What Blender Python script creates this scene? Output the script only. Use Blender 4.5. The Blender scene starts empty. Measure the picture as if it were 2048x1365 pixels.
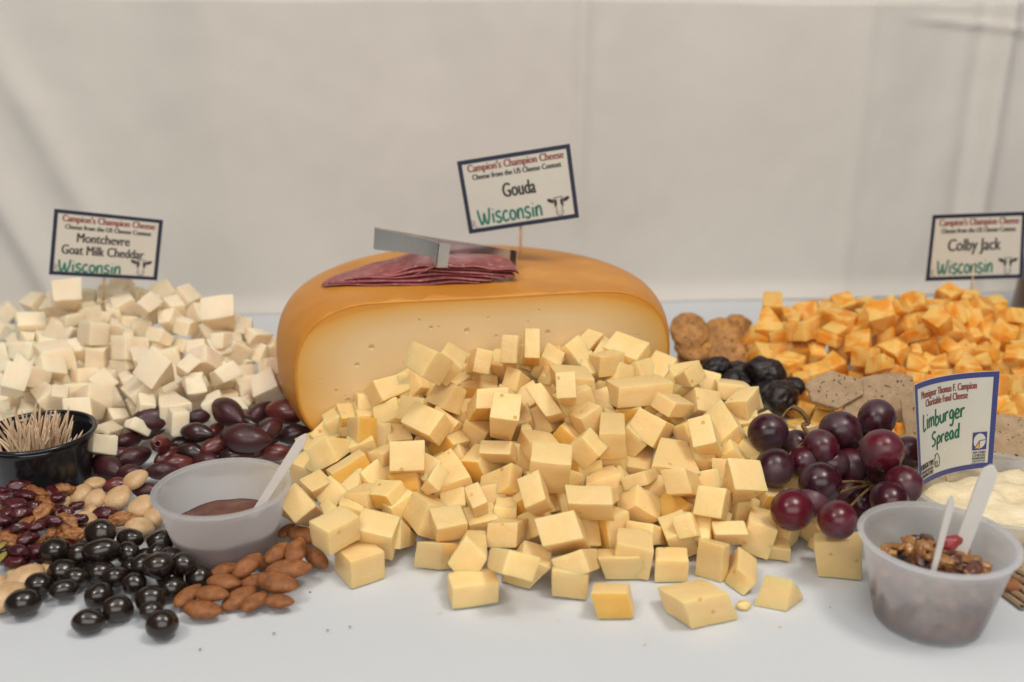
import bpy, bmesh, math, random
from mathutils import Vector, Matrix, noise
random.seed(7)
S = 0.01                      # every length below is written in centimetres; the scene itself is in metres
scene = bpy.context.scene
col = scene.collection

# ------------------------------------------------------------------ camera, light, exposure
cam_d = bpy.data.cameras.new('camera'); cam = bpy.data.objects.new('camera', cam_d); col.objects.link(cam)
cam.location = (0, 0, 0.29); cam.rotation_euler = (math.radians(90 - 18), 0, 0)
cam_d.sensor_width = 36; cam_d.lens = 36 * 2000 / 2048
cam_d.clip_start = 0.02; cam_d.clip_end = 20
cam_d.dof.use_dof = True; cam_d.dof.focus_distance = 0.60; cam_d.dof.aperture_fstop = 5.3
scene.camera = cam
world = bpy.data.worlds.new('World'); scene.world = world; world.use_nodes = True
bg = world.node_tree.nodes['Background']; bg.inputs[0].default_value = (1.0, 0.95, 0.90, 1); bg.inputs[1].default_value = 0.07
def area(name, loc, target, sx, sy, power, color):
    d = bpy.data.lights.new(name, 'AREA'); d.shape = 'RECTANGLE'; d.size = sx * S; d.size_y = sy * S
    d.energy = power; d.color = color
    o = bpy.data.objects.new(name, d); col.objects.link(o)
    o.location = Vector(loc) * S
    o.rotation_euler = (Vector(target) * S - o.location).to_track_quat('-Z', 'Y').to_euler()
area('ceiling_lamp', (60, 12, 160), (0, 62, 0), 40, 40, 11.5, (1.0, 0.92, 0.82))
area('ceiling_lamp', (-70, -10, 140), (0, 60, 0), 30, 30, 6, (1.0, 0.93, 0.84))
area('tent_ceiling', (0, 20, 230), (0, 62, 0), 220, 160, 14, (1.0, 0.96, 0.91))
area('tent_opening', (5, -85, 85), (0, 62, 4), 170, 80, 12, (1.0, 0.965, 0.92))
scene.render.engine = 'CYCLES'
scene.cycles.use_denoising = True
scene.cycles.max_bounces = 9; scene.cycles.diffuse_bounces = 6; scene.cycles.transparent_max_bounces = 12
vs = scene.view_settings; vs.view_transform = 'Standard'; vs.look = 'None'; vs.exposure = 0.0; vs.gamma = 1.0
vs.use_curve_mapping = False

# ------------------------------------------------------------------ material helpers
def new_mat(name):
    m = bpy.data.materials.new(name); m.use_nodes = True
    nt = m.node_tree; b = nt.nodes['Principled BSDF']
    return m, nt, b
def N(nt, t, **kw):
    n = nt.nodes.new(t)
    for k, v in kw.items(): setattr(n, k, v)
    return n
def coords(nt, scale=100.0, world_space=False):
    """object (or world) coordinates in centimetres"""
    if world_space: src = N(nt, 'ShaderNodeNewGeometry').outputs['Position']
    else: src = N(nt, 'ShaderNodeTexCoord').outputs['Object']
    v = N(nt, 'ShaderNodeVectorMath', operation='SCALE'); nt.links.new(src, v.inputs[0]); v.inputs['Scale'].default_value = scale
    return v.outputs[0]
def shifted(nt, vec):
    """add a per-object random offset so that copies do not repeat"""
    oi = N(nt, 'ShaderNodeObjectInfo'); m = N(nt, 'ShaderNodeMath', operation='MULTIPLY'); m.inputs[1].default_value = 57.0
    nt.links.new(oi.outputs['Random'], m.inputs[0])
    a = N(nt, 'ShaderNodeVectorMath', operation='ADD'); nt.links.new(vec, a.inputs[0]); nt.links.new(m.outputs[0], a.inputs[1])
    return a.outputs[0], oi.outputs['Random']
def tex_noise(nt, vec, scale, detail=3, rough=0.5, dist=0.0):
    n = N(nt, 'ShaderNodeTexNoise'); n.inputs['Scale'].default_value = scale; n.inputs['Detail'].default_value = detail
    n.inputs['Roughness'].default_value = rough; n.inputs['Distortion'].default_value = dist
    nt.links.new(vec, n.inputs['Vector']); return n.outputs['Fac']
def ramp(nt, fac, stops):
    r = N(nt, 'ShaderNodeValToRGB'); e = r.color_ramp.elements
    while len(e) < len(stops): e.new(0.5)
    for i, (p, c) in enumerate(stops): e[i].position = p; e[i].color = (*c, 1)
    nt.links.new(fac, r.inputs[0]); return r.outputs[0]
def mixc(nt, fac, a, b, blend='MIX'):
    m = N(nt, 'ShaderNodeMix', data_type='RGBA', blend_type=blend)
    if isinstance(fac, (int, float)): m.inputs[0].default_value = fac
    else: nt.links.new(fac, m.inputs[0])
    for k, v in ((6, a), (7, b)):
        if isinstance(v, tuple): m.inputs[k].default_value = (*v, 1)
        else: nt.links.new(v, m.inputs[k])
    return m.outputs[2]
def bump(nt, b, height, strength, dist=0.1):
    n = N(nt, 'ShaderNodeBump'); n.inputs['Strength'].default_value = strength; n.inputs['Distance'].default_value = dist * S
    nt.links.new(height, n.inputs['Height']); nt.links.new(n.outputs[0], b.inputs['Normal'])
def sss(b, w, radius, scale):
    b.inputs['Subsurface Weight'].default_value = w; b.inputs['Subsurface Radius'].default_value = radius
    b.inputs['Subsurface Scale'].default_value = scale * S
def plain(name, c, rough=0.5, metal=0.0, coat=0.0):
    m, nt, b = new_mat(name)
    v = tex_noise(nt, coords(nt), 3.0, 3)
    nt.links.new(mixc(nt, v, tuple(x * 0.92 for x in c), tuple(min(1, x * 1.06) for x in c)), b.inputs['Base Color'])
    b.inputs['Roughness'].default_value = rough; b.inputs['Metallic'].default_value = metal; b.inputs['Coat Weight'].default_value = coat
    return m
M = {}
def cheese(name, c1, c2, c3=None, marble=False, rough=0.38):
    m, nt, b = new_mat(name)
    v, rnd = shifted(nt, coords(nt))
    n1 = tex_noise(nt, v, 0.55, 4, 0.6)
    if marble: colr = ramp(nt, tex_noise(nt, v, 0.8, 2, 0.45, 0.6), [(0.40, c1), (0.58, c2)])
    else: colr = ramp(nt, n1, [(0.3, c1), (0.7, c2)])
    br = N(nt, 'ShaderNodeMapRange'); br.inputs[3].default_value = 0.90; br.inputs[4].default_value = 1.06
    nt.links.new(rnd, br.inputs[0])
    mul = N(nt, 'ShaderNodeVectorMath', operation='SCALE'); nt.links.new(colr, mul.inputs[0]); nt.links.new(br.outputs[0], mul.inputs['Scale'])
    # sparse small eyes in the paste
    vor = N(nt, 'ShaderNodeTexVoronoi'); vor.inputs['Scale'].default_value = 0.62; nt.links.new(v, vor.inputs['Vector'])
    eye = N(nt, 'ShaderNodeMapRange'); eye.inputs[1].default_value = 0.055; eye.inputs[2].default_value = 0.10; nt.links.new(vor.outputs['Distance'], eye.inputs[0])
    eyec = mixc(nt, eye.outputs[0], c3 or c1, mul.outputs[0])
    nt.links.new(eyec, b.inputs['Base Color'])
    fine = tex_noise(nt, v, 7.0, 6, 0.7); mid = tex_noise(nt, v, 1.3, 4, 0.6)
    st_ = N(nt, 'ShaderNodeVectorMath', operation='MULTIPLY'); nt.links.new(v, st_.inputs[0]); st_.inputs[1].default_value = (0.5, 0.5, 5.0)
    drag = tex_noise(nt, st_.outputs[0], 1.6, 3)
    fd = N(nt, 'ShaderNodeMath', operation='MULTIPLY_ADD'); nt.links.new(drag, fd.inputs[0]); fd.inputs[1].default_value = 0.3; nt.links.new(fine, fd.inputs[2]); fine = fd.outputs[0]
    a = N(nt, 'ShaderNodeMath', operation='MULTIPLY_ADD'); nt.links.new(mid, a.inputs[0]); a.inputs[1].default_value = 2.2; nt.links.new(fine, a.inputs[2])
    a2 = N(nt, 'ShaderNodeMath', operation='MULTIPLY_ADD'); nt.links.new(eye.outputs[0], a2.inputs[0]); a2.inputs[1].default_value = 1.6; nt.links.new(a.outputs[0], a2.inputs[2])
    bump(nt, b, a2.outputs[0], 0.38, 0.08)
    b.inputs['Roughness'].default_value = rough
    sss(b, 0.6, (1.0, 0.55, 0.22), 0.8)
    b.inputs['Specular IOR Level'].default_value = 0.35
    return m
M['gouda'] = cheese('gouda_paste', (0.86, 0.61, 0.26), (0.90, 0.675, 0.335), (0.68, 0.42, 0.12))
M['goat'] = cheese('goat_cheddar', (0.88, 0.735, 0.525), (0.92, 0.80, 0.61), (0.82, 0.66, 0.45), rough=0.5)
M['colby'] = cheese('colby_jack', (0.82, 0.335, 0.035), (0.89, 0.555, 0.165), (0.74, 0.30, 0.03), marble=True)
M['cubrind'] = cheese('gouda_rind_side', (0.80, 0.45, 0.085), (0.85, 0.54, 0.14), (0.7, 0.36, 0.06), rough=0.35)

# wax-smooth rind of the wheel
m, nt, b = new_mat('wheel_rind'); v = coords(nt)
n1 = tex_noise(nt, v, 0.25, 5, 0.6); c = ramp(nt, n1, [(0.25, (0.54, 0.205, 0.024)), (0.55, (0.63, 0.265, 0.036)), (0.8, (0.70, 0.34, 0.06))])
scr = tex_noise(nt, v, 2.6, 6, 0.7); c = mixc(nt, ramp(nt, scr, [(0.64, (0, 0, 0)), (0.82, (0.3, 0.3, 0.3))]), c, (0.80, 0.48, 0.15))
nt.links.new(c, b.inputs['Base Color']); b.inputs['Roughness'].default_value = 0.42; b.inputs['Specular IOR Level'].default_value = 0.35
bump(nt, b, scr, 0.25, 0.06); sss(b, 0.12, (1, .4, .1), 0.3); M['rind'] = m

def leathery(name, stops, nscale, rough, bscale, bstr, coat=0.0, detail=4, sub=None, bdist=0.08):
    m, nt, b = new_mat(name); v, rnd = shifted(nt, coords(nt))
    nt.links.new(ramp(nt, tex_noise(nt, v, nscale, detail, 0.6), stops), b.inputs['Base Color'])
    b.inputs['Roughness'].default_value = rough; b.inputs['Coat Weight'].default_value = coat; b.inputs['Coat Roughness'].default_value = 0.15
    bump(nt, b, tex_noise(nt, v, bscale, 4, 0.65), bstr, bdist)
    if sub: sss(b, *sub)
    return m
M['olive'] = leathery('olive_skin', [(0.3, (0.032, 0.008, 0.011)), (0.6, (0.062, 0.014, 0.019)), (0.85, (0.10, 0.026, 0.028))], 0.9, 0.40, 3.5, 0.4, 0.1)
M['olive_dark'] = leathery('olive_skin_dark', [(0.3, (0.020, 0.008, 0.010)), (0.7, (0.05, 0.018, 0.018))], 0.7, 0.30, 6, 0.12, 0.25)
M['olive_red'] = leathery('olive_skin_red', [(0.3, (0.075, 0.012, 0.014)), (0.7, (0.16, 0.035, 0.03))], 0.8, 0.32, 5, 0.2, 0.3)
M['pit'] = plain('olive_hole', (0.012, 0.006, 0.006), 0.5)
M['choc'] = leathery('dark_chocolate', [(0.3, (0.010, 0.006, 0.004)), (0.7, (0.020, 0.011, 0.007))], 0.8, 0.26, 1.8, 0.12, 0.4)
M['almond'] = leathery('almond_skin', [(0.3, (0.17, 0.055, 0.014)), (0.55, (0.29, 0.105, 0.03)), (0.8, (0.40, 0.17, 0.06))], 2.2, 0.58, 6, 0.7, 0.0)
M['marcona'] = leathery('blanched_almond', [(0.3, (0.50, 0.31, 0.15)), (0.6, (0.62, 0.42, 0.23)), (0.85, (0.72, 0.54, 0.34))], 1.3, 0.42, 6, 0.3, 0.1, sub=(0.15, (1, .6, .3), 0.25))
M['walnut'] = leathery('walnut', [(0.25, (0.14, 0.045, 0.014)), (0.5, (0.30, 0.115, 0.035)), (0.75, (0.46, 0.23, 0.09))], 1.8, 0.45, 5, 0.55, 0.15)
M['cranberry'] = leathery('dried_cranberry', [(0.3, (0.030, 0.004, 0.008)), (0.6, (0.085, 0.010, 0.016)), (0.85, (0.16, 0.025, 0.02))], 1.6, 0.28, 4, 0.5, 0.4)
M['pepita'] = leathery('pepita', [(0.3, (0.20, 0.17, 0.03)), (0.7, (0.36, 0.30, 0.07))], 1.5, 0.45, 5, 0.2)
M['prune'] = leathery('prune_skin', [(0.3, (0.006, 0.004, 0.005)), (0.65, (0.016, 0.008, 0.009)), (0.85, (0.035, 0.014, 0.014))], 1.2, 0.33, 3.2, 0.8, 0.05, bdist=.14)
M['cookie'] = leathery('brown_cookie', [(0.3, (0.30, 0.125, 0.028)), (0.55, (0.47, 0.225, 0.06)), (0.8, (0.58, 0.31, 0.10))], 1.6, 0.62, 5, 0.4)
M['stem'] = leathery('grape_stem', [(0.3, (0.10, 0.05, 0.018)), (0.7, (0.24, 0.14, 0.05))], 3, 0.6, 8, 0.4)
nt = M['cookie'].node_tree; b = nt.nodes['Principled BSDF']; v, rnd = shifted(nt, coords(nt))
vo = N(nt, 'ShaderNodeTexVoronoi'); vo.inputs['Scale'].default_value = 1.5; nt.links.new(v, vo.inputs['Vector'])
pit_ = ramp(nt, vo.outputs['Distance'], [(0.10, (1, 1, 1)), (0.24, (0, 0, 0))])
old = b.inputs['Base Color'].links[0].from_socket
edge_n = ramp(nt, tex_noise(nt, v, 0.6, 3), [(0.35, (0.75, 0.75, 0.75)), (0.65, (1.15, 1.15, 1.15))])
nt.links.new(mixc(nt, pit_, mixc(nt, 1.0, old, edge_n, 'MULTIPLY'), (0.12, 0.045, 0.012)), b.inputs['Base Color'])
# grapes with a dusty bloom
m, nt, b = new_mat('grape_skin'); v, rnd = shifted(nt, coords(nt))
base = ramp(nt, rnd, [(0.0, (0.022, 0.005, 0.011)), (0.55, (0.042, 0.005, 0.012)), (1.0, (0.125, 0.007, 0.018))])
patch = tex_noise(nt, v, 0.55, 3, 0.45, 0.4)
base = mixc(nt, ramp(nt, tex_noise(nt, v, 1.3, 4), [(0.4, (0, 0, 0)), (0.75, (0.6, 0.6, 0.6))]), base, (0.085, 0.008, 0.016))
bl = ramp(nt, patch, [(0.46, (0, 0, 0)), (0.60, (0.55, 0.55, 0.55))])
c = mixc(nt, bl, base, (0.105, 0.068, 0.085)); nt.links.new(c, b.inputs['Base Color'])
rr = N(nt, 'ShaderNodeMapRange'); rr.inputs[3].default_value = 0.27; rr.inputs[4].default_value = 0.55; nt.links.new(bl, rr.inputs[0]); nt.links.new(rr.outputs[0], b.inputs['Roughness'])
sss(b, 0.10, (1, .2, .2), 0.4); M['grape'] = m
# salami
m, nt, b = new_mat('salami'); v, rnd = shifted(nt, coords(nt))
base = ramp(nt, tex_noise(nt, v, 1.0, 4, 0.6), [(0.3, (0.23, 0.042, 0.05)), (0.7, (0.36, 0.10, 0.10))])
fat = ramp(nt, tex_noise(nt, v, 2.6, 3, 0.5, 0.5), [(0.56, (0, 0, 0)), (0.68, (0.55, 0.55, 0.55))])
nt.links.new(mixc(nt, fat, base, (0.58, 0.33, 0.29)), b.inputs['Base Color']); b.inputs['Roughness'].default_value = 0.36
sss(b, 0.15, (1, .4, .3), 0.2); bump(nt, b, tex_noise(nt, v, 4, 3), 0.25, 0.05); M['salami'] = m
# seeded crackers
m, nt, b = new_mat('seed_cracker'); v, rnd = shifted(nt, coords(nt))
base = ramp(nt, tex_noise(nt, v, 1.4, 5, 0.65), [(0.3, (0.34, 0.225, 0.125)), (0.7, (0.48, 0.34, 0.21))])
nzv = N(nt, 'ShaderNodeTexNoise'); nzv.inputs['Scale'].default_value = 1.7; nzv.inputs['Detail'].default_value = 4; nt.links.new(v, nzv.inputs['Vector'])
dv = N(nt, 'ShaderNodeVectorMath', operation='MULTIPLY_ADD'); nt.links.new(nzv.outputs['Color'], dv.inputs[0]); dv.inputs[1].default_value = (1.3, 1.3, 1.3); nt.links.new(v, dv.inputs[2])
vo = N(nt, 'ShaderNodeTexVoronoi'); vo.inputs['Scale'].default_value = 2.6; nt.links.new(dv.outputs[0], vo.inputs['Vector'])
sel = N(nt, 'ShaderNodeSeparateColor'); nt.links.new(vo.outputs['Color'], sel.inputs[0])
seed = ramp(nt, vo.outputs['Distance'], [(0.20, (1, 1, 1)), (0.30, (0, 0, 0))])
gate = ramp(nt, sel.outputs[0], [(0.50, (0, 0, 0)), (0.52, (1, 1, 1))])
seedm = mixc(nt, 1.0, seed, gate, 'MULTIPLY')
nt.links.new(mixc(nt, seedm, base, (0.045, 0.035, 0.022)), b.inputs['Base Color']); b.inputs['Roughness'].default_value = 0.75
bump(nt, b, tex_noise(nt, v, 5, 5, 0.7), 0.7, 0.08); M['cracker'] = m
# limburger spread
m, nt, b = new_mat('cheese_spread'); v = coords(nt)
nt.links.new(ramp(nt, tex_noise(nt, v, 0.9, 4), [(0.3, (0.80, 0.66, 0.40)), (0.7, (0.90, 0.80, 0.58))]), b.inputs['Base Color']); b.inputs['Roughness'].default_value = 0.4
bump(nt, b, tex_noise(nt, v, 2.4, 5, 0.65), 0.6, 0.2); sss(b, 0.2, (1, .7, .4), 0.4); M['spread'] = m
# sauces, plastics, paper, metal, wood
m, nt, b = new_mat('brown_jam'); v = coords(nt)
nt.links.new(ramp(nt, tex_noise(nt, v, 1.1, 3), [(0.3, (0.085, 0.026, 0.016)), (0.7, (0.17, 0.06, 0.035))]), b.inputs['Base Color']); b.inputs['Roughness'].default_value = 0.22
bump(nt, b, tex_noise(nt, v, 2.0, 3), 0.4, 0.12); M['jam'] = m
def frosted(name, c, clear, rough=0.35, trans=0.45):
    m, nt, b = new_mat(name); out = nt.nodes['Material Output']
    b.inputs['Base Color'].default_value = (*c, 1); b.inputs['Roughness'].default_value = rough
    tl = N(nt, 'ShaderNodeBsdfTranslucent'); tl.inputs[0].default_value = (*c, 1)
    tr = N(nt, 'ShaderNodeBsdfTransparent'); tr.inputs[0].default_value = (0.96, 0.97, 0.98, 1)
    m1 = N(nt, 'ShaderNodeMixShader'); m1.inputs[0].default_value = trans; nt.links.new(b.outputs[0], m1.inputs[1]); nt.links.new(tl.outputs[0], m1.inputs[2])
    m2 = N(nt, 'ShaderNodeMixShader'); m2.inputs[0].default_value = clear; nt.links.new(m1.outputs[0], m2.inputs[1]); nt.links.new(tr.outputs[0], m2.inputs[2])
    nt.links.new(m2.outputs[0], out.inputs[0]); 
    bump(nt, b, tex_noise(nt, coords(nt), 3.0, 3), 0.08, 0.05)
    return m
M['cup'] = frosted('frosted_plastic', (0.96, 0.97, 0.99), 0.42, 0.3, 0.86)
M['spoon'] = frosted('white_plastic', (0.86, 0.84, 0.81), 0.06, 0.4)
M['tub'] = frosted('clear_tub_plastic', (0.80, 0.78, 0.74), 0.55, 0.2)
M['blackcup'] = plain('black_plastic', (0.012, 0.012, 0.014), 0.22, coat=0.2)
M['wood'] = leathery('toothpick_wood', [(0.3, (0.66, 0.47, 0.30)), (0.7, (0.82, 0.64, 0.45))], 2.5, 0.6, 9, 0.3)
M['steel'] = plain('tongs_steel', (0.66, 0.65, 0.63), 0.28, 1.0)
M['navy'] = plain('print_navy', (0.013, 0.019, 0.05), 0.5)
M['blue'] = plain('print_blue', (0.045, 0.055, 0.21), 0.5)
M['ink'] = plain('print_black', (0.03, 0.028, 0.026), 0.6)
M['redink'] = plain('print_red', (0.26, 0.075, 0.06), 0.6)
M['teal'] = plain('print_teal', (0.012, 0.18, 0.13), 0.6)
M['green'] = plain('marker_green', (0.010, 0.13, 0.06), 0.6)
M['amberink'] = plain('print_orange', (0.75, 0.36, 0.06), 0.6)
M['grayink'] = plain('pen_grey', (0.16, 0.15, 0.15), 0.6)
def paper(name, c):
    m, nt, b = new_mat(name); v = coords(nt)
    nt.links.new(ramp(nt, tex_noise(nt, v, 0.5, 4), [(0.3, tuple(x * 0.95 for x in c)), (0.7, c)]), b.inputs['Base Color']); b.inputs['Roughness'].default_value = 0.55
    return m
M['card'] = paper('card_paper', (0.66, 0.61, 0.52)); M['card2'] = paper('card_paper_white', (0.63, 0.61, 0.54))
M['amber'] = plain('brown_container', (0.085, 0.030, 0.006), 0.3, coat=0.2)
M['redbit'] = leathery('red_fruit', [(0.3, (0.22, 0.015, 0.02)), (0.7, (0.36, 0.04, 0.04))], 2, .35, 4, .3, .2)
M['granola'] = leathery('nut_bits', [(0.25, (0.20, 0.075, 0.022)), (0.55, (0.36, 0.17, 0.05)), (0.8, (0.52, 0.32, 0.13))], 1.7, 0.38, 4, 0.4, 0.25)
M['granola_dark'] = leathery('nut_bits_dark', [(0.3, (0.06, 0.02, 0.012)), (0.7, (0.16, 0.05, 0.03))], 1.7, 0.32, 4, 0.4, 0.3)
# cloths
def cloth(name, c, weave=26):
    m, nt, b = new_mat(name); v = coords(nt, 100, True)
    n1 = tex_noise(nt, v, 0.06, 4, 0.55)
    nt.links.new(mixc(nt, n1, tuple(x * 0.96 for x in c), tuple(min(1, x * 1.03) for x in c)), b.inputs['Base Color'])
    b.inputs['Roughness'].default_value = 0.75; b.inputs['Sheen Weight'].default_value = 0.15
    w1 = N(nt, 'ShaderNodeTexWave', bands_direction='X'); w1.inputs['Scale'].default_value = weave / 6; nt.links.new(v, w1.inputs['Vector'])
    w2 = N(nt, 'ShaderNodeTexWave', bands_direction='Z' if 'drape' in name else 'Y'); w2.inputs['Scale'].default_value = weave / 6; nt.links.new(v, w2.inputs['Vector'])
    a = N(nt, 'ShaderNodeMath', operation='ADD'); nt.links.new(w1.outputs['Fac'], a.inputs[0]); nt.links.new(w2.outputs['Fac'], a.inputs[1])
    a2 = N(nt, 'ShaderNodeMath', operation='MULTIPLY_ADD'); nt.links.new(tex_noise(nt, v, 0.5, 5, 0.6), a2.inputs[0]); a2.inputs[1].default_value = 5.0; nt.links.new(a.outputs[0], a2.inputs[2])
    bump(nt, b, a2.outputs[0], 0.22, 0.05)
    return m
M['tablecloth'] = cloth('tablecloth_white', (0.60, 0.635, 0.675))
M['drape'] = cloth('drape_cream', (0.665, 0.638, 0.598))

# ------------------------------------------------------------------ object helpers (centimetres in, metres out)
def tag(o, label=None, cat=None, group=None, kind=None):
    if label: o['label'] = label
    if cat: o['category'] = cat
    if group: o['group'] = group
    if kind: o['kind'] = kind
    return o
def empty(name, loc):
    o = bpy.data.objects.new(name, None); col.objects.link(o); o.location = Vector(loc) * S; o.empty_display_size = 0.02
    return o
def build(name, bm, mats, parent=None, smooth=False, origin=None):
    """bm holds vertices at their real place in cm; the object gets its origin there"""
    if parent is not None: org = Vector(parent.location) / S; 
    p = parent
    while p is not None and p.parent is not None:
        p = p.parent; org = org + Vector(p.location) / S
    if parent is None:
        org = Vector(origin) if origin is not None else sum((v.co for v in bm.verts), Vector()) / max(1, len(bm.verts))
    for v in bm.verts: v.co = (v.co - org) * S
    if smooth:
        for f in bm.faces: f.smooth = True
    me = bpy.data.meshes.new(name); bm.to_mesh(me); bm.free()
    for mt in (mats if isinstance(mats, (list, tuple)) else [mats]): me.materials.append(mt)
    o = bpy.data.objects.new(name, me); col.objects.link(o)
    if parent is not None: o.parent = parent
    else: o.location = org * S
    return o
def sharpen(bm, ang=0.6):
    for f in bm.faces: f.smooth = True
    for e in bm.edges:
        if len(e.link_faces) == 2 and e.calc_face_angle(0) > ang: e.smooth = False
def bm_from(verts, faces):
    bm = bmesh.new(); vs_ = [bm.verts.new(v) for v in verts]
    for f in faces: bm.faces.new([vs_[i] for i in f])
    bmesh.ops.recalc_face_normals(bm, faces=bm.faces); return bm
def lathe(profile, cx, cy, seg=64, close=False, wob=None):
    bm = bmesh.new(); rings = []
    for i, (r, z) in enumerate(profile):
        ring = []
        for k in range(seg):
            a = 2 * math.pi * k / seg; rr = r * (1 + (wob(a, z) if wob else 0))
            ring.append(bm.verts.new((cx + rr * math.cos(a), cy + rr * math.sin(a), z)))
        rings.append(ring)
    n = len(rings)
    for i in range(n if close else n - 1):
        A, B = rings[i], rings[(i + 1) % n]
        for k in range(seg): bm.faces.new((A[k], A[(k + 1) % seg], B[(k + 1) % seg], B[k]))
    return bm, rings
def cap(bm, ring): return bm.faces.new(ring)
def tube(pts, radii, seg=8, bm=None, capends=True):
    bm = bm or bmesh.new(); pts = [Vector(p) for p in pts]; rings = []
    for i, p in enumerate(pts):
        t = (pts[min(i + 1, len(pts) - 1)] - pts[max(i - 1, 0)]).normalized()
        a = t.orthogonal().normalized() if i == 0 else (prev - t * prev.dot(t)).normalized()
        prev = a; b_ = t.cross(a); r = radii[i] if isinstance(radii, (list, tuple)) else radii
        rings.append([bm.verts.new(p + (a * math.cos(2 * math.pi * k / seg) + b_ * math.sin(2 * math.pi * k / seg)) * r) for k in range(seg)])
    for A, B in zip(rings, rings[1:]):
        for k in range(seg): bm.faces.new((A[k], A[(k + 1) % seg], B[(k + 1) % seg], B[k]))
    if capends: bm.faces.new(rings[0][::-1]); bm.faces.new(rings[-1])
    return bm
def spline(pts, n=6):
    pts = [Vector(p) for p in pts]; out = []
    for i in range(len(pts) - 1):
        p0, p1, p2, p3 = pts[max(i - 1, 0)], pts[i], pts[i + 1], pts[min(i + 2, len(pts) - 1)]
        for k in range(n):
            t = k / n
            out.append(0.5 * ((2 * p1) + (p2 - p0) * t + (2 * p0 - 5 * p1 + 4 * p2 - p3) * t * t + (3 * p1 - p0 - 3 * p2 + p3) * t ** 3))
    out.append(pts[-1]); return out
def frame_of(ax):
    ax = Vector(ax).normalized(); b_ = Vector((0, 0, 1)).cross(ax)
    b_ = b_.normalized() if b_.length > 1e-4 else Vector((0, 1, 0)); return ax, b_, ax.cross(b_)

# ------------------------------------------------------------------ the setting: table and drape
def gauss(x, s): return math.exp(-(x / s) ** 2)
bm = bmesh.new(); nx, ny = 150, 90; g = []
for j in range(ny + 1):
    row = []
    for i in range(nx + 1):
        x = -120 + 240 * i / nx; y = 5 + 105 * j / ny
        z = -0.02 - 0.16 * abs(noise.noise(Vector((x * 0.05 + y * .03, y * 0.06, 3)))) - 0.10 * abs(noise.noise(Vector((x * 0.03 + y * .02, y * 0.12, 9))))
        row.append(bm.verts.new((x, y, min(z, 0.0))))
    g.append(row)
for j in range(ny):
    for i in range(nx): bm.faces.new((g[j][i], g[j][i + 1], g[j + 1][i + 1], g[j + 1][i]))
tag(build('tablecloth', bm, M['tablecloth'], smooth=True, origin=(0, 60, 0)), kind='structure')
TW = math.radians(5.7); WD = Vector((math.cos(TW), math.sin(TW), 0)); WN = Vector((math.sin(TW), -math.cos(TW), 0)); W0 = Vector((0, 101.9, 0))
def drape_d(s, z):
    t = z / 31
    d = 0.75 * math.sin(s * 0.21 + 0.6) * (0.35 + 0.65 * t) + 0.30 * math.sin(s * 0.47 + 2.0 + z * .02) * t
    d += 0.50 * gauss(s - 7.0 + (31 - z) * 0.01, 0.8) * min(1, t * 2)
    d -= 0.55 * (0.5 + 0.5 * math.tanh((s + 28.0) * 1.3)) * t
    d += 1.2 * gauss(s + 57 - (31 - z) * 0.38, 1.5) + 0.9 * gauss(s + 50.5 - (31 - z) * 0.42, 1.9) * min(1, (31 - z) / 10)
    d += 0.50 * gauss(s + 62 - (31 - z) * .2, 2.2)
    d += 0.9 * gauss(s - 50.5 - z * 0.03, 1.0) - 0.6 * gauss(s - 48.2 - z * 0.03, 1.2)
    d += 0.22 * gauss(s - 36.0, 0.9) + 0.25 * gauss(s - 43 - 0.2 * z, 3)
    d += 0.45 * gauss((z - 28.0) + 0.09 * (s - 50) + 0.02 * (s - 50) ** 2 * (s > 50), 0.35) * (1 / (1 + math.exp(-(s - 42))))
    d += 0.16 * noise.noise(Vector((s * 0.12, z * 0.10, 5))) + 0.07 * noise.noise(Vector((s * 0.45, z * 0.3, 8)))
    d += 0.9 * max(0, 1 - z / 2.2) ** 2
    return d
bm = bmesh.new(); g = []; ns, nz = 460, 64
top = 30.55
for j in range(nz + 6):
    row = []
    for i in range(ns + 1):
        s = -95 + 190 * i / ns
        tz = top - 0.005 * s + 0.12 * math.sin(s * 0.10 + 1.1) + 0.05 * math.sin(s * .4)
        if j <= nz:
            z = tz * (j / nz) ** 0.9 ; p = W0 + WD * s + WN * drape_d(s, z) + Vector((0, 0, z))
        else:
            k = j - nz; d = drape_d(s, tz)
            p = W0 + WD * s + WN * (d - [0, 0.25, 3, 12, 12.6, 13.0][k]) + Vector((0, 0, tz + [0, 0.18, 0.25, 0.25, 1.5, 16][k]))
        row.append(bm.verts.new(p))
    g.append(row)
for j in range(nz + 5):
    for i in range(ns): bm.faces.new((g[j][i], g[j][i + 1], g[j + 1][i + 1], g[j + 1][i]))
tag(build('backdrop_drape', bm, M['drape'], smooth=True, origin=(0, 101.9, 0)), kind='structure')

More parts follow.
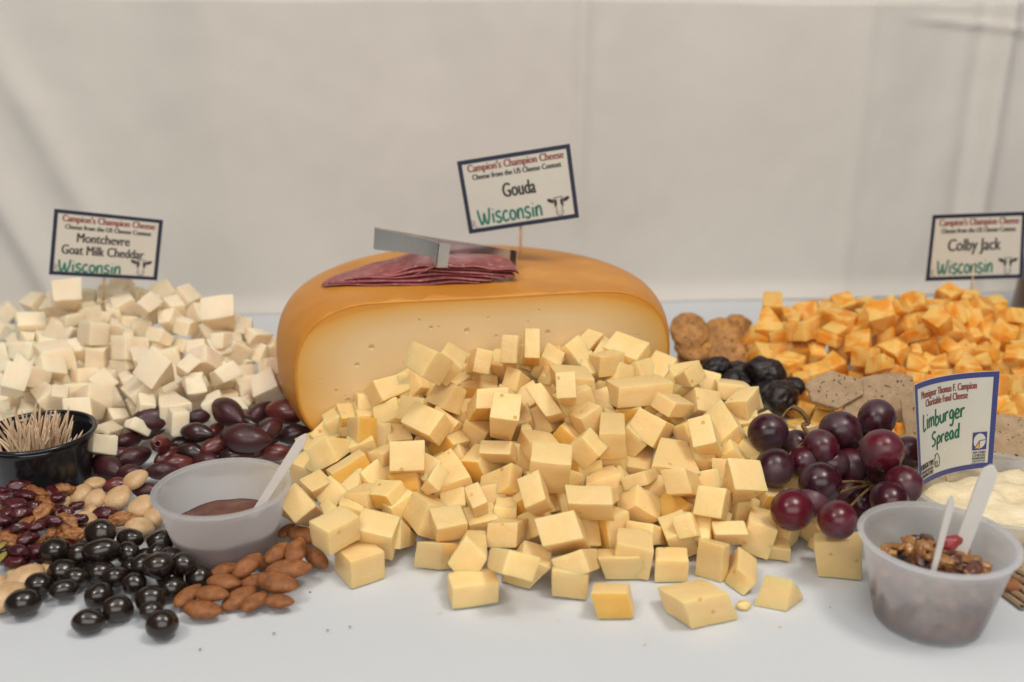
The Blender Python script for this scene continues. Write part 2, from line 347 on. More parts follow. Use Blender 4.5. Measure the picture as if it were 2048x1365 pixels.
# ------------------------------------------------------------------ the cut cheese wheel
TH = math.radians(12); U = Vector((math.cos(TH), math.sin(TH), 0)); NF = Vector((math.sin(TH), -math.cos(TH), 0))
F0 = Vector((-1.6, 66.3, 0)); CW = F0 - NF * 6.0; RW = 14.65; HW = 10.6
def wheel_profile(inset, n=26, ex=2.5, band=5.2):
    pts = []
    h = HW / 2 - inset
    for i in range(n + 1):
        t = -1 + 2 * i / n; t = math.sin(t * math.pi / 2)
        r = RW - inset - band + band * max(0, 1 - abs(t) ** ex) ** (1 / ex)
        pts.append((r, HW / 2 + h * t))
    return pts
def crown(r): return 0.10 * (1 - (r / RW) ** 2)
wheel = empty('cut_gouda_cheese', (CW.x, CW.y, 0))
tag(wheel, 'large cut gouda wheel with orange rind and pale yellow cut face', 'cheese')
def wheel_bm(inset):
    prof = wheel_profile(inset)
    prof = [(0.01, prof[0][1])] + [(prof[0][0] * k / 5, prof[0][1]) for k in (1, 2, 3, 4)] + prof + [(prof[-1][0] * k / 5, prof[-1][1]) for k in (4, 3, 2, 1)] + [(0.01, prof[-1][1])]
    bm, rings = lathe(prof, CW.x, CW.y, 120)
    for v in bm.verts:
        r = math.hypot(v.co.x - CW.x, v.co.y - CW.y)
        if v.co.z > HW / 2: v.co.z += crown(r) * (v.co.z - HW / 2) / (HW / 2)
        v.co.z = max(0.01 + inset, v.co.z + 0.10 * noise.noise(Vector((v.co.x * .12, v.co.y * .12, v.co.z * .12))) * (1 if v.co.z > 1 else 0))
    bmesh.ops.remove_doubles(bm, verts=bm.verts, dist=0.03)
    return bm
bm = wheel_bm(0.0)
bmesh.ops.bisect_plane(bm, geom=bm.verts[:] + bm.edges[:] + bm.faces[:], plane_co=F0 + NF * 0.0, plane_no=NF, clear_outer=True)
# lip of the rind: pull the open edge inward along the face
edge = [e for e in bm.edges if e.is_boundary]
r_ = bmesh.ops.extrude_edge_only(bm, edges=edge)
ctr = F0 + Vector((0, 0, HW / 2))
for v in [x for x in r_['geom'] if isinstance(x, bmesh.types.BMVert)]:
    d = v.co - ctr; L = d.length
    v.co = ctr + d * ((L - 0.16) / L)
    v.co -= NF * 0.015
bmesh.ops.recalc_face_normals(bm, faces=bm.faces)
build('rind', bm, M['rind'], wheel, smooth=True)
# paste: a slab just behind the lip, with real eyes cut into it
bm = wheel_bm(0.10)
bmesh.ops.bisect_plane(bm, geom=bm.verts[:] + bm.edges[:] + bm.faces[:], plane_co=F0 - NF * 0.03, plane_no=NF, clear_outer=True)
bmesh.ops.bisect_plane(bm, geom=bm.verts[:] + bm.edges[:] + bm.faces[:], plane_co=F0 - NF * 2.2, plane_no=-NF, clear_outer=True)
bmesh.ops.holes_fill(bm, edges=[e for e in bm.edges if e.is_boundary], sides=0)
bmesh.ops.recalc_face_normals(bm, faces=bm.faces)
m, nt, b = new_mat('wheel_paste')
geo = N(nt, 'ShaderNodeNewGeometry')
def dotn(vec, off):
    s_ = N(nt, 'ShaderNodeVectorMath', operation='SUBTRACT'); nt.links.new(geo.outputs['Position'], s_.inputs[0]); s_.inputs[1].default_value = off
    d_ = N(nt, 'ShaderNodeVectorMath', operation='DOT_PRODUCT'); nt.links.new(s_.outputs[0], d_.inputs[0]); d_.inputs[1].default_value = vec
    return d_.outputs['Value']
def mth(op, a, b2=None):
    n_ = N(nt, 'ShaderNodeMath', operation=op)
    for k, x in enumerate((a, b2)):
        if x is None: continue
        if isinstance(x, (int, float)): n_.inputs[k].default_value = x
        else: nt.links.new(x, n_.inputs[k])
    return n_.outputs[0]
ua = mth('POWER', mth('ABSOLUTE', mth('DIVIDE', dotn(U, F0 * S), 13.6 * S)), 3.2)
za = mth('POWER', mth('ABSOLUTE', mth('DIVIDE', dotn(Vector((0, 0, 1)), Vector((0, 0, HW / 2)) * S), HW / 2 * S)), 3.2)
ed = mth('POWER', mth('ADD', ua, za), 1 / 3.2)
nz_ = tex_noise(nt, coords(nt, 100, True), 0.35, 4)
edn = mth('ADD', ed, mth('MULTIPLY', mth('SUBTRACT', nz_, 0.5), 0.06))
cc = ramp(nt, edn, [(0.0, (0.76, 0.60, 0.37)), (0.70, (0.76, 0.585, 0.33)), (0.88, (0.73, 0.475, 0.19)), (0.965, (0.72, 0.39, 0.09)), (1.0, (0.68, 0.31, 0.05))])
nt.links.new(cc, b.inputs['Base Color']); b.inputs['Roughness'].default_value = 0.4; sss(b, 0.2, (1, .55, .22), 0.45)
st = N(nt, 'ShaderNodeTexWave', bands_direction='Z'); st.inputs['Scale'].default_value = 0.55; st.inputs['Distortion'].default_value = 4.0; st.inputs['Detail'].default_value = 3
nt.links.new(coords(nt, 100, True), st.inputs['Vector'])
bump(nt, b, mth('ADD', tex_noise(nt, coords(nt, 100, True), 5.0, 4), mth('MULTIPLY', st.outputs['Fac'], 0.12)), 0.14, 0.05)
M['paste'] = m
paste = build('paste', bm, M['paste'], wheel)
EYES = [[-9.56, 64.61, 7.56, 0.204], [-10.58, 64.39, 6.37, 0.171], [-3.11, 65.98, 8.31, 0.207], [-5.55, 65.46, 8.69, 0.154], [-5.01, 65.57, 8.69, 0.103], [-6.31, 65.3, 9.27, 0.102], [2.54, 67.18, 7.82, 0.194], [-12.05, 64.08, 4.6, 0.137], [-11.29, 64.24, 3.84, 0.172], [-11.48, 64.2, 4.15, 0.103], [1.12, 66.88, 8.68, 0.105], [-1.08, 66.41, 7.77, 0.139], [-1.63, 66.29, 9.15, 0.104], [1.88, 67.04, 9.51, 0.087], [-13.06, 63.86, 5.48, 0.085], [9.07, 68.57, 7.16, 0.108]]
hb = bmesh.new()
for (ex_, ey_, ez_, er_) in EYES:
    bmesh.ops.create_icosphere(hb, subdivisions=2, radius=er_, matrix=Matrix.Translation((Vector((ex_, ey_, ez_)) - NF * er_ * 0.15)))
hole = build('cutter', hb, M['paste'], wheel)
bpy.context.view_layer.update()
md = paste.modifiers.new('eyes', 'BOOLEAN'); md.object = hole; md.operation = 'DIFFERENCE'; md.solver = 'EXACT'
dg = bpy.context.evaluated_depsgraph_get()
me2 = bpy.data.meshes.new_from_object(paste.evaluated_get(dg)); paste.modifiers.clear(); paste.data = me2
bpy.data.objects.remove(hole)

# ------------------------------------------------------------------ cheese chunks, every one an object of its own
CUBES = """g - -1370,6026,185,-1322,6038,64,-1203,6106,239,-1155,6118,117,-1484,6267,169,-1436,6279,48,-1317,6347,223,-1269,6359,101
g r -965,5814,511,-957,5742,328,-858,5881,479,-849,5809,296,-1059,5941,451,-1051,5868,269,-952,6007,419,-943,5935,236
g r -1093,6392,393,-1108,6396,201,-1025,6129,387,-1040,6134,195,-931,6457,386,-946,6461,195,-820,6190,367,-835,6195,175
g - -1141,6081,316,-1001,6155,311,-1126,6060,270,-985,6135,265,-1050,5926,404,-909,6000,400,-1044,5898,335,-904,5972,330
g - -1128,5624,459,-1277,5656,360,-1064,5563,323,-1214,5594,224,-1019,5855,346,-1168,5886,247,-979,5822,298,-1128,5853,198
g r -1080,5436,294,-1038,5435,178,-886,5550,385,-844,5549,269,-1137,5552,270,-1095,5551,154,-943,5666,362,-901,5665,246
g - -896,5631,353,-776,5765,354,-872,5628,241,-751,5762,242,-784,5548,377,-664,5682,377,-793,5538,245,-672,5672,245
g - -721,5358,355,-743,5504,244,-512,5385,344,-534,5530,234,-730,5469,503,-753,5615,392,-521,5495,493,-544,5641,382
g - -842,6058,390,-878,6079,201,-780,5840,340,-816,5861,151,-709,6105,355,-745,6126,166,-627,5896,331,-663,5917,142
g - -719,6044,570,-639,6183,473,-753,5969,437,-673,6108,340,-557,5957,581,-477,6096,484,-590,5881,443,-510,6020,346
g - -618,5882,991,-520,5974,892,-688,5821,859,-590,5913,760,-449,5703,987,-351,5795,888,-538,5638,844,-439,5730,745
g - -505,6317,752,-443,6496,752,-562,6336,582,-500,6515,581,-377,6272,691,-314,6450,690,-447,6296,536,-385,6474,535
g - -613,6427,546,-480,6496,454,-642,6389,456,-509,6458,364,-509,6273,563,-375,6342,472,-562,6237,478,-429,6305,386
g - -403,6131,910,-505,6160,773,-437,5925,903,-539,5954,765,-284,6126,830,-386,6154,692,-312,5912,798,-414,5940,660
g - -227,6197,844,-261,6144,698,-119,6208,817,-154,6155,671,-279,6439,744,-314,6387,598,-172,6451,717,-206,6398,571
g - -916,6199,611,-1009,6320,499,-850,6138,488,-943,6258,375,-701,6373,616,-794,6493,503,-649,6321,522,-742,6441,409
g - -153,6593,602,-104,6640,439,-178,6479,578,-130,6526,415,-55,6564,639,-7,6611,476,-75,6439,581,-26,6486,419
g r -318,6499,565,-318,6503,373,-354,6221,557,-355,6225,364,-90,6480,561,-91,6484,369,-96,6203,558,-97,6207,366
g - -819,6312,440,-650,6365,390,-827,6267,344,-659,6319,294,-743,6152,510,-574,6205,460,-765,6102,401,-596,6155,351
g - -517,6256,562,-409,6333,424,-591,6171,456,-483,6248,319,-392,6122,586,-284,6199,449,-470,6035,475,-362,6112,337
g - -350,5910,688,-467,6054,689,-451,5857,551,-568,6000,552,-285,5991,623,-402,6134,624,-327,5931,466,-444,6074,467
g - -505,5575,486,-453,5657,374,-412,5664,593,-360,5746,481,-693,5734,515,-641,5815,402,-600,5823,622,-548,5905,509
g r -220,5693,611,-290,5890,436,-19,5753,603,-88,5951,428,-216,5779,716,-285,5977,540,-14,5839,708,-83,6037,533
g - -6,5892,595,-83,6031,656,-52,5890,487,-129,6029,547,93,5958,514,16,6097,574,13,5969,444,-64,6108,504
g - 47,6229,917,27,6173,738,74,6361,858,54,6305,680,-64,6251,915,-84,6195,736,-37,6383,856,-57,6327,678
g - 61,6218,676,22,6170,542,132,6339,575,93,6291,441,-36,6287,692,-75,6239,558,35,6408,591,-4,6360,457
g r 183,6265,742,184,6394,640,190,6399,911,191,6528,809,76,6270,743,78,6399,641,83,6404,912,85,6533,810
g - 248,6562,765,169,6616,605,195,6374,725,116,6428,565,375,6544,694,295,6598,533,334,6356,653,254,6410,493
g r 324,6610,731,188,6630,614,362,6523,637,226,6543,520,381,6694,644,245,6714,526,429,6627,612,293,6647,495
g - 524,6572,693,541,6675,612,640,6631,799,657,6735,718,416,6616,721,433,6719,640,533,6675,827,550,6779,746
g - 853,6453,669,868,6508,547,964,6594,745,979,6648,623,627,6608,711,641,6663,589,737,6749,787,752,6804,666
g - 288,6009,711,299,6006,618,531,6047,682,542,6045,588,251,6276,702,262,6273,608,494,6314,673,504,6311,579
g - 522,6508,690,696,6573,703,550,6518,591,725,6583,604,597,6363,719,771,6428,732,588,6356,569,762,6421,582
g - 216,6388,650,371,6444,567,167,6348,546,321,6404,463,270,6255,679,425,6311,596,236,6214,570,391,6269,487
g - 253,6014,589,301,6005,413,293,5877,607,342,5869,430,473,6079,646,521,6070,469,505,5941,662,553,5933,485
g - 272,5710,672,263,5814,812,322,5870,551,313,5974,690,396,5699,682,387,5802,821,404,5862,569,395,5965,708
g - 584,6393,550,743,6454,465,506,6359,457,665,6421,371,626,6242,595,785,6304,510,611,6196,462,770,6257,377
g - 685,5993,638,675,5975,498,1048,6069,648,1038,6050,507,623,6262,601,613,6243,460,986,6337,610,976,6319,470
g - 208,5755,536,252,5899,425,313,5764,559,357,5907,449,75,5892,690,119,6036,579,181,5901,713,225,6044,602
g - -7,6074,556,-132,6205,572,-49,6024,443,-175,6155,459,100,6169,436,-26,6300,452,27,6132,360,-99,6262,376
g - 347,5849,523,412,5872,351,426,5715,534,491,5738,362,476,5928,581,541,5951,409,553,5795,594,618,5818,422
g - 553,5784,559,559,5804,377,518,5522,524,525,5542,341,697,5767,556,703,5787,374,683,5510,534,690,5529,352
g - 799,5862,560,881,6007,466,714,5815,413,795,5961,318,963,5736,506,1045,5881,411,872,5689,356,954,5834,262
g - 616,6207,456,576,6197,269,602,6052,461,562,6042,274,771,6185,418,731,6175,231,749,6034,438,709,6024,250
g - 412,5443,539,522,5401,426,473,5573,550,583,5531,437,317,5497,430,427,5455,317,378,5627,441,488,5585,328
g - 750,5961,304,728,5996,109,635,5684,257,612,5719,61,914,5901,264,892,5936,68,852,5629,233,830,5664,37
g - 917,5708,428,884,5763,236,832,5427,360,800,5482,168,1085,5708,398,1053,5763,206,1135,5420,308,1102,5475,115
g - 981,5157,474,1013,5087,346,1097,5381,326,1129,5311,199,842,5206,441,874,5136,314,958,5430,294,990,5360,166
g - 1285,6394,619,1312,6468,528,1284,6471,660,1311,6546,570,1071,6424,574,1097,6498,483,1070,6501,615,1096,6576,524
g - 1137,6207,675,1255,6322,711,1079,6291,598,1197,6406,634,1191,6186,565,1308,6301,601,1106,6284,533,1223,6399,569
g - 1202,6399,567,1142,6449,417,1208,6282,544,1148,6332,394,1311,6414,548,1251,6464,398,1286,6289,499,1226,6339,349
g - 1377,6285,569,1381,6260,455,1605,6277,538,1610,6252,424,1387,6553,511,1392,6528,397,1615,6544,480,1620,6520,366
g - 1628,6478,438,1499,6571,336,1665,6406,331,1536,6499,228,1732,6587,410,1602,6680,308,1769,6511,289,1640,6604,187
g - 1028,5808,605,981,5799,510,1184,5995,521,1137,5986,426,918,5916,642,871,5908,547,1074,6103,558,1027,6094,463
g - 1401,5730,491,1521,5808,331,1338,5990,572,1458,6067,412,1285,5724,373,1405,5802,212,1222,5984,454,1342,6062,294
g - 1391,6110,489,1506,6248,546,1481,6128,358,1596,6265,414,1514,6027,532,1628,6165,588,1539,6035,370,1654,6173,427
g - 1568,6244,447,1415,6314,402,1576,6205,352,1423,6276,306,1651,6396,393,1498,6466,347,1664,6360,305,1511,6430,259
g - 1076,5766,483,1113,5723,368,1187,5855,493,1225,5812,378,1006,5859,422,1044,5816,307,1117,5949,432,1155,5905,317
g - 1082,5495,441,1056,5628,571,1210,5682,273,1184,5815,403,1219,5471,489,1193,5604,620,1306,5657,319,1281,5790,449
g - 1364,5402,404,1365,5322,241,1468,5631,256,1469,5551,93,1190,5469,388,1190,5389,225,1293,5698,240,1294,5618,77
g - 1183,4972,435,1147,4903,287,1271,5188,293,1234,5120,145,1029,5033,427,993,4964,280,1117,5249,285,1081,5181,138
g - 1241,5050,390,1213,5183,522,1270,5232,162,1242,5365,294,1442,5065,369,1415,5198,501,1373,5267,201,1345,5400,334
g - 1103,4859,213,1129,4926,105,1285,4832,228,1311,4899,121,1095,4946,256,1120,5013,148,1277,4918,271,1303,4985,163
g - 977,4925,314,1013,4856,208,1094,5151,149,1130,5081,43,876,4952,271,912,4882,165,993,5177,106,1029,5107,0
g T 1130,4701,227,1127,4714,0,1188,4804,184,1167,4746,0,998,4774,232,995,4795,0,1055,4877,189,1037,4827,0
g T 1192,4645,122,1294,4606,58,1233,4853,146,1335,4813,82,1143,4718,0,1219,4576,0,1195,4970,0,1270,4821,0
g T 1250,4497,0,1300,4525,175,1382,4621,0,1342,4521,125,1404,4441,0,1429,4470,175,1536,4565,0,1470,4466,125
g T 1536,4884,104,1552,4925,0,1556,5007,106,1573,5052,0,1327,4940,107,1342,4986,0,1347,5063,108,1363,5113,0
g - 1388,5222,206,1343,5213,21,1312,4957,243,1268,4949,59,1513,5190,184,1469,5182,0,1468,4919,200,1424,4910,16
g T 1612,4747,226,1641,4854,226,1661,4777,0,1691,4885,0,1856,4695,261,1886,4802,261,1890,4733,0,1919,4841,0
g - 1651,4980,129,1798,4964,27,1637,4938,102,1785,4923,0,1700,4880,203,1848,4864,101,1647,4829,146,1794,4813,44
g rT 396,4373,151,429,4374,0,580,4364,157,614,4373,0,423,4530,115,451,4475,0,608,4522,120,634,4475,0
g T 829,4246,179,895,4282,0,1073,4323,187,1144,4370,0,747,4521,95,789,4428,0,991,4597,102,1031,4514,0
g T 458,4706,153,506,4743,0,688,4710,156,739,4750,0,470,4929,85,506,4853,0,700,4933,88,734,4860,0
g T 767,4722,131,765,4721,0,943,4701,141,944,4716,0,787,4870,131,785,4868,0,963,4850,140,964,4864,0
g - 585,4945,211,566,4953,24,561,4748,215,542,4755,29,779,4927,200,760,4934,14,758,4723,185,740,4731,-1
g - 159,4629,268,221,4836,82,373,4637,314,435,4844,129,115,4739,377,177,4946,192,329,4747,424,390,4954,239
g - 373,4952,278,244,5056,186,394,4857,145,264,4961,53,487,5046,228,358,5150,136,503,4950,92,374,5054,0
g - 358,4597,275,198,4625,198,404,4531,181,245,4559,103,460,4795,162,301,4823,84,477,4733,77,318,4761,0
g - 544,4840,400,564,4920,259,537,4948,462,557,5028,320,298,4871,393,318,4951,251,290,4980,455,311,5060,313
g - 548,5049,408,383,5075,365,563,5005,322,397,5031,279,616,5282,284,451,5308,240,627,5246,226,462,5273,183
g - 705,5121,253,604,5197,143,862,5160,134,760,5236,24,727,5256,325,625,5331,215,883,5294,206,782,5370,97
g - 458,5611,258,509,5585,75,431,5327,281,482,5301,98,613,5612,290,664,5585,107,637,5339,347,688,5312,163
g - 783,4925,242,637,5013,223,772,4870,137,627,4958,118,930,5121,89,784,5209,70,906,5078,19,760,5166,0
g - 100,5097,545,115,5274,595,94,5158,323,109,5336,374,331,5082,521,346,5259,572,310,5146,310,325,5324,361
g - 341,5288,394,215,5401,392,325,5257,260,199,5369,257,425,5370,327,299,5483,324,408,5360,256,282,5473,253
g - -217,5008,293,-206,5111,114,-132,5036,320,-121,5138,141,-275,5136,361,-264,5238,182,-190,5163,387,-179,5265,208
g - -431,5362,225,-417,5396,36,-416,5204,210,-402,5238,21,-284,5378,250,-269,5411,61,-268,5212,211,-254,5245,22
g - -400,4790,284,-410,4837,170,-237,4849,286,-247,4895,171,-454,4919,339,-464,4966,225,-291,4978,341,-301,5024,226
g T -372,4756,213,-400,4844,0,-240,4966,106,-257,4874,0,-522,4829,183,-548,4867,0,-391,5039,76,-401,4896,0
g - -84,5362,215,-91,5333,29,-103,5089,260,-110,5060,74,25,5360,214,18,5331,27,32,5085,253,25,5056,67
g - 32,4817,305,19,4769,181,96,5063,205,82,5015,81,-136,4855,287,-150,4807,163,-72,5101,186,-86,5053,63
g T 58,4630,194,-53,4736,0,204,4623,145,94,4649,0,66,4772,229,-46,4940,0,211,4765,180,102,4849,0
g - -120,4629,263,39,4663,194,-134,4573,178,25,4607,108,-12,4413,381,147,4447,311,-55,4350,274,104,4383,204
g T -305,4456,126,-310,4459,0,-60,4518,123,-64,4514,0,-340,4594,137,-345,4613,0,-94,4655,133,-99,4669,0
g T 208,4560,168,205,4578,0,396,4543,159,393,4546,0,226,4732,136,221,4699,0,415,4715,127,407,4668,0
g - 63,4908,345,19,5049,455,126,5023,235,82,5164,344,186,4908,407,142,5049,517,236,5016,275,192,5157,385
g - 202,5173,291,53,5215,212,235,5123,215,86,5165,135,272,5303,240,123,5345,160,296,5250,157,147,5293,78
g - -242,4890,225,-340,4862,73,-241,4642,327,-340,4614,174,-138,4899,216,-236,4871,63,-127,4615,204,-226,4587,52
g - -534,5227,301,-477,5348,366,-498,5236,255,-440,5356,320,-484,5158,386,-426,5278,451,-415,5160,321,-357,5280,386
g r -516,5336,224,-650,5356,122,-469,5276,178,-604,5296,76,-437,5432,166,-572,5451,64,-434,5373,123,-569,5392,22
g - -1186,5349,227,-1178,5412,117,-1069,5425,263,-1061,5488,154,-1279,5435,266,-1271,5498,156,-1162,5512,302,-1154,5575,193
g - -1217,5308,216,-1274,5227,84,-1212,5436,132,-1269,5355,0,-1319,5338,270,-1375,5256,138,-1314,5465,186,-1371,5384,54
g - -1213,4991,206,-1343,5073,318,-1185,5220,54,-1315,5301,166,-1095,5042,289,-1225,5124,400,-1103,5270,133,-1234,5351,245
g - -1060,5170,290,-966,5181,156,-1104,5135,246,-1010,5146,112,-975,4986,323,-881,4997,189,-1042,4952,286,-948,4963,152
g - -962,4665,333,-959,4675,182,-818,4820,347,-814,4831,196,-1086,4779,338,-1083,4789,187,-941,4935,352,-938,4945,201
g - -643,4789,232,-664,4884,29,-610,4920,290,-630,5015,87,-860,4828,272,-880,4923,69,-826,4959,330,-847,5054,127
g T -846,4648,165,-850,4648,0,-681,4771,162,-685,4766,0,-973,4817,169,-978,4824,0,-808,4940,166,-813,4942,0
g - -1011,5334,215,-1044,5333,27,-985,5157,243,-1018,5157,56,-876,5364,224,-910,5363,36,-850,5166,187,-884,5165,0
g r -718,5155,291,-678,5172,194,-641,5271,336,-600,5287,239,-871,5273,245,-830,5290,148,-794,5389,291,-753,5405,194
g - -574,5259,281,-418,5322,187,-650,5215,143,-495,5278,50,-460,5013,322,-304,5077,229,-529,4958,151,-374,5022,58
g - -608,4932,265,-791,4972,254,-612,4849,122,-795,4889,111,-544,5141,50,-727,5181,39,-558,5092,11,-741,5132,0
g - -326,5778,493,-474,5868,572,-417,5744,379,-566,5833,458,-270,6012,352,-419,6101,431,-321,5987,267,-469,6076,346
g - -339,5727,381,-507,5738,272,-237,5629,183,-405,5641,73,-254,5981,244,-422,5992,134,-163,5911,130,-331,5922,21
g - -533,5574,308,-485,5638,128,-466,5318,252,-418,5382,72,-374,5632,389,-326,5696,209,-243,5370,313,-195,5433,133
g - -622,5990,320,-690,5998,135,-629,5846,334,-697,5854,149,-410,5970,259,-478,5978,74,-439,5817,246,-507,5825,61
g - -135,5482,644,-114,5625,761,-136,5654,440,-115,5797,557,47,5479,622,67,5622,739,-6,5649,415,15,5792,532
g - -202,5514,399,-158,5592,294,-10,5513,391,34,5592,287,-186,5596,451,-142,5675,347,6,5596,444,49,5675,339
g r 126,5501,456,99,5503,354,316,5581,401,290,5583,299,49,5704,480,23,5706,378,240,5783,425,213,5785,323
g - 65,6021,397,93,5986,222,49,5766,459,77,5730,284,103,6027,415,131,5992,240,127,5765,459,154,5730,284
g - -253,6106,283,-237,6106,109,-310,5969,270,-294,5970,95,-223,6083,277,-207,6083,103,-205,5954,287,-189,5954,112
g - -5,5297,446,-18,5229,311,66,5370,370,53,5302,235,-184,5410,293,-197,5342,158,-113,5483,217,-126,5415,82
g - 67,5689,209,258,5709,179,40,5669,123,230,5689,93,95,5426,310,285,5446,280,91,5384,157,281,5404,127
g - 299,5734,274,195,5721,112,367,5615,244,263,5603,83,410,5791,202,306,5778,41,444,5677,185,340,5664,24
g - 562,5741,265,650,5727,112,505,5712,229,593,5698,75,586,5613,285,675,5599,131,540,5590,266,628,5576,113
g - 764,5272,402,626,5315,327,796,5234,332,658,5277,257,871,5473,326,733,5515,251,887,5441,274,749,5483,199
g r 1427,5648,313,1280,5719,251,1457,5592,231,1310,5664,168,1531,5765,254,1384,5837,192,1520,5707,165,1373,5779,103
g - 1923,6444,183,1796,6540,157,1936,6413,107,1809,6510,81,2056,6573,117,1929,6670,91,2028,6545,50,1901,6642,24
g - 1670,6392,293,1755,6397,136,1689,6259,289,1774,6264,131,1764,6398,334,1849,6403,176,1766,6270,343,1852,6275,185
w - -3896,8099,721,-3841,8206,570,-3931,7948,583,-3876,8056,432,-3734,8035,716,-3679,8142,565,-3785,7897,617,-3730,8004,466
w - -3581,7510,782,-3607,7611,937,-3682,7705,666,-3709,7806,821,-3383,7613,777,-3410,7714,932,-3556,7789,604,-3582,7890,760
w - -3601,8120,741,-3642,8125,558,-3573,7931,732,-3614,7937,549,-3505,8152,723,-3547,8157,540,-3444,7958,699,-3485,7964,516
w - -3468,8130,754,-3530,8153,594,-3393,8070,726,-3455,8092,566,-3425,8228,760,-3487,8251,600,-3356,8160,708,-3418,8183,548
w - -3470,8052,737,-3527,8092,558,-3401,7906,683,-3458,7946,503,-3328,8118,706,-3385,8158,527,-3274,7974,657,-3331,8014,478
w - -3244,8137,746,-3122,8267,671,-3255,8088,612,-3132,8219,538,-3089,8016,759,-2967,8147,684,-3136,7968,627,-3014,8099,553
w - -3464,7758,706,-3626,7839,643,-3425,7733,565,-3587,7814,503,-3402,7881,696,-3563,7962,634,-3362,7860,571,-3523,7941,508
w - -3351,7955,656,-3359,7968,477,-3280,7754,652,-3288,7767,472,-3290,8004,668,-3298,8017,488,-3179,7793,634,-3187,7807,455
w - -3296,7715,645,-3394,7701,494,-3244,7598,649,-3342,7584,498,-3226,7757,620,-3325,7743,470,-3205,7629,591,-3303,7615,440
w - -3941,7950,538,-3982,7961,347,-3837,7704,494,-3878,7716,302,-3855,8022,517,-3896,8034,325,-3682,7777,471,-3723,7788,280
w - -3842,7714,491,-3878,7701,300,-3722,7474,487,-3758,7461,297,-3727,7797,465,-3763,7783,275,-3565,7553,450,-3601,7539,259
w - -3629,7648,621,-3514,7767,619,-3612,7657,558,-3498,7775,556,-3520,7566,652,-3405,7684,650,-3538,7562,550,-3423,7681,548
w - -3236,7339,667,-3244,7295,492,-3127,7437,625,-3135,7393,450,-3407,7512,635,-3415,7467,461,-3298,7610,593,-3306,7565,419
w - -4793,8955,168,-4730,9099,105,-4782,8900,63,-4719,9043,0,-4696,8914,180,-4633,9057,118,-4651,8875,128,-4588,9018,65
w - -4425,8465,243,-4403,8542,82,-4484,8381,188,-4462,8458,27,-4287,8365,207,-4265,8443,46,-4371,8285,165,-4349,8363,4
w - -3945,7635,503,-4013,7666,344,-3857,7533,462,-3925,7564,303,-3848,7702,488,-3917,7733,329,-3820,7596,436,-3888,7627,277
w - -3910,7365,499,-3859,7533,422,-3903,7313,382,-3852,7481,306,-3689,7312,522,-3639,7480,446,-3705,7256,393,-3654,7424,316
w - -4070,7493,457,-3972,7616,403,-4065,7456,372,-3968,7579,318,-3927,7399,488,-3830,7522,434,-3934,7364,409,-3837,7487,355
w - -3540,7122,500,-3530,7122,333,-3351,7255,490,-3342,7255,324,-3702,7346,499,-3693,7345,333,-3514,7479,490,-3505,7478,323
w - -3583,7058,455,-3476,7199,399,-3527,6963,321,-3420,7104,265,-3487,7011,517,-3380,7152,461,-3432,6925,410,-3325,7066,353
w - -3927,7188,410,-3858,7298,316,-3908,7122,333,-3838,7233,239,-3794,7134,423,-3724,7244,329,-3813,7076,367,-3744,7186,273
w - -3676,6930,485,-3586,7056,383,-3717,6874,396,-3627,7000,295,-3455,6786,518,-3365,6912,416,-3495,6713,377,-3405,6839,275
w - -2929,7222,598,-2929,7165,424,-2811,7381,530,-2811,7324,355,-3093,7326,559,-3093,7270,384,-2975,7485,490,-2975,7429,316
w - -3109,7639,637,-3106,7601,502,-3002,7718,601,-2998,7681,466,-3236,7791,598,-3233,7753,463,-3128,7870,562,-3125,7833,427
w - -3094,7629,542,-3109,7626,364,-3047,7438,541,-3061,7435,363,-3036,7660,532,-3051,7657,354,-2962,7469,531,-2976,7465,353
w - -2924,7496,786,-2856,7648,839,-2974,7556,691,-2905,7707,744,-2821,7482,707,-2753,7634,760,-2909,7547,628,-2840,7698,680
w - -2954,7807,772,-3014,7859,611,-2932,7643,726,-2991,7695,565,-2848,7839,757,-2908,7891,596,-2828,7664,678,-2887,7716,516
w - -3446,7544,317,-3534,7529,141,-3375,7340,348,-3463,7324,172,-3321,7607,299,-3409,7591,122,-3248,7371,234,-3336,7355,58
w - -3178,7475,331,-3082,7538,171,-3293,7368,235,-3196,7431,75,-3010,7286,373,-2914,7349,212,-3128,7168,242,-3031,7231,82
w - -3000,7150,314,-2953,7175,144,-2906,6974,319,-2859,6999,149,-2940,7206,341,-2892,7230,171,-2814,7030,346,-2767,7054,176
w - -2825,7050,455,-2905,7201,505,-2823,7083,338,-2903,7234,388,-2703,7110,457,-2784,7261,507,-2745,7138,324,-2826,7289,374
w - -2739,6843,419,-2664,6884,255,-2824,6737,357,-2749,6777,193,-2534,6647,468,-2458,6688,304,-2678,6529,370,-2603,6570,206
w - -2880,6933,190,-2849,6918,0,-2758,6704,234,-2727,6689,44,-2732,7062,211,-2702,7047,21,-2540,6831,252,-2509,6817,63
w - -3492,6772,332,-3424,6817,165,-3337,6553,322,-3269,6599,155,-3411,6841,369,-3343,6886,202,-3233,6636,400,-3165,6682,233
w - -3101,6510,366,-3143,6552,250,-3121,6623,416,-3163,6666,300,-3203,6474,397,-3245,6516,280,-3223,6587,447,-3265,6629,331
w - -3198,6755,299,-3076,6888,260,-3169,6732,246,-3048,6866,207,-2974,6611,438,-2852,6744,398,-2982,6549,263,-2861,6682,224
w - -3101,6891,327,-3292,6864,335,-3118,6849,107,-3309,6822,115,-3156,7155,247,-3347,7128,255,-3145,7136,98,-3336,7109,106
w - -3029,6873,328,-3140,6902,176,-2935,6723,227,-3047,6751,74,-2938,6970,275,-3049,6999,122,-2835,6821,176,-2946,6850,24
w - -2898,6404,418,-3082,6392,415,-2870,6329,254,-3053,6317,251,-2890,6631,263,-3073,6619,260,-2908,6580,172,-3091,6567,168
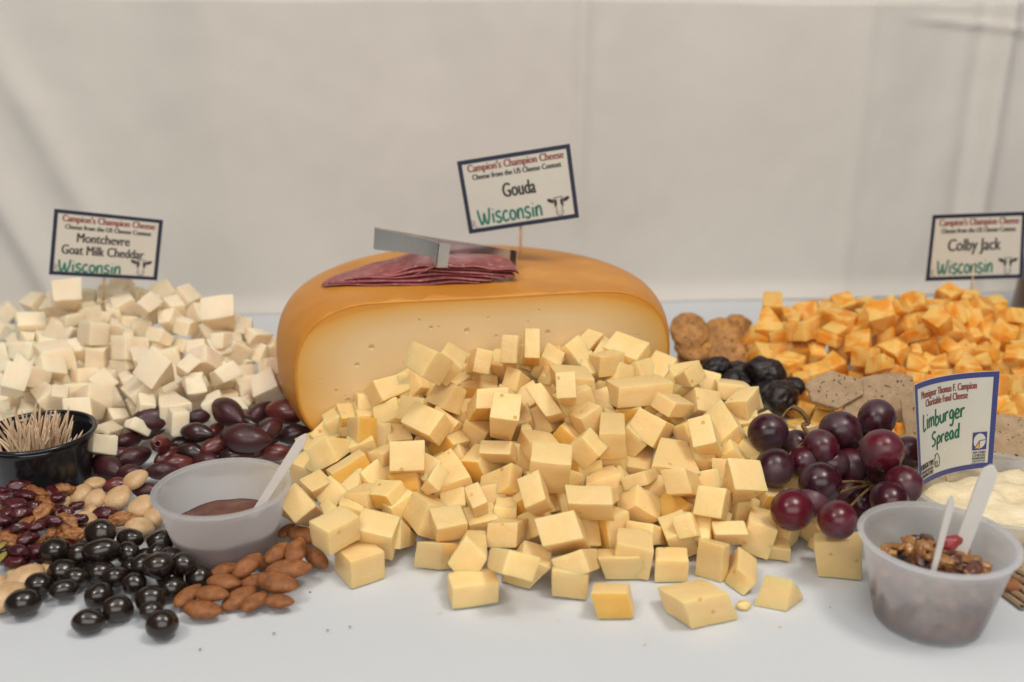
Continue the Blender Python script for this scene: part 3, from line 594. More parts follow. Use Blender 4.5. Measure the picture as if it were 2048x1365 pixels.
w - -2909,6661,246,-2968,6684,68,-2820,6550,195,-2879,6572,18,-2794,6736,210,-2853,6759,32,-2733,6633,184,-2792,6655,6
w - -3523,6450,487,-3512,6571,622,-3630,6621,334,-3619,6741,470,-3377,6496,426,-3366,6617,561,-3547,6672,292,-3536,6793,427
w - -3613,6861,230,-3612,6853,46,-3527,6613,237,-3526,6605,53,-3562,6912,221,-3561,6903,38,-3395,6667,238,-3394,6659,54
w - -3701,6789,200,-3726,6756,22,-3625,6636,216,-3650,6603,38,-3622,6829,179,-3647,6796,0,-3558,6678,199,-3583,6645,21
w - -2954,6258,369,-3091,6216,259,-2851,6213,303,-2988,6171,193,-2912,6368,319,-3048,6326,209,-2872,6320,242,-3009,6278,132
w - -2836,6204,280,-2898,6168,112,-2695,6184,246,-2758,6149,77,-2789,6451,225,-2852,6416,57,-2695,6428,180,-2757,6393,11
w - -2852,6106,263,-2717,6205,200,-2856,6048,163,-2720,6146,99,-2732,5985,331,-2596,6084,267,-2741,5923,219,-2605,6022,156
w - -2669,6383,253,-2579,6448,152,-2660,6325,234,-2570,6390,133,-2566,6326,309,-2476,6391,208,-2583,6256,253,-2493,6321,152
w - -3415,7252,325,-3296,7389,283,-3420,7211,202,-3301,7348,160,-3296,7151,355,-3177,7288,312,-3284,7114,244,-3166,7251,202
w - -3534,7274,227,-3503,7335,72,-3476,7164,219,-3446,7226,64,-3452,7310,274,-3421,7371,119,-3401,7183,212,-3370,7244,57
w - -3077,7991,728,-3129,8039,550,-2994,7833,654,-3046,7881,476,-2975,8060,709,-3027,8108,531,-2875,7905,645,-2928,7953,467
w - -2833,7806,735,-2876,7844,556,-2724,7693,694,-2767,7732,515,-2732,7900,740,-2775,7939,561,-2629,7782,681,-2673,7821,501
w - -2734,7909,800,-2854,7947,657,-2615,7857,693,-2735,7895,550,-2672,8054,793,-2791,8093,649,-2563,8001,681,-2683,8039,538
w - -2824,7636,668,-2778,7754,533,-2789,7541,593,-2743,7660,459,-2670,7621,702,-2624,7739,568,-2694,7521,611,-2648,7639,477
w - -2514,7483,617,-2546,7469,495,-2491,7609,597,-2522,7596,475,-2640,7512,656,-2671,7499,534,-2617,7639,636,-2648,7626,514
w - -2572,7759,706,-2699,7841,588,-2496,7678,576,-2623,7760,458,-2444,7898,672,-2571,7980,555,-2391,7820,552,-2518,7902,434
w - -2422,7432,650,-2446,7541,802,-2409,7656,503,-2433,7766,655,-2168,7468,675,-2192,7577,827,-2228,7684,500,-2252,7793,652
w - -2570,8059,665,-2720,8042,551,-2506,8000,637,-2657,7982,523,-2524,8168,635,-2674,8150,520,-2491,8091,554,-2641,8074,439
w - -2240,7744,612,-2398,7784,528,-2214,7701,507,-2372,7741,423,-2208,7859,571,-2366,7899,487,-2158,7825,494,-2315,7866,410
w - -2529,7720,545,-2624,7730,396,-2494,7629,505,-2589,7639,356,-2495,7795,516,-2590,7805,367,-2430,7703,476,-2526,7714,327
w - -2243,7415,560,-2245,7383,445,-2209,7534,529,-2211,7502,414,-2363,7449,538,-2365,7417,422,-2329,7568,506,-2331,7536,391
w - -2217,7543,532,-2377,7585,457,-2199,7491,452,-2358,7533,377,-2174,7654,491,-2333,7696,416,-2144,7599,404,-2303,7642,329
w - -2135,7612,541,-2028,7732,497,-2138,7614,448,-2030,7735,405,-2011,7525,514,-1904,7646,470,-2089,7529,427,-1982,7650,383
w - -2018,7714,404,-1937,7792,260,-2007,7598,343,-1926,7675,199,-1909,7692,448,-1828,7770,305,-1899,7579,398,-1818,7657,255
w - -2703,7409,604,-2854,7500,591,-2735,7338,508,-2886,7429,495,-2647,7484,502,-2798,7575,490,-2680,7426,449,-2831,7517,436
w - -2710,7544,422,-2597,7633,326,-2574,7367,408,-2461,7455,312,-2672,7573,480,-2559,7662,384,-2531,7408,503,-2418,7496,407
w - -2511,7332,527,-2526,7435,368,-2483,7149,406,-2498,7253,247,-2372,7358,531,-2386,7461,372,-2330,7175,409,-2344,7278,250
w - -2285,7079,586,-2450,7111,506,-2259,6952,475,-2423,6984,394,-2190,7198,430,-2354,7230,349,-2170,7083,353,-2335,7114,273
w - -2170,7148,436,-2325,7157,326,-2116,7029,302,-2271,7039,193,-2117,7270,322,-2272,7279,213,-2030,7168,239,-2185,7177,130
w - -2264,7413,383,-2431,7472,294,-2148,7346,127,-2315,7405,38,-2212,7540,377,-2380,7599,288,-2100,7470,111,-2267,7529,22
w - -2107,7238,345,-2259,7274,233,-2010,7193,230,-2161,7229,118,-2022,7408,316,-2173,7444,203,-1974,7363,204,-2126,7399,91
w - -2154,7601,354,-2262,7607,204,-2107,7487,288,-2215,7492,139,-2086,7659,278,-2194,7665,129,-2040,7563,268,-2148,7568,118
w - -1988,7369,329,-1846,7448,241,-1969,7261,247,-1827,7341,158,-1901,7314,402,-1759,7394,314,-1894,7214,342,-1752,7294,253
w - -2013,7566,295,-1871,7669,248,-2036,7534,207,-1894,7637,160,-1899,7416,359,-1757,7520,311,-1893,7372,234,-1751,7476,187
w - -2862,7275,394,-2965,7337,262,-2800,7211,298,-2902,7273,165,-2791,7372,367,-2893,7434,235,-2734,7321,312,-2837,7383,180
w - -2513,6517,429,-2654,6572,530,-2525,6757,349,-2666,6811,450,-2393,6626,602,-2533,6680,703,-2436,6817,372,-2577,6871,473
w - -2427,6801,513,-2350,6930,570,-2454,6868,410,-2377,6996,467,-2333,6781,447,-2255,6909,505,-2417,6859,379,-2340,6987,436
w - -2469,6991,331,-2473,7071,158,-2383,6852,268,-2387,6931,95,-2314,7070,366,-2318,7149,193,-2231,6928,296,-2235,7008,123
w - -2244,6950,392,-2131,7083,431,-2224,6937,281,-2110,7070,320,-2170,6841,448,-2056,6974,487,-2091,6832,350,-1978,6964,389
w - -2334,6708,317,-2384,6827,435,-2337,6782,243,-2388,6901,361,-2200,6772,315,-2250,6891,433,-2309,6834,206,-2359,6952,324
w - -2522,6641,360,-2541,6633,177,-2430,6410,351,-2449,6402,168,-2424,6734,336,-2443,6726,152,-2229,6506,335,-2248,6498,152
w - -2295,6275,357,-2311,6241,194,-2190,6328,330,-2206,6295,167,-2389,6449,330,-2405,6415,167,-2284,6502,303,-2301,6469,141
w - -2216,7086,225,-2225,7070,38,-2155,6909,240,-2163,6893,52,-2124,7135,218,-2133,7119,31,-2033,6956,227,-2041,6940,40
w - -2217,6769,294,-2158,6763,119,-2185,6506,313,-2126,6500,138,-2126,6796,323,-2068,6791,148,-2041,6539,360,-1983,6534,185
w - -1869,6634,245,-1911,6681,130,-1964,6755,293,-2006,6802,178,-1990,6602,252,-2033,6649,137,-2086,6723,301,-2128,6770,185
w - -2015,7169,224,-1999,7211,51,-1937,7018,180,-1921,7060,8,-1906,7206,228,-1890,7249,55,-1857,7063,210,-1841,7106,38
w - -1916,7270,228,-1887,7293,52,-1857,7088,218,-1828,7111,42,-1826,7308,251,-1797,7330,75,-1752,7123,235,-1724,7146,59
w - -1891,6824,249,-1961,6962,355,-1821,6963,119,-1891,7101,224,-1720,6851,330,-1790,6989,436,-1700,6981,170,-1770,7119,276
w - -1962,6799,265,-2101,6761,144,-1900,6791,211,-2039,6752,91,-1960,6968,223,-2099,6929,102,-1924,6959,168,-2062,6921,47
w - -2747,6916,387,-2804,7055,470,-2770,6956,262,-2827,7095,345,-2638,6965,346,-2696,7104,429,-2715,7015,252,-2772,7154,335
w - -2615,6549,395,-2665,6567,226,-2563,6390,359,-2613,6408,190,-2521,6594,367,-2571,6611,198,-2456,6437,335,-2505,6454,166
o - 2191,8427,617,2208,8483,435,2140,8215,552,2156,8271,369,2343,8397,625,2359,8453,443,2319,8183,554,2335,8239,372
o - 2101,8086,576,2103,8174,403,1991,7834,448,1993,7922,275,2161,8081,577,2164,8169,404,2257,7829,447,2260,7917,274
o - 2289,8212,546,2304,8254,361,2302,8053,496,2317,8095,311,2405,8224,543,2420,8266,357,2441,8077,527,2456,8119,342
o - 2306,8069,504,2333,8076,324,2276,7935,512,2303,7942,332,2417,8038,539,2444,8044,359,2356,7891,506,2383,7898,326
o - 2515,8275,462,2569,8255,278,2424,7998,474,2478,7977,290,2594,8254,495,2648,8233,311,2586,7980,518,2640,7959,333
o - 2293,7522,606,2166,7651,567,2313,7488,466,2186,7617,426,2449,7653,572,2322,7783,533,2447,7627,458,2320,7757,418
o - 2304,7909,463,2351,7949,296,2267,7757,429,2314,7797,262,2396,7880,497,2443,7919,330,2357,7718,435,2404,7758,268
o - 2676,8348,586,2707,8351,397,2554,8073,560,2585,8075,371,2752,8312,596,2783,8315,407,2751,8044,594,2782,8047,405
o - 2570,7953,602,2564,7975,414,2711,7750,549,2705,7772,362,2706,8055,585,2700,8077,397,2865,7868,582,2860,7890,395
o - 2604,7643,487,2609,7666,364,2727,7739,509,2731,7763,387,2499,7771,505,2504,7795,383,2621,7868,528,2626,7892,405
o - 2374,7625,415,2380,7687,237,2358,7467,357,2364,7528,180,2500,7613,413,2506,7674,235,2487,7456,361,2493,7518,183
o - 2924,8401,552,2961,8435,368,2891,8288,524,2928,8321,341,3056,8341,568,3093,8375,385,2970,8224,530,3007,8258,346
o - 2945,8051,637,2859,8187,563,3010,8045,524,2925,8181,450,3008,8122,668,2923,8258,595,3099,8135,613,3014,8271,540
o - 2873,8051,560,2902,8101,389,2909,7929,533,2938,7979,361,3009,8062,589,3038,8112,418,2994,7935,550,3023,7986,378
o - 2785,7650,493,2717,7796,417,2873,7640,410,2805,7786,334,2885,7724,557,2818,7869,481,2950,7710,462,2883,7856,386
o - 2800,7499,631,2806,7656,725,2907,7567,507,2913,7724,601,2973,7448,700,2980,7606,794,3031,7519,583,3037,7676,677
o - 2717,7675,486,2731,7729,323,2694,7554,450,2708,7609,287,2802,7668,500,2816,7722,337,2800,7544,454,2815,7598,291
o - 2545,7471,514,2432,7590,522,2543,7452,423,2429,7571,431,2689,7587,433,2575,7707,442,2645,7578,375,2532,7698,383
o - 2131,7240,351,2132,7253,239,2315,7402,373,2316,7415,261,2011,7374,359,2013,7387,246,2195,7536,380,2197,7549,268
o - 2513,7442,408,2560,7500,234,2395,7388,336,2442,7447,162,2588,7284,354,2636,7342,180,2455,7245,326,2503,7303,152
o - 2578,7379,411,2632,7530,512,2681,7449,302,2735,7601,402,2740,7307,483,2794,7458,583,2799,7360,321,2853,7512,421
o - 2711,7123,538,2593,7260,499,2691,7069,394,2574,7205,356,2831,7216,490,2714,7353,451,2817,7160,344,2700,7297,305
o - 2739,6974,548,2651,7097,474,2721,6901,431,2634,7024,358,2841,7011,472,2754,7135,399,2828,6958,416,2741,7081,343
o - 2614,7345,296,2605,7352,110,2593,7216,312,2584,7223,126,2755,7310,309,2746,7317,123,2682,7169,288,2672,7176,101
o - 2182,7324,273,2217,7327,88,2135,7167,270,2170,7169,85,2311,7286,305,2346,7289,119,2261,7124,286,2296,7127,100
o - 2884,7453,459,2785,7554,345,2968,7404,379,2868,7506,265,3054,7595,474,2954,7697,360,3076,7539,370,2976,7641,256
o - 3304,8156,677,3213,8263,544,3372,8081,544,3281,8188,412,3490,8329,662,3399,8436,530,3566,8274,592,3475,8381,460
o - 3155,7924,696,3062,8002,559,3164,7825,619,3072,7903,481,3242,7983,655,3150,8061,518,3287,7888,588,3195,7966,451
o - 3212,8369,566,3175,8433,414,3280,8305,551,3243,8368,399,3342,8456,595,3305,8520,443,3340,8381,549,3302,8445,397
o - 3393,7827,631,3472,7826,506,3497,7789,648,3576,7788,523,3438,7997,638,3517,7997,514,3543,7959,655,3621,7958,531
o - 3602,8029,648,3472,8136,629,3607,8018,575,3477,8125,556,3711,8151,627,3581,8258,608,3704,8136,541,3574,8243,522
o - 3911,8437,640,3934,8468,451,3841,8264,615,3864,8296,426,4052,8385,660,4074,8417,471,3991,8205,612,4014,8236,423
o - 3622,7949,658,3527,8047,523,3735,7853,504,3640,7951,369,3852,8133,625,3756,8232,490,3906,8059,538,3810,8157,402
o - 3867,8109,619,3759,8210,550,3889,8070,560,3781,8171,491,3982,8193,589,3874,8294,520,3968,8156,535,3859,8257,466
o - 4099,8344,599,4123,8389,415,4088,8213,570,4112,8259,386,4216,8343,619,4240,8388,435,4228,8210,584,4252,8256,400
o - 4044,8248,548,4053,8288,359,4019,8102,531,4027,8143,342,4214,8213,564,4223,8253,375,4160,8056,513,4169,8096,324
o - 3979,8059,544,4096,8129,412,3888,8018,447,4005,8088,315,4030,7942,534,4147,8011,402,3959,7903,445,4076,7973,312
o - 3996,7872,549,3966,7932,370,3857,7687,512,3827,7748,333,4140,7779,495,4110,7840,317,4021,7592,449,3991,7652,271
o - 4060,7812,653,3996,7970,578,4063,7759,545,3999,7916,470,4219,7863,633,4155,8020,558,4210,7805,512,4146,7963,437
o - 3061,8148,615,2980,8205,448,3144,8040,524,3063,8096,358,3220,8286,570,3139,8342,403,3298,8188,513,3217,8244,346
o - 2968,7661,630,2855,7808,672,2925,7667,456,2812,7814,498,3168,7820,570,3055,7967,612,3155,7851,473,3042,7998,515
o - 3246,7893,549,3146,8018,450,3258,7830,455,3157,7955,356,3357,7975,537,3257,8100,438,3387,7904,419,3287,8029,320
o - 3360,7937,548,3261,8072,480,3415,7917,428,3317,8051,360,3462,8016,557,3364,8151,489,3506,8008,476,3408,8143,408
o - 3295,7632,541,3170,7740,462,3324,7599,441,3199,7708,362,3388,7750,548,3263,7859,469,3436,7712,429,3311,7821,351
o - 3620,7902,571,3528,7970,417,3567,7704,488,3475,7772,333,3763,7902,458,3671,7970,303,3754,7716,409,3663,7784,255
o - 3321,7451,585,3243,7611,629,3394,7525,483,3315,7686,528,3433,7489,681,3354,7649,725,3495,7549,536,3417,7710,581
o - 3647,7632,535,3603,7701,384,3665,7537,485,3621,7606,334,3747,7683,525,3702,7751,374,3782,7589,481,3737,7657,330
o - 3415,7662,389,3462,7725,215,3453,7518,363,3501,7581,188,3517,7700,446,3565,7762,271,3589,7548,396,3637,7610,221
o - 3459,7531,359,3606,7554,251,3434,7482,308,3581,7505,201,3528,7430,429,3675,7454,322,3457,7362,320,3604,7385,212
o - 3299,7448,350,3378,7475,184,3236,7307,315,3315,7334,148,3392,7398,404,3471,7424,238,3344,7248,341,3423,7275,175
o - 2949,7665,389,2927,7730,208,3043,7565,341,3021,7631,160,3150,7801,414,3127,7866,233,3214,7702,370,3192,7768,189
o - 2834,7045,517,2763,7211,525,2929,7069,387,2858,7234,395,2958,7073,565,2887,7238,573,2999,7117,499,2929,7283,506
o - 3112,7426,394,3120,7486,214,3026,7249,329,3033,7309,149,3241,7368,378,3248,7428,198,3168,7193,319,3176,7253,139
o - 3032,7271,297,3053,7282,110,2984,7122,277,3005,7132,89,3169,7220,304,3191,7231,116,3107,7074,295,3129,7084,107
o - 3224,7303,304,3269,7325,121,3211,7174,273,3256,7196,90,3399,7252,328,3444,7274,145,3343,7129,313,3388,7151,130
o - 3436,7204,475,3421,7221,293,3265,6960,449,3249,6977,267,3507,7139,444,3491,7156,263,3445,6904,446,3430,6920,264
o - 3506,7132,464,3425,7244,376,3542,7093,402,3461,7205,314,3649,7232,477,3568,7345,389,3668,7182,382,3587,7295,294
o - 3747,7640,390,3797,7606,214,3610,7391,418,3659,7357,242,3806,7602,434,3856,7569,257,3735,7347,445,3784,7314,268
o - 3800,7339,382,3868,7411,247,3946,7273,389,4014,7346,255,3870,7454,461,3939,7526,326,4016,7389,468,4085,7461,334
o - 3651,7205,492,3545,7329,458,3668,7191,415,3561,7315,380,3757,7292,499,3651,7416,464,3757,7265,383,3650,7390,348
o - 3853,7703,426,3816,7728,261,3834,7574,400,3797,7599,235,3943,7682,395,3906,7707,230,3893,7564,403,3856,7589,238
o - 3174,7566,421,3149,7618,263,3144,7449,393,3119,7501,235,3255,7563,416,3230,7615,258,3236,7442,377,3211,7494,219
o - 3192,7808,436,3099,7878,302,3225,7735,384,3132,7805,250,3286,7894,422,3193,7964,287,3325,7816,352,3232,7885,217
o - 3982,7603,440,3986,7620,264,3949,7490,452,3953,7507,277,4081,7576,467,4085,7593,292,4024,7446,430,4028,7463,255
o - 3597,6933,381,3480,7080,365,3593,6895,182,3476,7042,166,3750,7037,343,3632,7184,327,3713,7001,151,3595,7148,136
o - 3739,7012,340,3627,7159,293,3753,6973,198,3642,7120,150,3892,7118,319,3781,7265,272,3896,7080,180,3784,7227,133
o - 3555,6820,171,3625,6808,0,3490,6661,189,3559,6650,18,3648,6791,245,3718,6779,74,3606,6615,208,3676,6603,37
o - 3582,6655,186,3591,6617,10,3519,6514,221,3529,6475,46,3664,6616,207,3674,6577,32,3589,6470,228,3599,6431,53
o - 2099,6837,232,2094,6888,61,2040,6703,182,2036,6754,11,2209,6782,202,2205,6833,31,2133,6657,179,2129,6708,7
o - 2203,6764,209,2302,6801,70,2180,6696,140,2278,6733,1,2304,6663,221,2402,6699,82,2207,6600,168,2305,6637,29
o - 1954,6593,177,1959,6584,0,1927,6457,194,1932,6449,18,2064,6564,194,2069,6556,17,2005,6420,188,2009,6412,11
g f 1852,5415,51,1845,5455,262,1701,5480,34,1695,5520,245,1937,5605,18,1931,5645,229,1787,5670,1,1781,5710,212
g f 1715,5697,126,1577,5723,68,1661,5789,297,1523,5816,239,1659,5545,190,1521,5571,132,1605,5637,361,1467,5664,303
g rf 1484,5230,256,1430,5434,282,1439,5242,68,1384,5445,93,1663,5283,217,1608,5487,243,1618,5295,28,1563,5498,54
g f 161,4947,166,29,5005,72,253,5042,94,122,5100,0,132,5059,275,0,5116,181,224,5154,202,93,5211,109
g f 1311,6239,264,1391,6117,406,1134,6186,319,1214,6064,460,1308,6365,375,1388,6243,516,1130,6312,429,1210,6189,571
g f 1653,5363,231,1645,5413,85,1553,5233,193,1545,5283,47,1798,5263,189,1789,5313,42,1698,5134,151,1689,5184,4
g f -248,6415,691,-381,6364,626,-172,6410,540,-305,6360,475,-302,6598,659,-435,6547,594,-226,6593,508,-359,6543,443
g rf 1026,5212,32,934,5120,118,914,5352,59,821,5261,146,1108,5252,162,1015,5161,248,996,5392,189,903,5301,276
g rf 461,5070,0,435,5101,216,600,5164,3,574,5196,219,549,4941,29,523,4973,245,687,5035,32,661,5067,248
g f 1114,5153,0,1209,5020,56,992,5098,78,1088,4965,134,1164,5251,147,1259,5118,203,1042,5196,225,1138,5064,281
g f -1174,6410,369,-1311,6368,301,-1119,6223,373,-1257,6182,306,-1084,6432,173,-1222,6390,105,-1030,6245,177,-1167,6203,110
g f 1707,6039,235,1569,6117,226,1682,6011,381,1543,6090,372,1623,5886,192,1485,5965,183,1598,5859,338,1459,5938,329
g rf 556,5510,198,549,5545,349,407,5438,207,400,5473,358,472,5678,155,465,5713,306,323,5606,164,316,5641,315
g f 1737,5741,126,1700,5937,199,1831,5797,23,1794,5993,96,1857,5726,228,1820,5922,301,1951,5782,126,1915,5978,199
g f 1666,5915,297,1669,6066,348,1640,5975,123,1643,6126,174,1849,5921,271,1852,6072,323,1823,5980,97,1826,6132,149
g rf 832,5989,503,855,6156,516,672,6014,471,694,6180,483,865,5996,348,888,6163,361,704,6021,316,727,6187,328
g rf -146,5521,182,-51,5678,233,-204,5502,346,-109,5659,397,-266,5605,149,-172,5761,200,-324,5586,313,-229,5743,364
g f -806,5599,344,-914,5458,299,-706,5557,236,-814,5415,191,-889,5700,227,-997,5558,183,-789,5657,119,-898,5516,75
g f 22,6630,668,5,6654,503,30,6457,643,13,6481,477,178,6639,653,161,6663,488,186,6467,628,169,6490,462
g f -641,5178,28,-693,5142,225,-739,5297,24,-791,5261,221,-520,5279,79,-572,5243,275,-618,5398,75,-670,5362,271
g f 217,6150,510,235,6260,404,140,6249,599,158,6358,492,61,6099,431,79,6209,325,-16,6198,520,2,6307,413
g f 133,6146,393,56,6024,440,260,6104,493,184,5983,540,212,6039,247,136,5918,294,340,5998,347,263,5876,394
g f 2075,5979,171,1935,6058,229,2049,6059,0,1910,6138,58,2171,6113,219,2032,6192,277,2145,6193,48,2006,6272,106
g f 989,4896,216,964,5090,254,847,4888,163,822,5081,201,1048,4936,53,1022,5129,90,906,4927,0,880,5120,37
g f -48,5776,366,98,5806,342,-65,5719,196,82,5748,172,-11,5628,413,136,5657,388,-27,5570,242,119,5600,218
g f -240,4998,190,-69,5047,206,-283,5136,228,-113,5185,245,-237,5052,0,-66,5101,16,-280,5190,39,-110,5239,55
g f 1693,5306,190,1585,5162,110,1750,5200,303,1642,5056,223,1831,5263,80,1722,5120,0,1888,5158,192,1780,5014,113
g rf -1058,6437,221,-1227,6375,241,-1033,6418,374,-1203,6356,393,-988,6236,186,-1158,6174,205,-963,6217,338,-1133,6155,357
g f 395,5362,281,259,5266,293,431,5293,141,295,5198,153,314,5468,208,178,5373,219,350,5400,68,214,5304,79
g rf 386,5975,449,292,6001,313,303,5789,471,209,5815,335,499,5914,360,405,5939,224,415,5728,382,322,5754,246
g f -160,5788,406,-67,5986,419,-295,5847,477,-202,6044,490,-227,5831,245,-134,6028,259,-361,5889,316,-268,6086,330
g rf 1007,5921,459,1107,5947,337,1055,6059,527,1155,6084,404,891,6001,381,991,6026,258,938,6138,449,1038,6163,326
g f -219,5456,205,-57,5477,235,-185,5395,63,-23,5416,93,-211,5288,279,-49,5309,309,-177,5227,137,-15,5248,167
g f 164,5972,313,129,5906,455,-6,5964,267,-41,5898,410,138,6130,379,103,6064,522,-31,6122,334,-66,6056,476
g f 293,6180,554,419,6285,549,201,6293,627,327,6398,622,227,6250,361,353,6355,357,135,6363,434,261,6468,429
g f 1088,5792,217,1101,5731,398,1248,5779,201,1261,5718,382,1069,5625,162,1082,5564,343,1229,5612,146,1242,5551,327
g f 748,6644,562,862,6465,607,698,6573,407,812,6394,452,624,6583,630,739,6404,676,574,6511,475,689,6332,521
g f 1034,6419,545,896,6528,574,1071,6500,420,934,6608,448,1147,6534,654,1009,6643,682,1185,6615,528,1047,6724,557
g rf -541,5817,296,-455,5780,453,-438,5943,269,-352,5906,426,-444,5722,222,-359,5686,378,-341,5848,195,-256,5812,351
g f -530,6372,404,-624,6248,448,-657,6447,343,-751,6322,388,-556,6442,545,-650,6318,589,-683,6517,484,-777,6392,529
g rf -550,5364,185,-725,5384,156,-520,5540,121,-695,5559,92,-569,5422,336,-744,5442,307,-538,5598,272,-714,5618,243
g f -775,5950,416,-799,6088,347,-940,5924,420,-964,6062,350,-767,5875,264,-790,6013,195,-932,5849,268,-955,5987,198
g f 931,6251,342,969,6244,502,990,6097,320,1028,6090,480,778,6188,376,816,6181,536,837,6034,354,875,6026,514
g f 1647,5127,16,1668,5080,215,1540,5010,0,1561,4963,199,1532,5227,52,1553,5181,251,1425,5111,36,1446,5064,235
g rf 1255,6546,387,1249,6402,468,1302,6620,522,1296,6477,603,1400,6519,351,1394,6376,432,1447,6593,485,1441,6450,567
g f -380,6040,536,-261,6164,506,-460,6082,393,-342,6207,363,-281,5925,446,-163,6049,417,-362,5967,303,-243,6092,274
g f 596,6575,633,514,6689,529,467,6629,794,385,6744,690,494,6463,590,412,6577,486,366,6517,751,283,6632,647
g rf 156,5345,142,20,5347,50,68,5341,272,-68,5343,180,157,5188,137,21,5190,45,69,5183,268,-67,5185,175
g f -892,5469,229,-878,5435,27,-983,5283,254,-970,5249,53,-753,5404,249,-739,5370,48,-844,5218,275,-830,5183,73
g f 1154,5266,249,1005,5346,309,1078,5218,125,929,5299,186,1194,5396,174,1045,5477,235,1118,5349,51,969,5429,111
g f -977,5351,216,-1075,5314,103,-924,5488,125,-1023,5451,12,-1094,5443,288,-1193,5406,175,-1042,5581,197,-1140,5544,84
g f 1216,5666,244,1320,5690,139,1356,5636,376,1460,5660,271,1216,5822,280,1320,5847,174,1356,5792,412,1460,5816,306
g f 711,5713,386,541,5756,364,674,5553,366,503,5596,345,736,5728,223,565,5771,202,698,5568,203,527,5611,182
g rf 1831,5645,213,1932,5455,177,1973,5724,194,2074,5534,158,1802,5659,56,1903,5469,19,1944,5738,36,2044,5549,0
g rf 724,6765,593,597,6789,671,767,6660,695,640,6684,772,645,6643,500,518,6667,577,687,6538,601,560,6561,679
g f 481,6152,540,539,6080,372,623,6151,589,681,6079,421,503,6308,480,560,6236,313,644,6308,529,702,6236,362
g f 463,6610,507,500,6487,429,465,6515,656,502,6392,577,613,6643,526,650,6520,448,615,6548,675,652,6425,596
g f 696,5996,331,820,5950,231,630,5801,339,754,5754,240,783,5972,451,908,5925,352,717,5777,460,842,5730,361
g f -831,6126,222,-897,6033,347,-869,6268,308,-934,6175,433,-668,6120,302,-734,6027,428,-706,6262,389,-771,6169,514
g f 1792,5505,253,1683,5440,119,1827,5646,156,1718,5581,22,1669,5579,317,1560,5515,183,1704,5721,220,1595,5656,86
g f 1427,5207,46,1276,5145,66,1364,5358,40,1213,5296,60,1445,5222,228,1294,5160,248,1382,5373,222,1231,5311,242
g f -1300,5822,0,-1231,5969,18,-1284,5796,157,-1214,5943,175,-1448,5889,27,-1379,6036,44,-1432,5862,184,-1362,6009,201
g f -607,6233,549,-489,6354,491,-668,6343,657,-549,6464,599,-725,6289,426,-607,6410,368,-785,6399,534,-667,6520,476
g f 1644,6059,251,1603,6006,400,1433,6088,203,1392,6034,352,1653,6236,317,1611,6183,466,1442,6265,269,1401,6211,418
g f -158,6521,499,-204,6475,638,-76,6646,567,-122,6599,706,-18,6422,512,-64,6375,651,64,6546,580,18,6500,719
g f 1519,5904,358,1633,5832,286,1428,5916,203,1542,5843,131,1436,5738,394,1550,5666,322,1345,5750,239,1459,5677,167
g f 978,5022,0,1135,4965,25,925,4935,137,1081,4878,162,1014,5166,105,1170,5109,130,960,5078,242,1117,5022,267
g f -812,5796,174,-963,5758,128,-856,5960,187,-1008,5923,141,-866,5765,379,-1018,5727,333,-910,5930,392,-1062,5892,346
g f 809,6453,436,747,6536,570,934,6571,422,872,6654,555,900,6369,531,837,6451,665,1025,6486,517,962,6569,651
g rf -620,6390,621,-714,6509,599,-764,6267,566,-859,6386,545,-574,6401,476,-668,6520,455,-719,6277,422,-813,6396,400
g f 73,5503,137,-48,5426,69,-20,5526,276,-141,5449,208,129,5362,198,8,5285,130,36,5385,337,-85,5308,269
g f 982,6432,468,1110,6503,417,1024,6300,393,1153,6371,341,1078,6373,626,1206,6444,574,1120,6241,551,1249,6312,499
g rf 534,5503,225,643,5510,331,664,5517,91,773,5525,197,550,5323,220,659,5330,327,680,5338,86,789,5345,193
g f -1251,6235,336,-1359,6178,233,-1102,6203,196,-1211,6146,94,-1275,6391,274,-1383,6334,172,-1126,6359,135,-1235,6302,32
g f 258,6590,664,155,6484,754,202,6520,518,99,6414,608,146,6693,657,43,6587,747,90,6622,511,-13,6516,601
g f -517,5425,251,-502,5535,103,-425,5529,338,-410,5639,190,-655,5508,299,-640,5618,151,-563,5612,386,-548,5722,237
g f 1941,6225,51,1925,6375,2,2091,6241,49,2075,6390,0,1937,6290,249,1921,6440,200,2086,6306,247,2070,6455,198
g f -392,6397,354,-501,6494,427,-263,6486,429,-372,6583,502,-398,6263,523,-508,6360,596,-269,6352,598,-379,6449,671
g f -856,6409,556,-768,6296,615,-716,6510,541,-628,6398,599,-831,6353,412,-743,6241,471,-691,6454,397,-604,6342,456
g f -1181,5642,179,-1094,5744,282,-1318,5730,207,-1230,5833,310,-1137,5760,24,-1049,5862,127,-1273,5848,53,-1186,5951,155
g f -127,6473,692,-266,6391,719,-136,6435,530,-274,6352,557,-217,6616,663,-356,6533,690,-226,6577,501,-365,6494,528
g f -1036,6261,482,-1080,6429,436,-1040,6212,308,-1084,6380,262,-890,6296,469,-934,6463,422,-895,6246,295,-939,6414,248
g rf -859,5587,169,-914,5509,305,-872,5458,89,-928,5380,226,-1010,5626,130,-1065,5549,266,-1023,5497,51,-1079,5419,187
g f 1038,5448,292,1220,5425,345,1075,5587,228,1257,5563,281,1071,5371,144,1253,5348,196,1107,5510,80,1290,5486,132
g f 939,5423,282,794,5401,338,911,5314,167,766,5292,223,885,5538,187,740,5516,243,857,5428,72,712,5406,128
w f -3136,7302,436,-3161,7312,276,-3148,7483,449,-3173,7492,289,-3284,7291,459,-3309,7301,298,-3296,7471,471,-3321,7481,311
w f -3070,7748,586,-3071,7738,416,-3020,7588,595,-3021,7577,425,-2919,7795,582,-2920,7785,412,-2869,7634,591,-2871,7624,421
w rf -3468,6611,170,-3308,6593,190,-3449,6769,165,-3290,6751,185,-3448,6604,5,-3289,6585,25,-3429,6761,0,-3270,6743,20
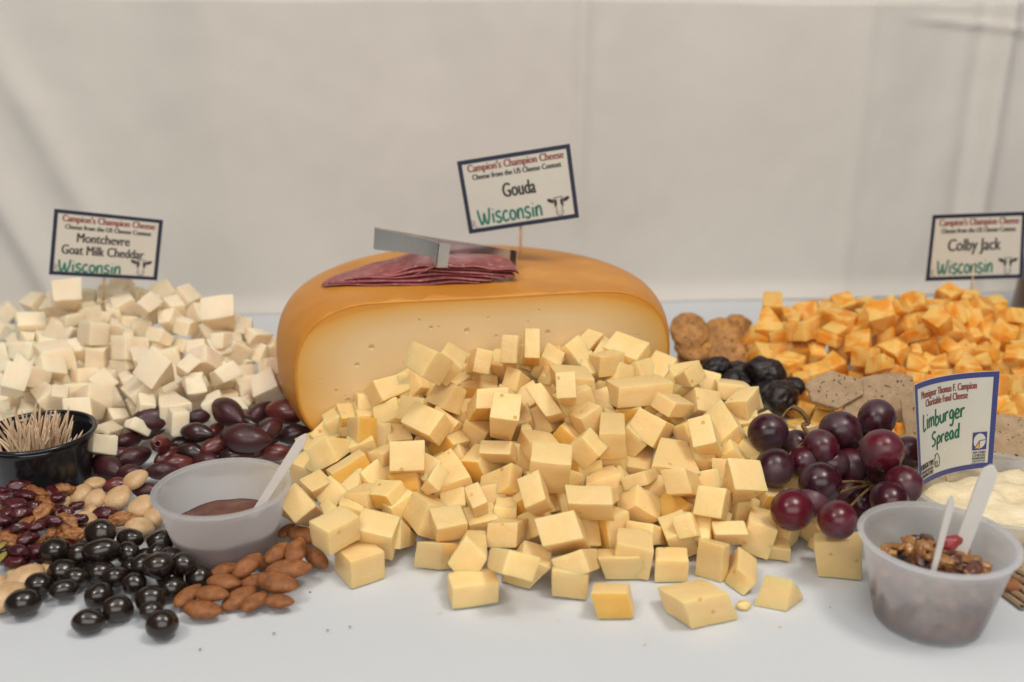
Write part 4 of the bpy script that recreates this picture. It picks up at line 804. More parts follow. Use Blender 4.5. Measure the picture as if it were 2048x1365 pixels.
w f -3131,7553,355,-3035,7584,524,-3254,7503,433,-3158,7534,603,-3202,7739,361,-3106,7770,530,-3325,7689,440,-3229,7720,609
w f -2749,7448,263,-2598,7482,277,-2709,7256,299,-2558,7291,313,-2770,7472,416,-2618,7507,430,-2729,7281,452,-2578,7315,466
w f -3659,7094,335,-3751,6958,276,-3531,7031,279,-3623,6895,221,-3681,7166,203,-3773,7030,144,-3553,7103,148,-3645,6967,89
w f -3663,7617,639,-3474,7565,551,-3642,7799,576,-3453,7747,488,-3744,7574,489,-3556,7522,401,-3724,7756,426,-3535,7704,338
w f -3865,7324,245,-3839,7217,350,-3851,7435,353,-3826,7328,459,-3707,7333,215,-3681,7226,321,-3693,7444,324,-3668,7337,429
w rf -3749,6766,208,-3728,6814,45,-3654,6908,262,-3633,6956,99,-3911,6871,218,-3890,6919,55,-3816,7013,272,-3795,7061,108
w f -2112,7678,392,-2043,7539,360,-2197,7665,264,-2129,7526,233,-2243,7591,489,-2175,7452,458,-2329,7578,362,-2260,7439,330
w f -3439,7310,432,-3468,7366,295,-3270,7413,438,-3300,7470,301,-3515,7431,498,-3545,7488,361,-3346,7534,504,-3376,7591,367
w f -3757,7720,529,-3822,7792,365,-3816,7845,607,-3881,7917,444,-3947,7614,557,-4012,7686,393,-4006,7739,635,-4070,7811,471
w f -2588,7189,387,-2546,7282,265,-2696,7117,295,-2654,7210,172,-2451,7054,332,-2409,7147,209,-2559,6982,239,-2517,7075,117
w f -3142,7227,274,-3236,7111,223,-3080,7132,376,-3174,7016,325,-3028,7183,164,-3122,7068,113,-2966,7088,267,-3060,6972,216
w f -1949,7568,404,-2017,7509,273,-1912,7699,326,-1980,7640,195,-2120,7647,456,-2187,7588,325,-2083,7779,378,-2150,7719,247
w f -5107,9954,166,-4958,9855,268,-5021,10098,180,-4873,9999,283,-5017,9917,0,-4868,9819,102,-4931,10061,15,-4783,9963,117
w f -2838,7342,307,-2910,7185,338,-2967,7381,210,-3039,7224,242,-2916,7404,437,-2988,7247,469,-3045,7443,341,-3117,7287,372
w f -2430,7621,339,-2272,7755,393,-2407,7542,466,-2249,7675,520,-2546,7724,425,-2389,7857,479,-2523,7645,552,-2365,7778,606
w f -4907,9377,251,-4984,9559,234,-5044,9309,143,-5121,9491,126,-4820,9402,125,-4897,9584,108,-4957,9335,17,-5034,9516,0
w f -2749,7020,280,-2603,6902,186,-2623,7103,371,-2477,6984,277,-2736,7127,165,-2590,7008,71,-2610,7210,257,-2464,7091,163
w f -3700,6535,148,-3751,6645,277,-3791,6644,21,-3841,6753,150,-3569,6620,127,-3620,6730,257,-3660,6728,0,-3710,6838,130
w f -3101,6692,0,-3114,6719,158,-2937,6580,33,-2950,6607,190,-3202,6550,16,-3214,6577,174,-3038,6438,49,-3051,6465,207
w f -2806,8189,620,-2783,8023,685,-2934,8143,547,-2911,7976,612,-2903,8231,762,-2880,8065,827,-3031,8185,689,-3008,8018,754
w f -2883,7611,416,-2723,7551,495,-2842,7535,275,-2682,7475,353,-2958,7476,466,-2798,7416,545,-2917,7401,325,-2757,7341,403
w f -4099,7515,371,-4098,7366,435,-3948,7541,429,-3947,7392,493,-4022,7443,202,-4020,7294,266,-3871,7469,260,-3869,7320,324
w f -3164,7985,763,-3136,8083,582,-3315,7911,700,-3287,8010,519,-3085,7868,712,-3058,7966,530,-3236,7794,649,-3209,7892,467
w rf -3847,8097,540,-3986,8171,541,-3891,8013,716,-4030,8086,717,-3913,7976,466,-4051,8049,467,-3956,7891,642,-4095,7965,643
w f -3635,6452,175,-3655,6468,13,-3490,6500,162,-3510,6516,0,-3694,6641,201,-3714,6657,39,-3550,6688,188,-3570,6704,26
w f -2182,7211,191,-2084,7062,318,-2050,7299,193,-1952,7151,320,-2117,7118,33,-2019,6969,160,-1985,7207,35,-1887,7058,162
w rf -3361,6800,156,-3443,6916,295,-3498,6722,141,-3579,6838,280,-3419,6928,17,-3500,7043,156,-3555,6850,1,-3636,6965,141
w f -3288,7786,502,-3407,7658,481,-3401,7899,445,-3519,7771,424,-3349,7814,676,-3467,7686,655,-3461,7927,619,-3580,7798,598
w f -3545,7033,167,-3600,7084,322,-3500,7192,130,-3556,7243,286,-3404,7007,225,-3459,7058,381,-3359,7166,189,-3415,7217,345
w f -3917,7031,180,-3867,7156,107,-3804,7050,289,-3754,7175,216,-4052,7155,298,-4003,7280,225,-3939,7174,408,-3889,7299,334
w f -3389,8099,582,-3397,8020,724,-3345,8285,689,-3354,8206,831,-3239,8069,574,-3248,7989,716,-3196,8254,681,-3204,8175,822
w f -3598,6610,210,-3513,6479,196,-3463,6697,216,-3378,6567,201,-3603,6629,15,-3517,6498,0,-3468,6717,20,-3382,6586,6
w f -4848,8871,239,-4686,8801,188,-4800,9021,188,-4638,8951,137,-4904,8843,103,-4742,8772,51,-4856,8992,52,-4693,8922,0
w f -2263,7780,577,-2117,7818,566,-2302,7884,417,-2156,7922,406,-2234,7641,479,-2088,7679,468,-2273,7745,319,-2127,7783,308
w f -3315,6466,182,-3179,6520,236,-3372,6649,143,-3236,6703,196,-3255,6454,40,-3118,6508,93,-3312,6637,0,-3175,6691,54
w f -2185,7451,391,-2256,7531,511,-2314,7348,384,-2385,7428,504,-2276,7575,255,-2347,7655,375,-2405,7472,248,-2476,7552,368
o f 2410,7193,267,2410,7268,92,2462,7064,211,2462,7139,37,2557,7243,288,2557,7318,114,2609,7114,232,2609,7189,58
o f 2865,6883,326,2887,6768,145,3050,6971,292,3071,6856,111,2770,7040,215,2792,6926,34,2954,7129,181,2976,7014,0
o f 2243,6575,142,2395,6507,274,2341,6561,22,2493,6492,154,2194,6426,120,2346,6357,253,2292,6411,0,2444,6342,133
o rf 2861,7200,74,2747,7299,31,2930,7343,218,2816,7442,174,2728,7113,225,2614,7212,182,2798,7257,369,2683,7356,325
o f 3477,7016,204,3456,7150,129,3309,7040,294,3289,7175,219,3395,6931,75,3374,7066,0,3228,6956,165,3207,7090,90
o f 4016,8075,384,4082,8026,542,3862,8053,442,3928,8004,600,4011,8265,445,4078,8216,603,3857,8242,503,3923,8193,661
o f 1899,7745,248,1934,7556,159,1962,7682,409,1997,7493,320,2065,7797,202,2101,7608,114,2129,7734,364,2164,7545,275
o rf 2034,7281,307,2182,7324,229,1970,7435,268,2118,7478,190,1981,7227,177,2129,7269,99,1917,7381,138,2065,7423,60
o f 2346,6897,65,2351,6960,209,2402,7042,0,2406,7104,143,2547,6831,88,2552,6893,231,2602,6975,22,2607,7038,166
o f 3267,7137,288,3115,7207,304,3222,7076,133,3071,7146,150,3327,7284,213,3175,7354,229,3282,7223,58,3131,7293,75
o f 2975,6876,0,3116,6974,131,3039,6743,31,3179,6841,162,2863,6854,137,3003,6951,268,2926,6721,167,3067,6819,299
o f 2159,8036,440,2327,7989,487,2206,8032,267,2374,7984,313,2102,7824,430,2270,7777,477,2149,7819,257,2317,7772,303
o f 2546,6882,42,2677,6813,0,2585,6854,208,2716,6786,166,2619,7018,48,2750,6949,6,2658,6990,214,2789,6921,172
o rf 3848,7338,154,3828,7488,131,3985,7368,232,3964,7519,209,3753,7350,318,3732,7501,295,3889,7381,396,3869,7531,372
o f 2406,7129,246,2470,7127,97,2287,7220,195,2350,7218,45,2316,6989,210,2379,6987,60,2196,7080,158,2259,7078,9
o f 3003,7227,116,2865,7260,179,3030,7390,90,2892,7423,152,3087,7242,293,2949,7275,356,3114,7405,267,2976,7438,330
o f 2673,6556,253,2830,6503,132,2791,6680,350,2947,6626,228,2623,6708,122,2779,6654,0,2740,6831,218,2896,6778,97
o f 3033,6695,151,3035,6530,116,2931,6718,34,2933,6552,0,2905,6671,258,2907,6506,224,2803,6694,142,2805,6528,107
o f 3215,6848,0,3244,6995,36,3376,6792,99,3405,6939,135,3120,6831,146,3149,6978,182,3280,6775,244,3309,6922,281
o f 3240,6747,133,3195,6845,272,3093,6765,73,3048,6862,212,3285,6872,60,3240,6969,199,3138,6889,0,3093,6987,139
o f 2158,6695,127,2094,6576,36,2153,6577,287,2088,6457,196,2312,6640,91,2247,6520,0,2306,6521,251,2242,6402,160
o f 3607,8230,520,3492,8190,685,3560,8090,454,3446,8051,619,3489,8299,455,3375,8260,620,3442,8160,390,3328,8121,555
o f 4252,7974,476,4310,7828,497,4223,7939,306,4282,7792,327,4102,7920,512,4161,7773,533,4074,7885,342,4132,7738,363
o f 3390,7400,347,3371,7514,206,3239,7439,398,3220,7552,257,3325,7270,251,3306,7384,110,3173,7309,302,3154,7422,161
o f 3905,7146,185,3738,7150,230,3902,6989,189,3735,6992,233,3861,7144,21,3694,7148,66,3858,6986,25,3691,6990,69
o f 2764,6562,212,2723,6568,35,2733,6412,214,2692,6418,37,2911,6532,178,2871,6538,0,2880,6381,180,2840,6387,2
o f 2638,6569,211,2635,6726,219,2580,6575,60,2578,6733,68,2797,6574,151,2795,6732,159,2740,6581,0,2737,6738,8
o f 2032,7191,14,2101,7013,0,1987,7159,214,2057,6980,200,2182,7246,56,2251,7068,42,2138,7214,256,2207,7035,242
o rf 2653,7517,442,2523,7604,418,2649,7462,264,2519,7549,241,2772,7679,389,2642,7766,365,2768,7625,212,2638,7711,188
o f 2471,7439,142,2307,7416,90,2414,7383,346,2250,7360,294,2501,7295,111,2337,7272,59,2444,7239,315,2280,7216,263
o f 2582,7834,298,2442,7944,315,2569,7790,461,2428,7901,479,2485,7716,258,2344,7826,275,2471,7672,421,2330,7783,439
o f 3272,6960,155,3314,6858,0,3310,6812,262,3352,6711,107,3435,7010,166,3477,6908,12,3473,6862,274,3515,6761,119
o f 2700,7128,231,2760,7124,72,2548,7150,173,2608,7146,14,2680,6978,227,2740,6974,68,2528,6999,169,2588,6995,10
o f 2552,8118,632,2636,8285,579,2397,8181,586,2480,8348,533,2573,8062,487,2656,8229,434,2417,8125,441,2500,8292,388
o rf 3119,7740,325,2971,7712,320,3092,7887,309,2944,7859,303,3110,7757,492,2962,7729,486,3083,7904,475,2935,7876,469
o f 2773,8331,463,2793,8163,394,2718,8256,628,2738,8088,558,2927,8328,514,2946,8161,444,2871,8253,678,2891,8086,609
o f 2491,6486,88,2448,6456,232,2487,6303,48,2444,6272,192,2320,6501,40,2277,6471,184,2315,6318,0,2272,6287,144
o f 2285,7595,262,2304,7743,219,2253,7646,424,2272,7794,381,2104,7606,223,2123,7754,180,2072,7657,385,2090,7805,342
o f 2739,6533,142,2591,6556,196,2719,6337,171,2571,6361,225,2685,6517,0,2536,6540,54,2664,6322,29,2516,6345,83
o f 2239,6556,70,2350,6498,181,2230,6404,0,2342,6347,111,2126,6519,164,2237,6461,275,2117,6367,94,2228,6310,205
o f 3907,8005,580,3867,8112,481,3755,7966,600,3715,8072,500,3924,7863,422,3884,7969,322,3772,7824,441,3732,7930,341
o f 3664,7633,474,3709,7471,382,3758,7720,368,3804,7559,276,3537,7652,378,3583,7491,285,3632,7740,272,3677,7579,179
o f 3318,7650,234,3451,7593,290,3247,7633,384,3381,7576,441,3365,7799,273,3498,7742,329,3294,7782,423,3427,7725,479
o f 2605,6224,194,2567,6375,330,2461,6253,122,2424,6404,259,2692,6355,71,2655,6507,208,2549,6384,0,2512,6536,137
o f 3530,6995,3,3681,6984,0,3521,6845,78,3671,6834,75,3540,7075,166,3690,7064,163,3530,6926,241,3681,6915,238
o f 3790,8396,726,3648,8316,677,3873,8282,673,3730,8201,625,3799,8474,570,3657,8394,522,3882,8359,518,3739,8279,469
o f 3698,7383,114,3594,7312,196,3656,7540,197,3552,7470,279,3810,7351,230,3706,7281,312,3768,7509,313,3664,7438,395
o f 2059,8019,238,1921,8019,320,2142,7989,376,2004,7989,459,2044,7862,213,1906,7862,295,2127,7832,352,1989,7832,434
o f 3515,6835,281,3691,6817,207,3487,6966,183,3664,6948,109,3459,6742,173,3636,6724,98,3431,6874,75,3608,6855,0
o f 2370,6360,242,2434,6250,69,2499,6312,320,2563,6203,147,2474,6529,173,2538,6420,0,2603,6482,251,2667,6372,78
o rf 2339,7744,214,2483,7681,244,2281,7600,193,2426,7538,222,2300,7734,382,2445,7672,412,2243,7591,361,2387,7528,391
o f 3993,7811,493,3972,7684,407,3964,7911,354,3943,7784,267,3825,7814,530,3805,7686,443,3796,7914,390,3776,7786,303
o f 4108,7321,152,4037,7241,305,3959,7342,93,3887,7262,246,4099,7501,242,4027,7422,395,3950,7523,183,3878,7443,336
o f 2028,6516,210,2169,6462,220,2082,6642,143,2223,6588,154,2012,6447,67,2154,6393,77,2066,6574,0,2207,6520,11
o f 2625,6265,62,2624,6340,249,2657,6420,0,2656,6495,187,2781,6237,74,2780,6312,261,2813,6392,12,2812,6467,199
o f 3600,6898,171,3608,6893,8,3467,6974,162,3474,6969,0,3501,6721,171,3508,6717,9,3367,6797,163,3375,6792,0"""
FACES = [(0, 1, 3, 2), (4, 6, 7, 5), (0, 4, 5, 1), (2, 3, 7, 6), (0, 2, 6, 4), (1, 5, 7, 3)]
def chunk(name, V, mats, rind_face=None, rough_amt=0.05, seed=0, bev=(0.08, 0.15)):
    c = sum(V, Vector()) / 8
    bm = bmesh.new(); vs_ = [bm.verts.new(v) for v in V]
    fl = bm.faces.layers.int.new('rf')
    for i, f in enumerate(FACES):
        fc = bm.faces.new([vs_[k] for k in f]); fc.material_index = 1 if i == rind_face else 0
    bmesh.ops.recalc_face_normals(bm, faces=bm.faces)
    rnd = random.Random(seed)
    bmesh.ops.subdivide_edges(bm, edges=bm.edges[:], cuts=2, use_grid_fill=True)
    for v in bm.verts:
        q = v.co * 0.55 + Vector((seed * 1.7, 0, 0)); v.co += noise.noise_vector(q) * rough_amt * 1.6
    sharp = [e for e in bm.edges if len(e.link_faces) == 2 and e.calc_face_angle(0) > 0.7]
    try: bmesh.ops.bevel(bm, geom=sharp, offset=rnd.uniform(*bev), segments=2, profile=0.6, affect='EDGES', clamp_overlap=True, material=-1)
    except Exception: pass
    big = sorted((f.calc_area() for f in bm.faces), reverse=True); th = big[0] * 0.25 if big else 0
    for f in bm.faces: f.smooth = True
    for e in bm.edges:
        if len(e.link_faces) == 2 and e.calc_face_angle(0) > 0.55: e.smooth = False
    return build(name, bm, mats, origin=c)
ORD = ['first', 'second', 'third', 'fourth', 'fifth', 'sixth', 'seventh', 'eighth', 'ninth', 'tenth', 'eleventh', 'twelfth', 'thirteenth', 'fourteenth', 'fifteenth', 'sixteenth', 'seventeenth', 'eighteenth', 'nineteenth', 'twentieth']
rows = []
for i, ln in enumerate(CUBES.strip().splitlines()):
    w = ln.split(); nums = [int(x) / 100 for x in w[2].split(',')]
    V = [Vector(nums[k * 3:k * 3 + 3]) for k in range(8)]
    rows.append((i, w[0], w[1], V))
pend = {}
for i, pile, fl, V in rows:
    c = sum(V, Vector()) / 8
    L = [((V[4] + V[5] + V[6] + V[7]) - (V[0] + V[1] + V[2] + V[3])).length / 4, ((V[2] + V[3] + V[6] + V[7]) - (V[0] + V[1] + V[4] + V[5])).length / 4, ((V[1] + V[3] + V[5] + V[7]) - (V[0] + V[2] + V[4] + V[6])).length / 4]
    vol = L[0] * L[1] * L[2]; el = max(L) / min(L)
    size = 'small' if vol < 4.2 else ('large' if vol > 8.5 else 'medium')
    shape = 'oblong' if el > 1.75 else 'squarish'
    if pile == 'g':
        rf = None
        if 'r' in fl:
            best = -9
            for k, f in enumerate(FACES):
                fc = sum((V[q] for q in f), Vector()) / 4; nrm = (fc - c).normalized(); to = (Vector((0, 0, 29)) - fc).normalized()
                sc_ = nrm.dot(to) - 0.55 * nrm.z - 0.25 * nrm.x
                if sc_ > best: best, rf = sc_, k
        o = chunk('gouda_cube', V, [M['gouda'], M['cubrind']], rf, 0.05, i)
        dist = (c - F0).dot(NF)
        if 'T' in fl and c.y < 49: zone = 'on the cloth in front'
        elif c.x > 13.0 and c.y < 58: zone = 'under the grapes'
        elif dist < 3.2: zone = 'heaped against the wheel'
        elif c.x > 10 and c.y > 57: zone = 'by the prunes'
        elif c.x < -9 and c.y > 56: zone = 'by the olives'
        elif c.x < -9: zone = 'by the sauce cup'
        elif c.y < 50.5: zone = 'low in the heap front'
        elif c.y < 55: zone = 'on the heap front slope'
        else: zone = 'high on the heap'
        base = f"{size} {shape} {'orange rinded' if 'r' in fl else 'yellow'} gouda chunk{'' if 'r' in fl else ''} {zone}"
        cat, grp, ref = 'cheese cube', 'gouda cubes heaped before the wheel', 'from the sauce cup'
        hid = f"half hidden {size} {shape} yellow gouda chunk {zone}"
    elif pile == 'w':
        o = chunk('goat_cheese_cube', V, [M['goat']], None, 0.10, i, (0.10, 0.18))
        zone = 'atop the white heap' if c.z > 5.2 else ('behind the olives' if c.y < 70 and c.x > -30 else ('behind the toothpick cup' if c.y < 71 else ('near the wheel' if c.x > -24 else 'on the white heap slope')))
        base = f"{size} {shape} ivory goat cheddar chunk {zone}"
        cat, grp, ref = 'cheese cube', 'goat cheddar cubes in the white heap', 'from the wheel'
        hid = f"half hidden {size} {shape} ivory goat cheddar chunk {zone}"
    else:
        o = chunk('colby_jack_cube', V, [M['colby']], None, 0.10, i, (0.08, 0.15))
        zone = 'atop the orange heap' if c.z > 5.0 else ('behind the seeded crackers' if c.y < 72 else ('by the round cookies' if c.x < 27 else 'on the orange heap slope'))
        base = f"{size} {shape} marbled orange cheese chunk {zone}"
        cat, grp, ref = 'cheese cube', 'colby jack cubes in the orange heap', 'from the wheel'
        hid = f"half hidden {size} {shape} marbled orange cheese chunk {zone}"
    o['category'] = cat; o['group'] = grp
    if 'f' in fl: o['label'] = hid
    else: pend.setdefault((base, ref), []).append((c.x if pile != 'w' else -c.x, o))
for (base, ref), L in pend.items():
    L.sort(key=lambda t: t[0])
    for k, (x, o) in enumerate(L):
        o['label'] = base if len(L) == 1 else f"{base}, {ORD[min(k, 19)]} {ref}"

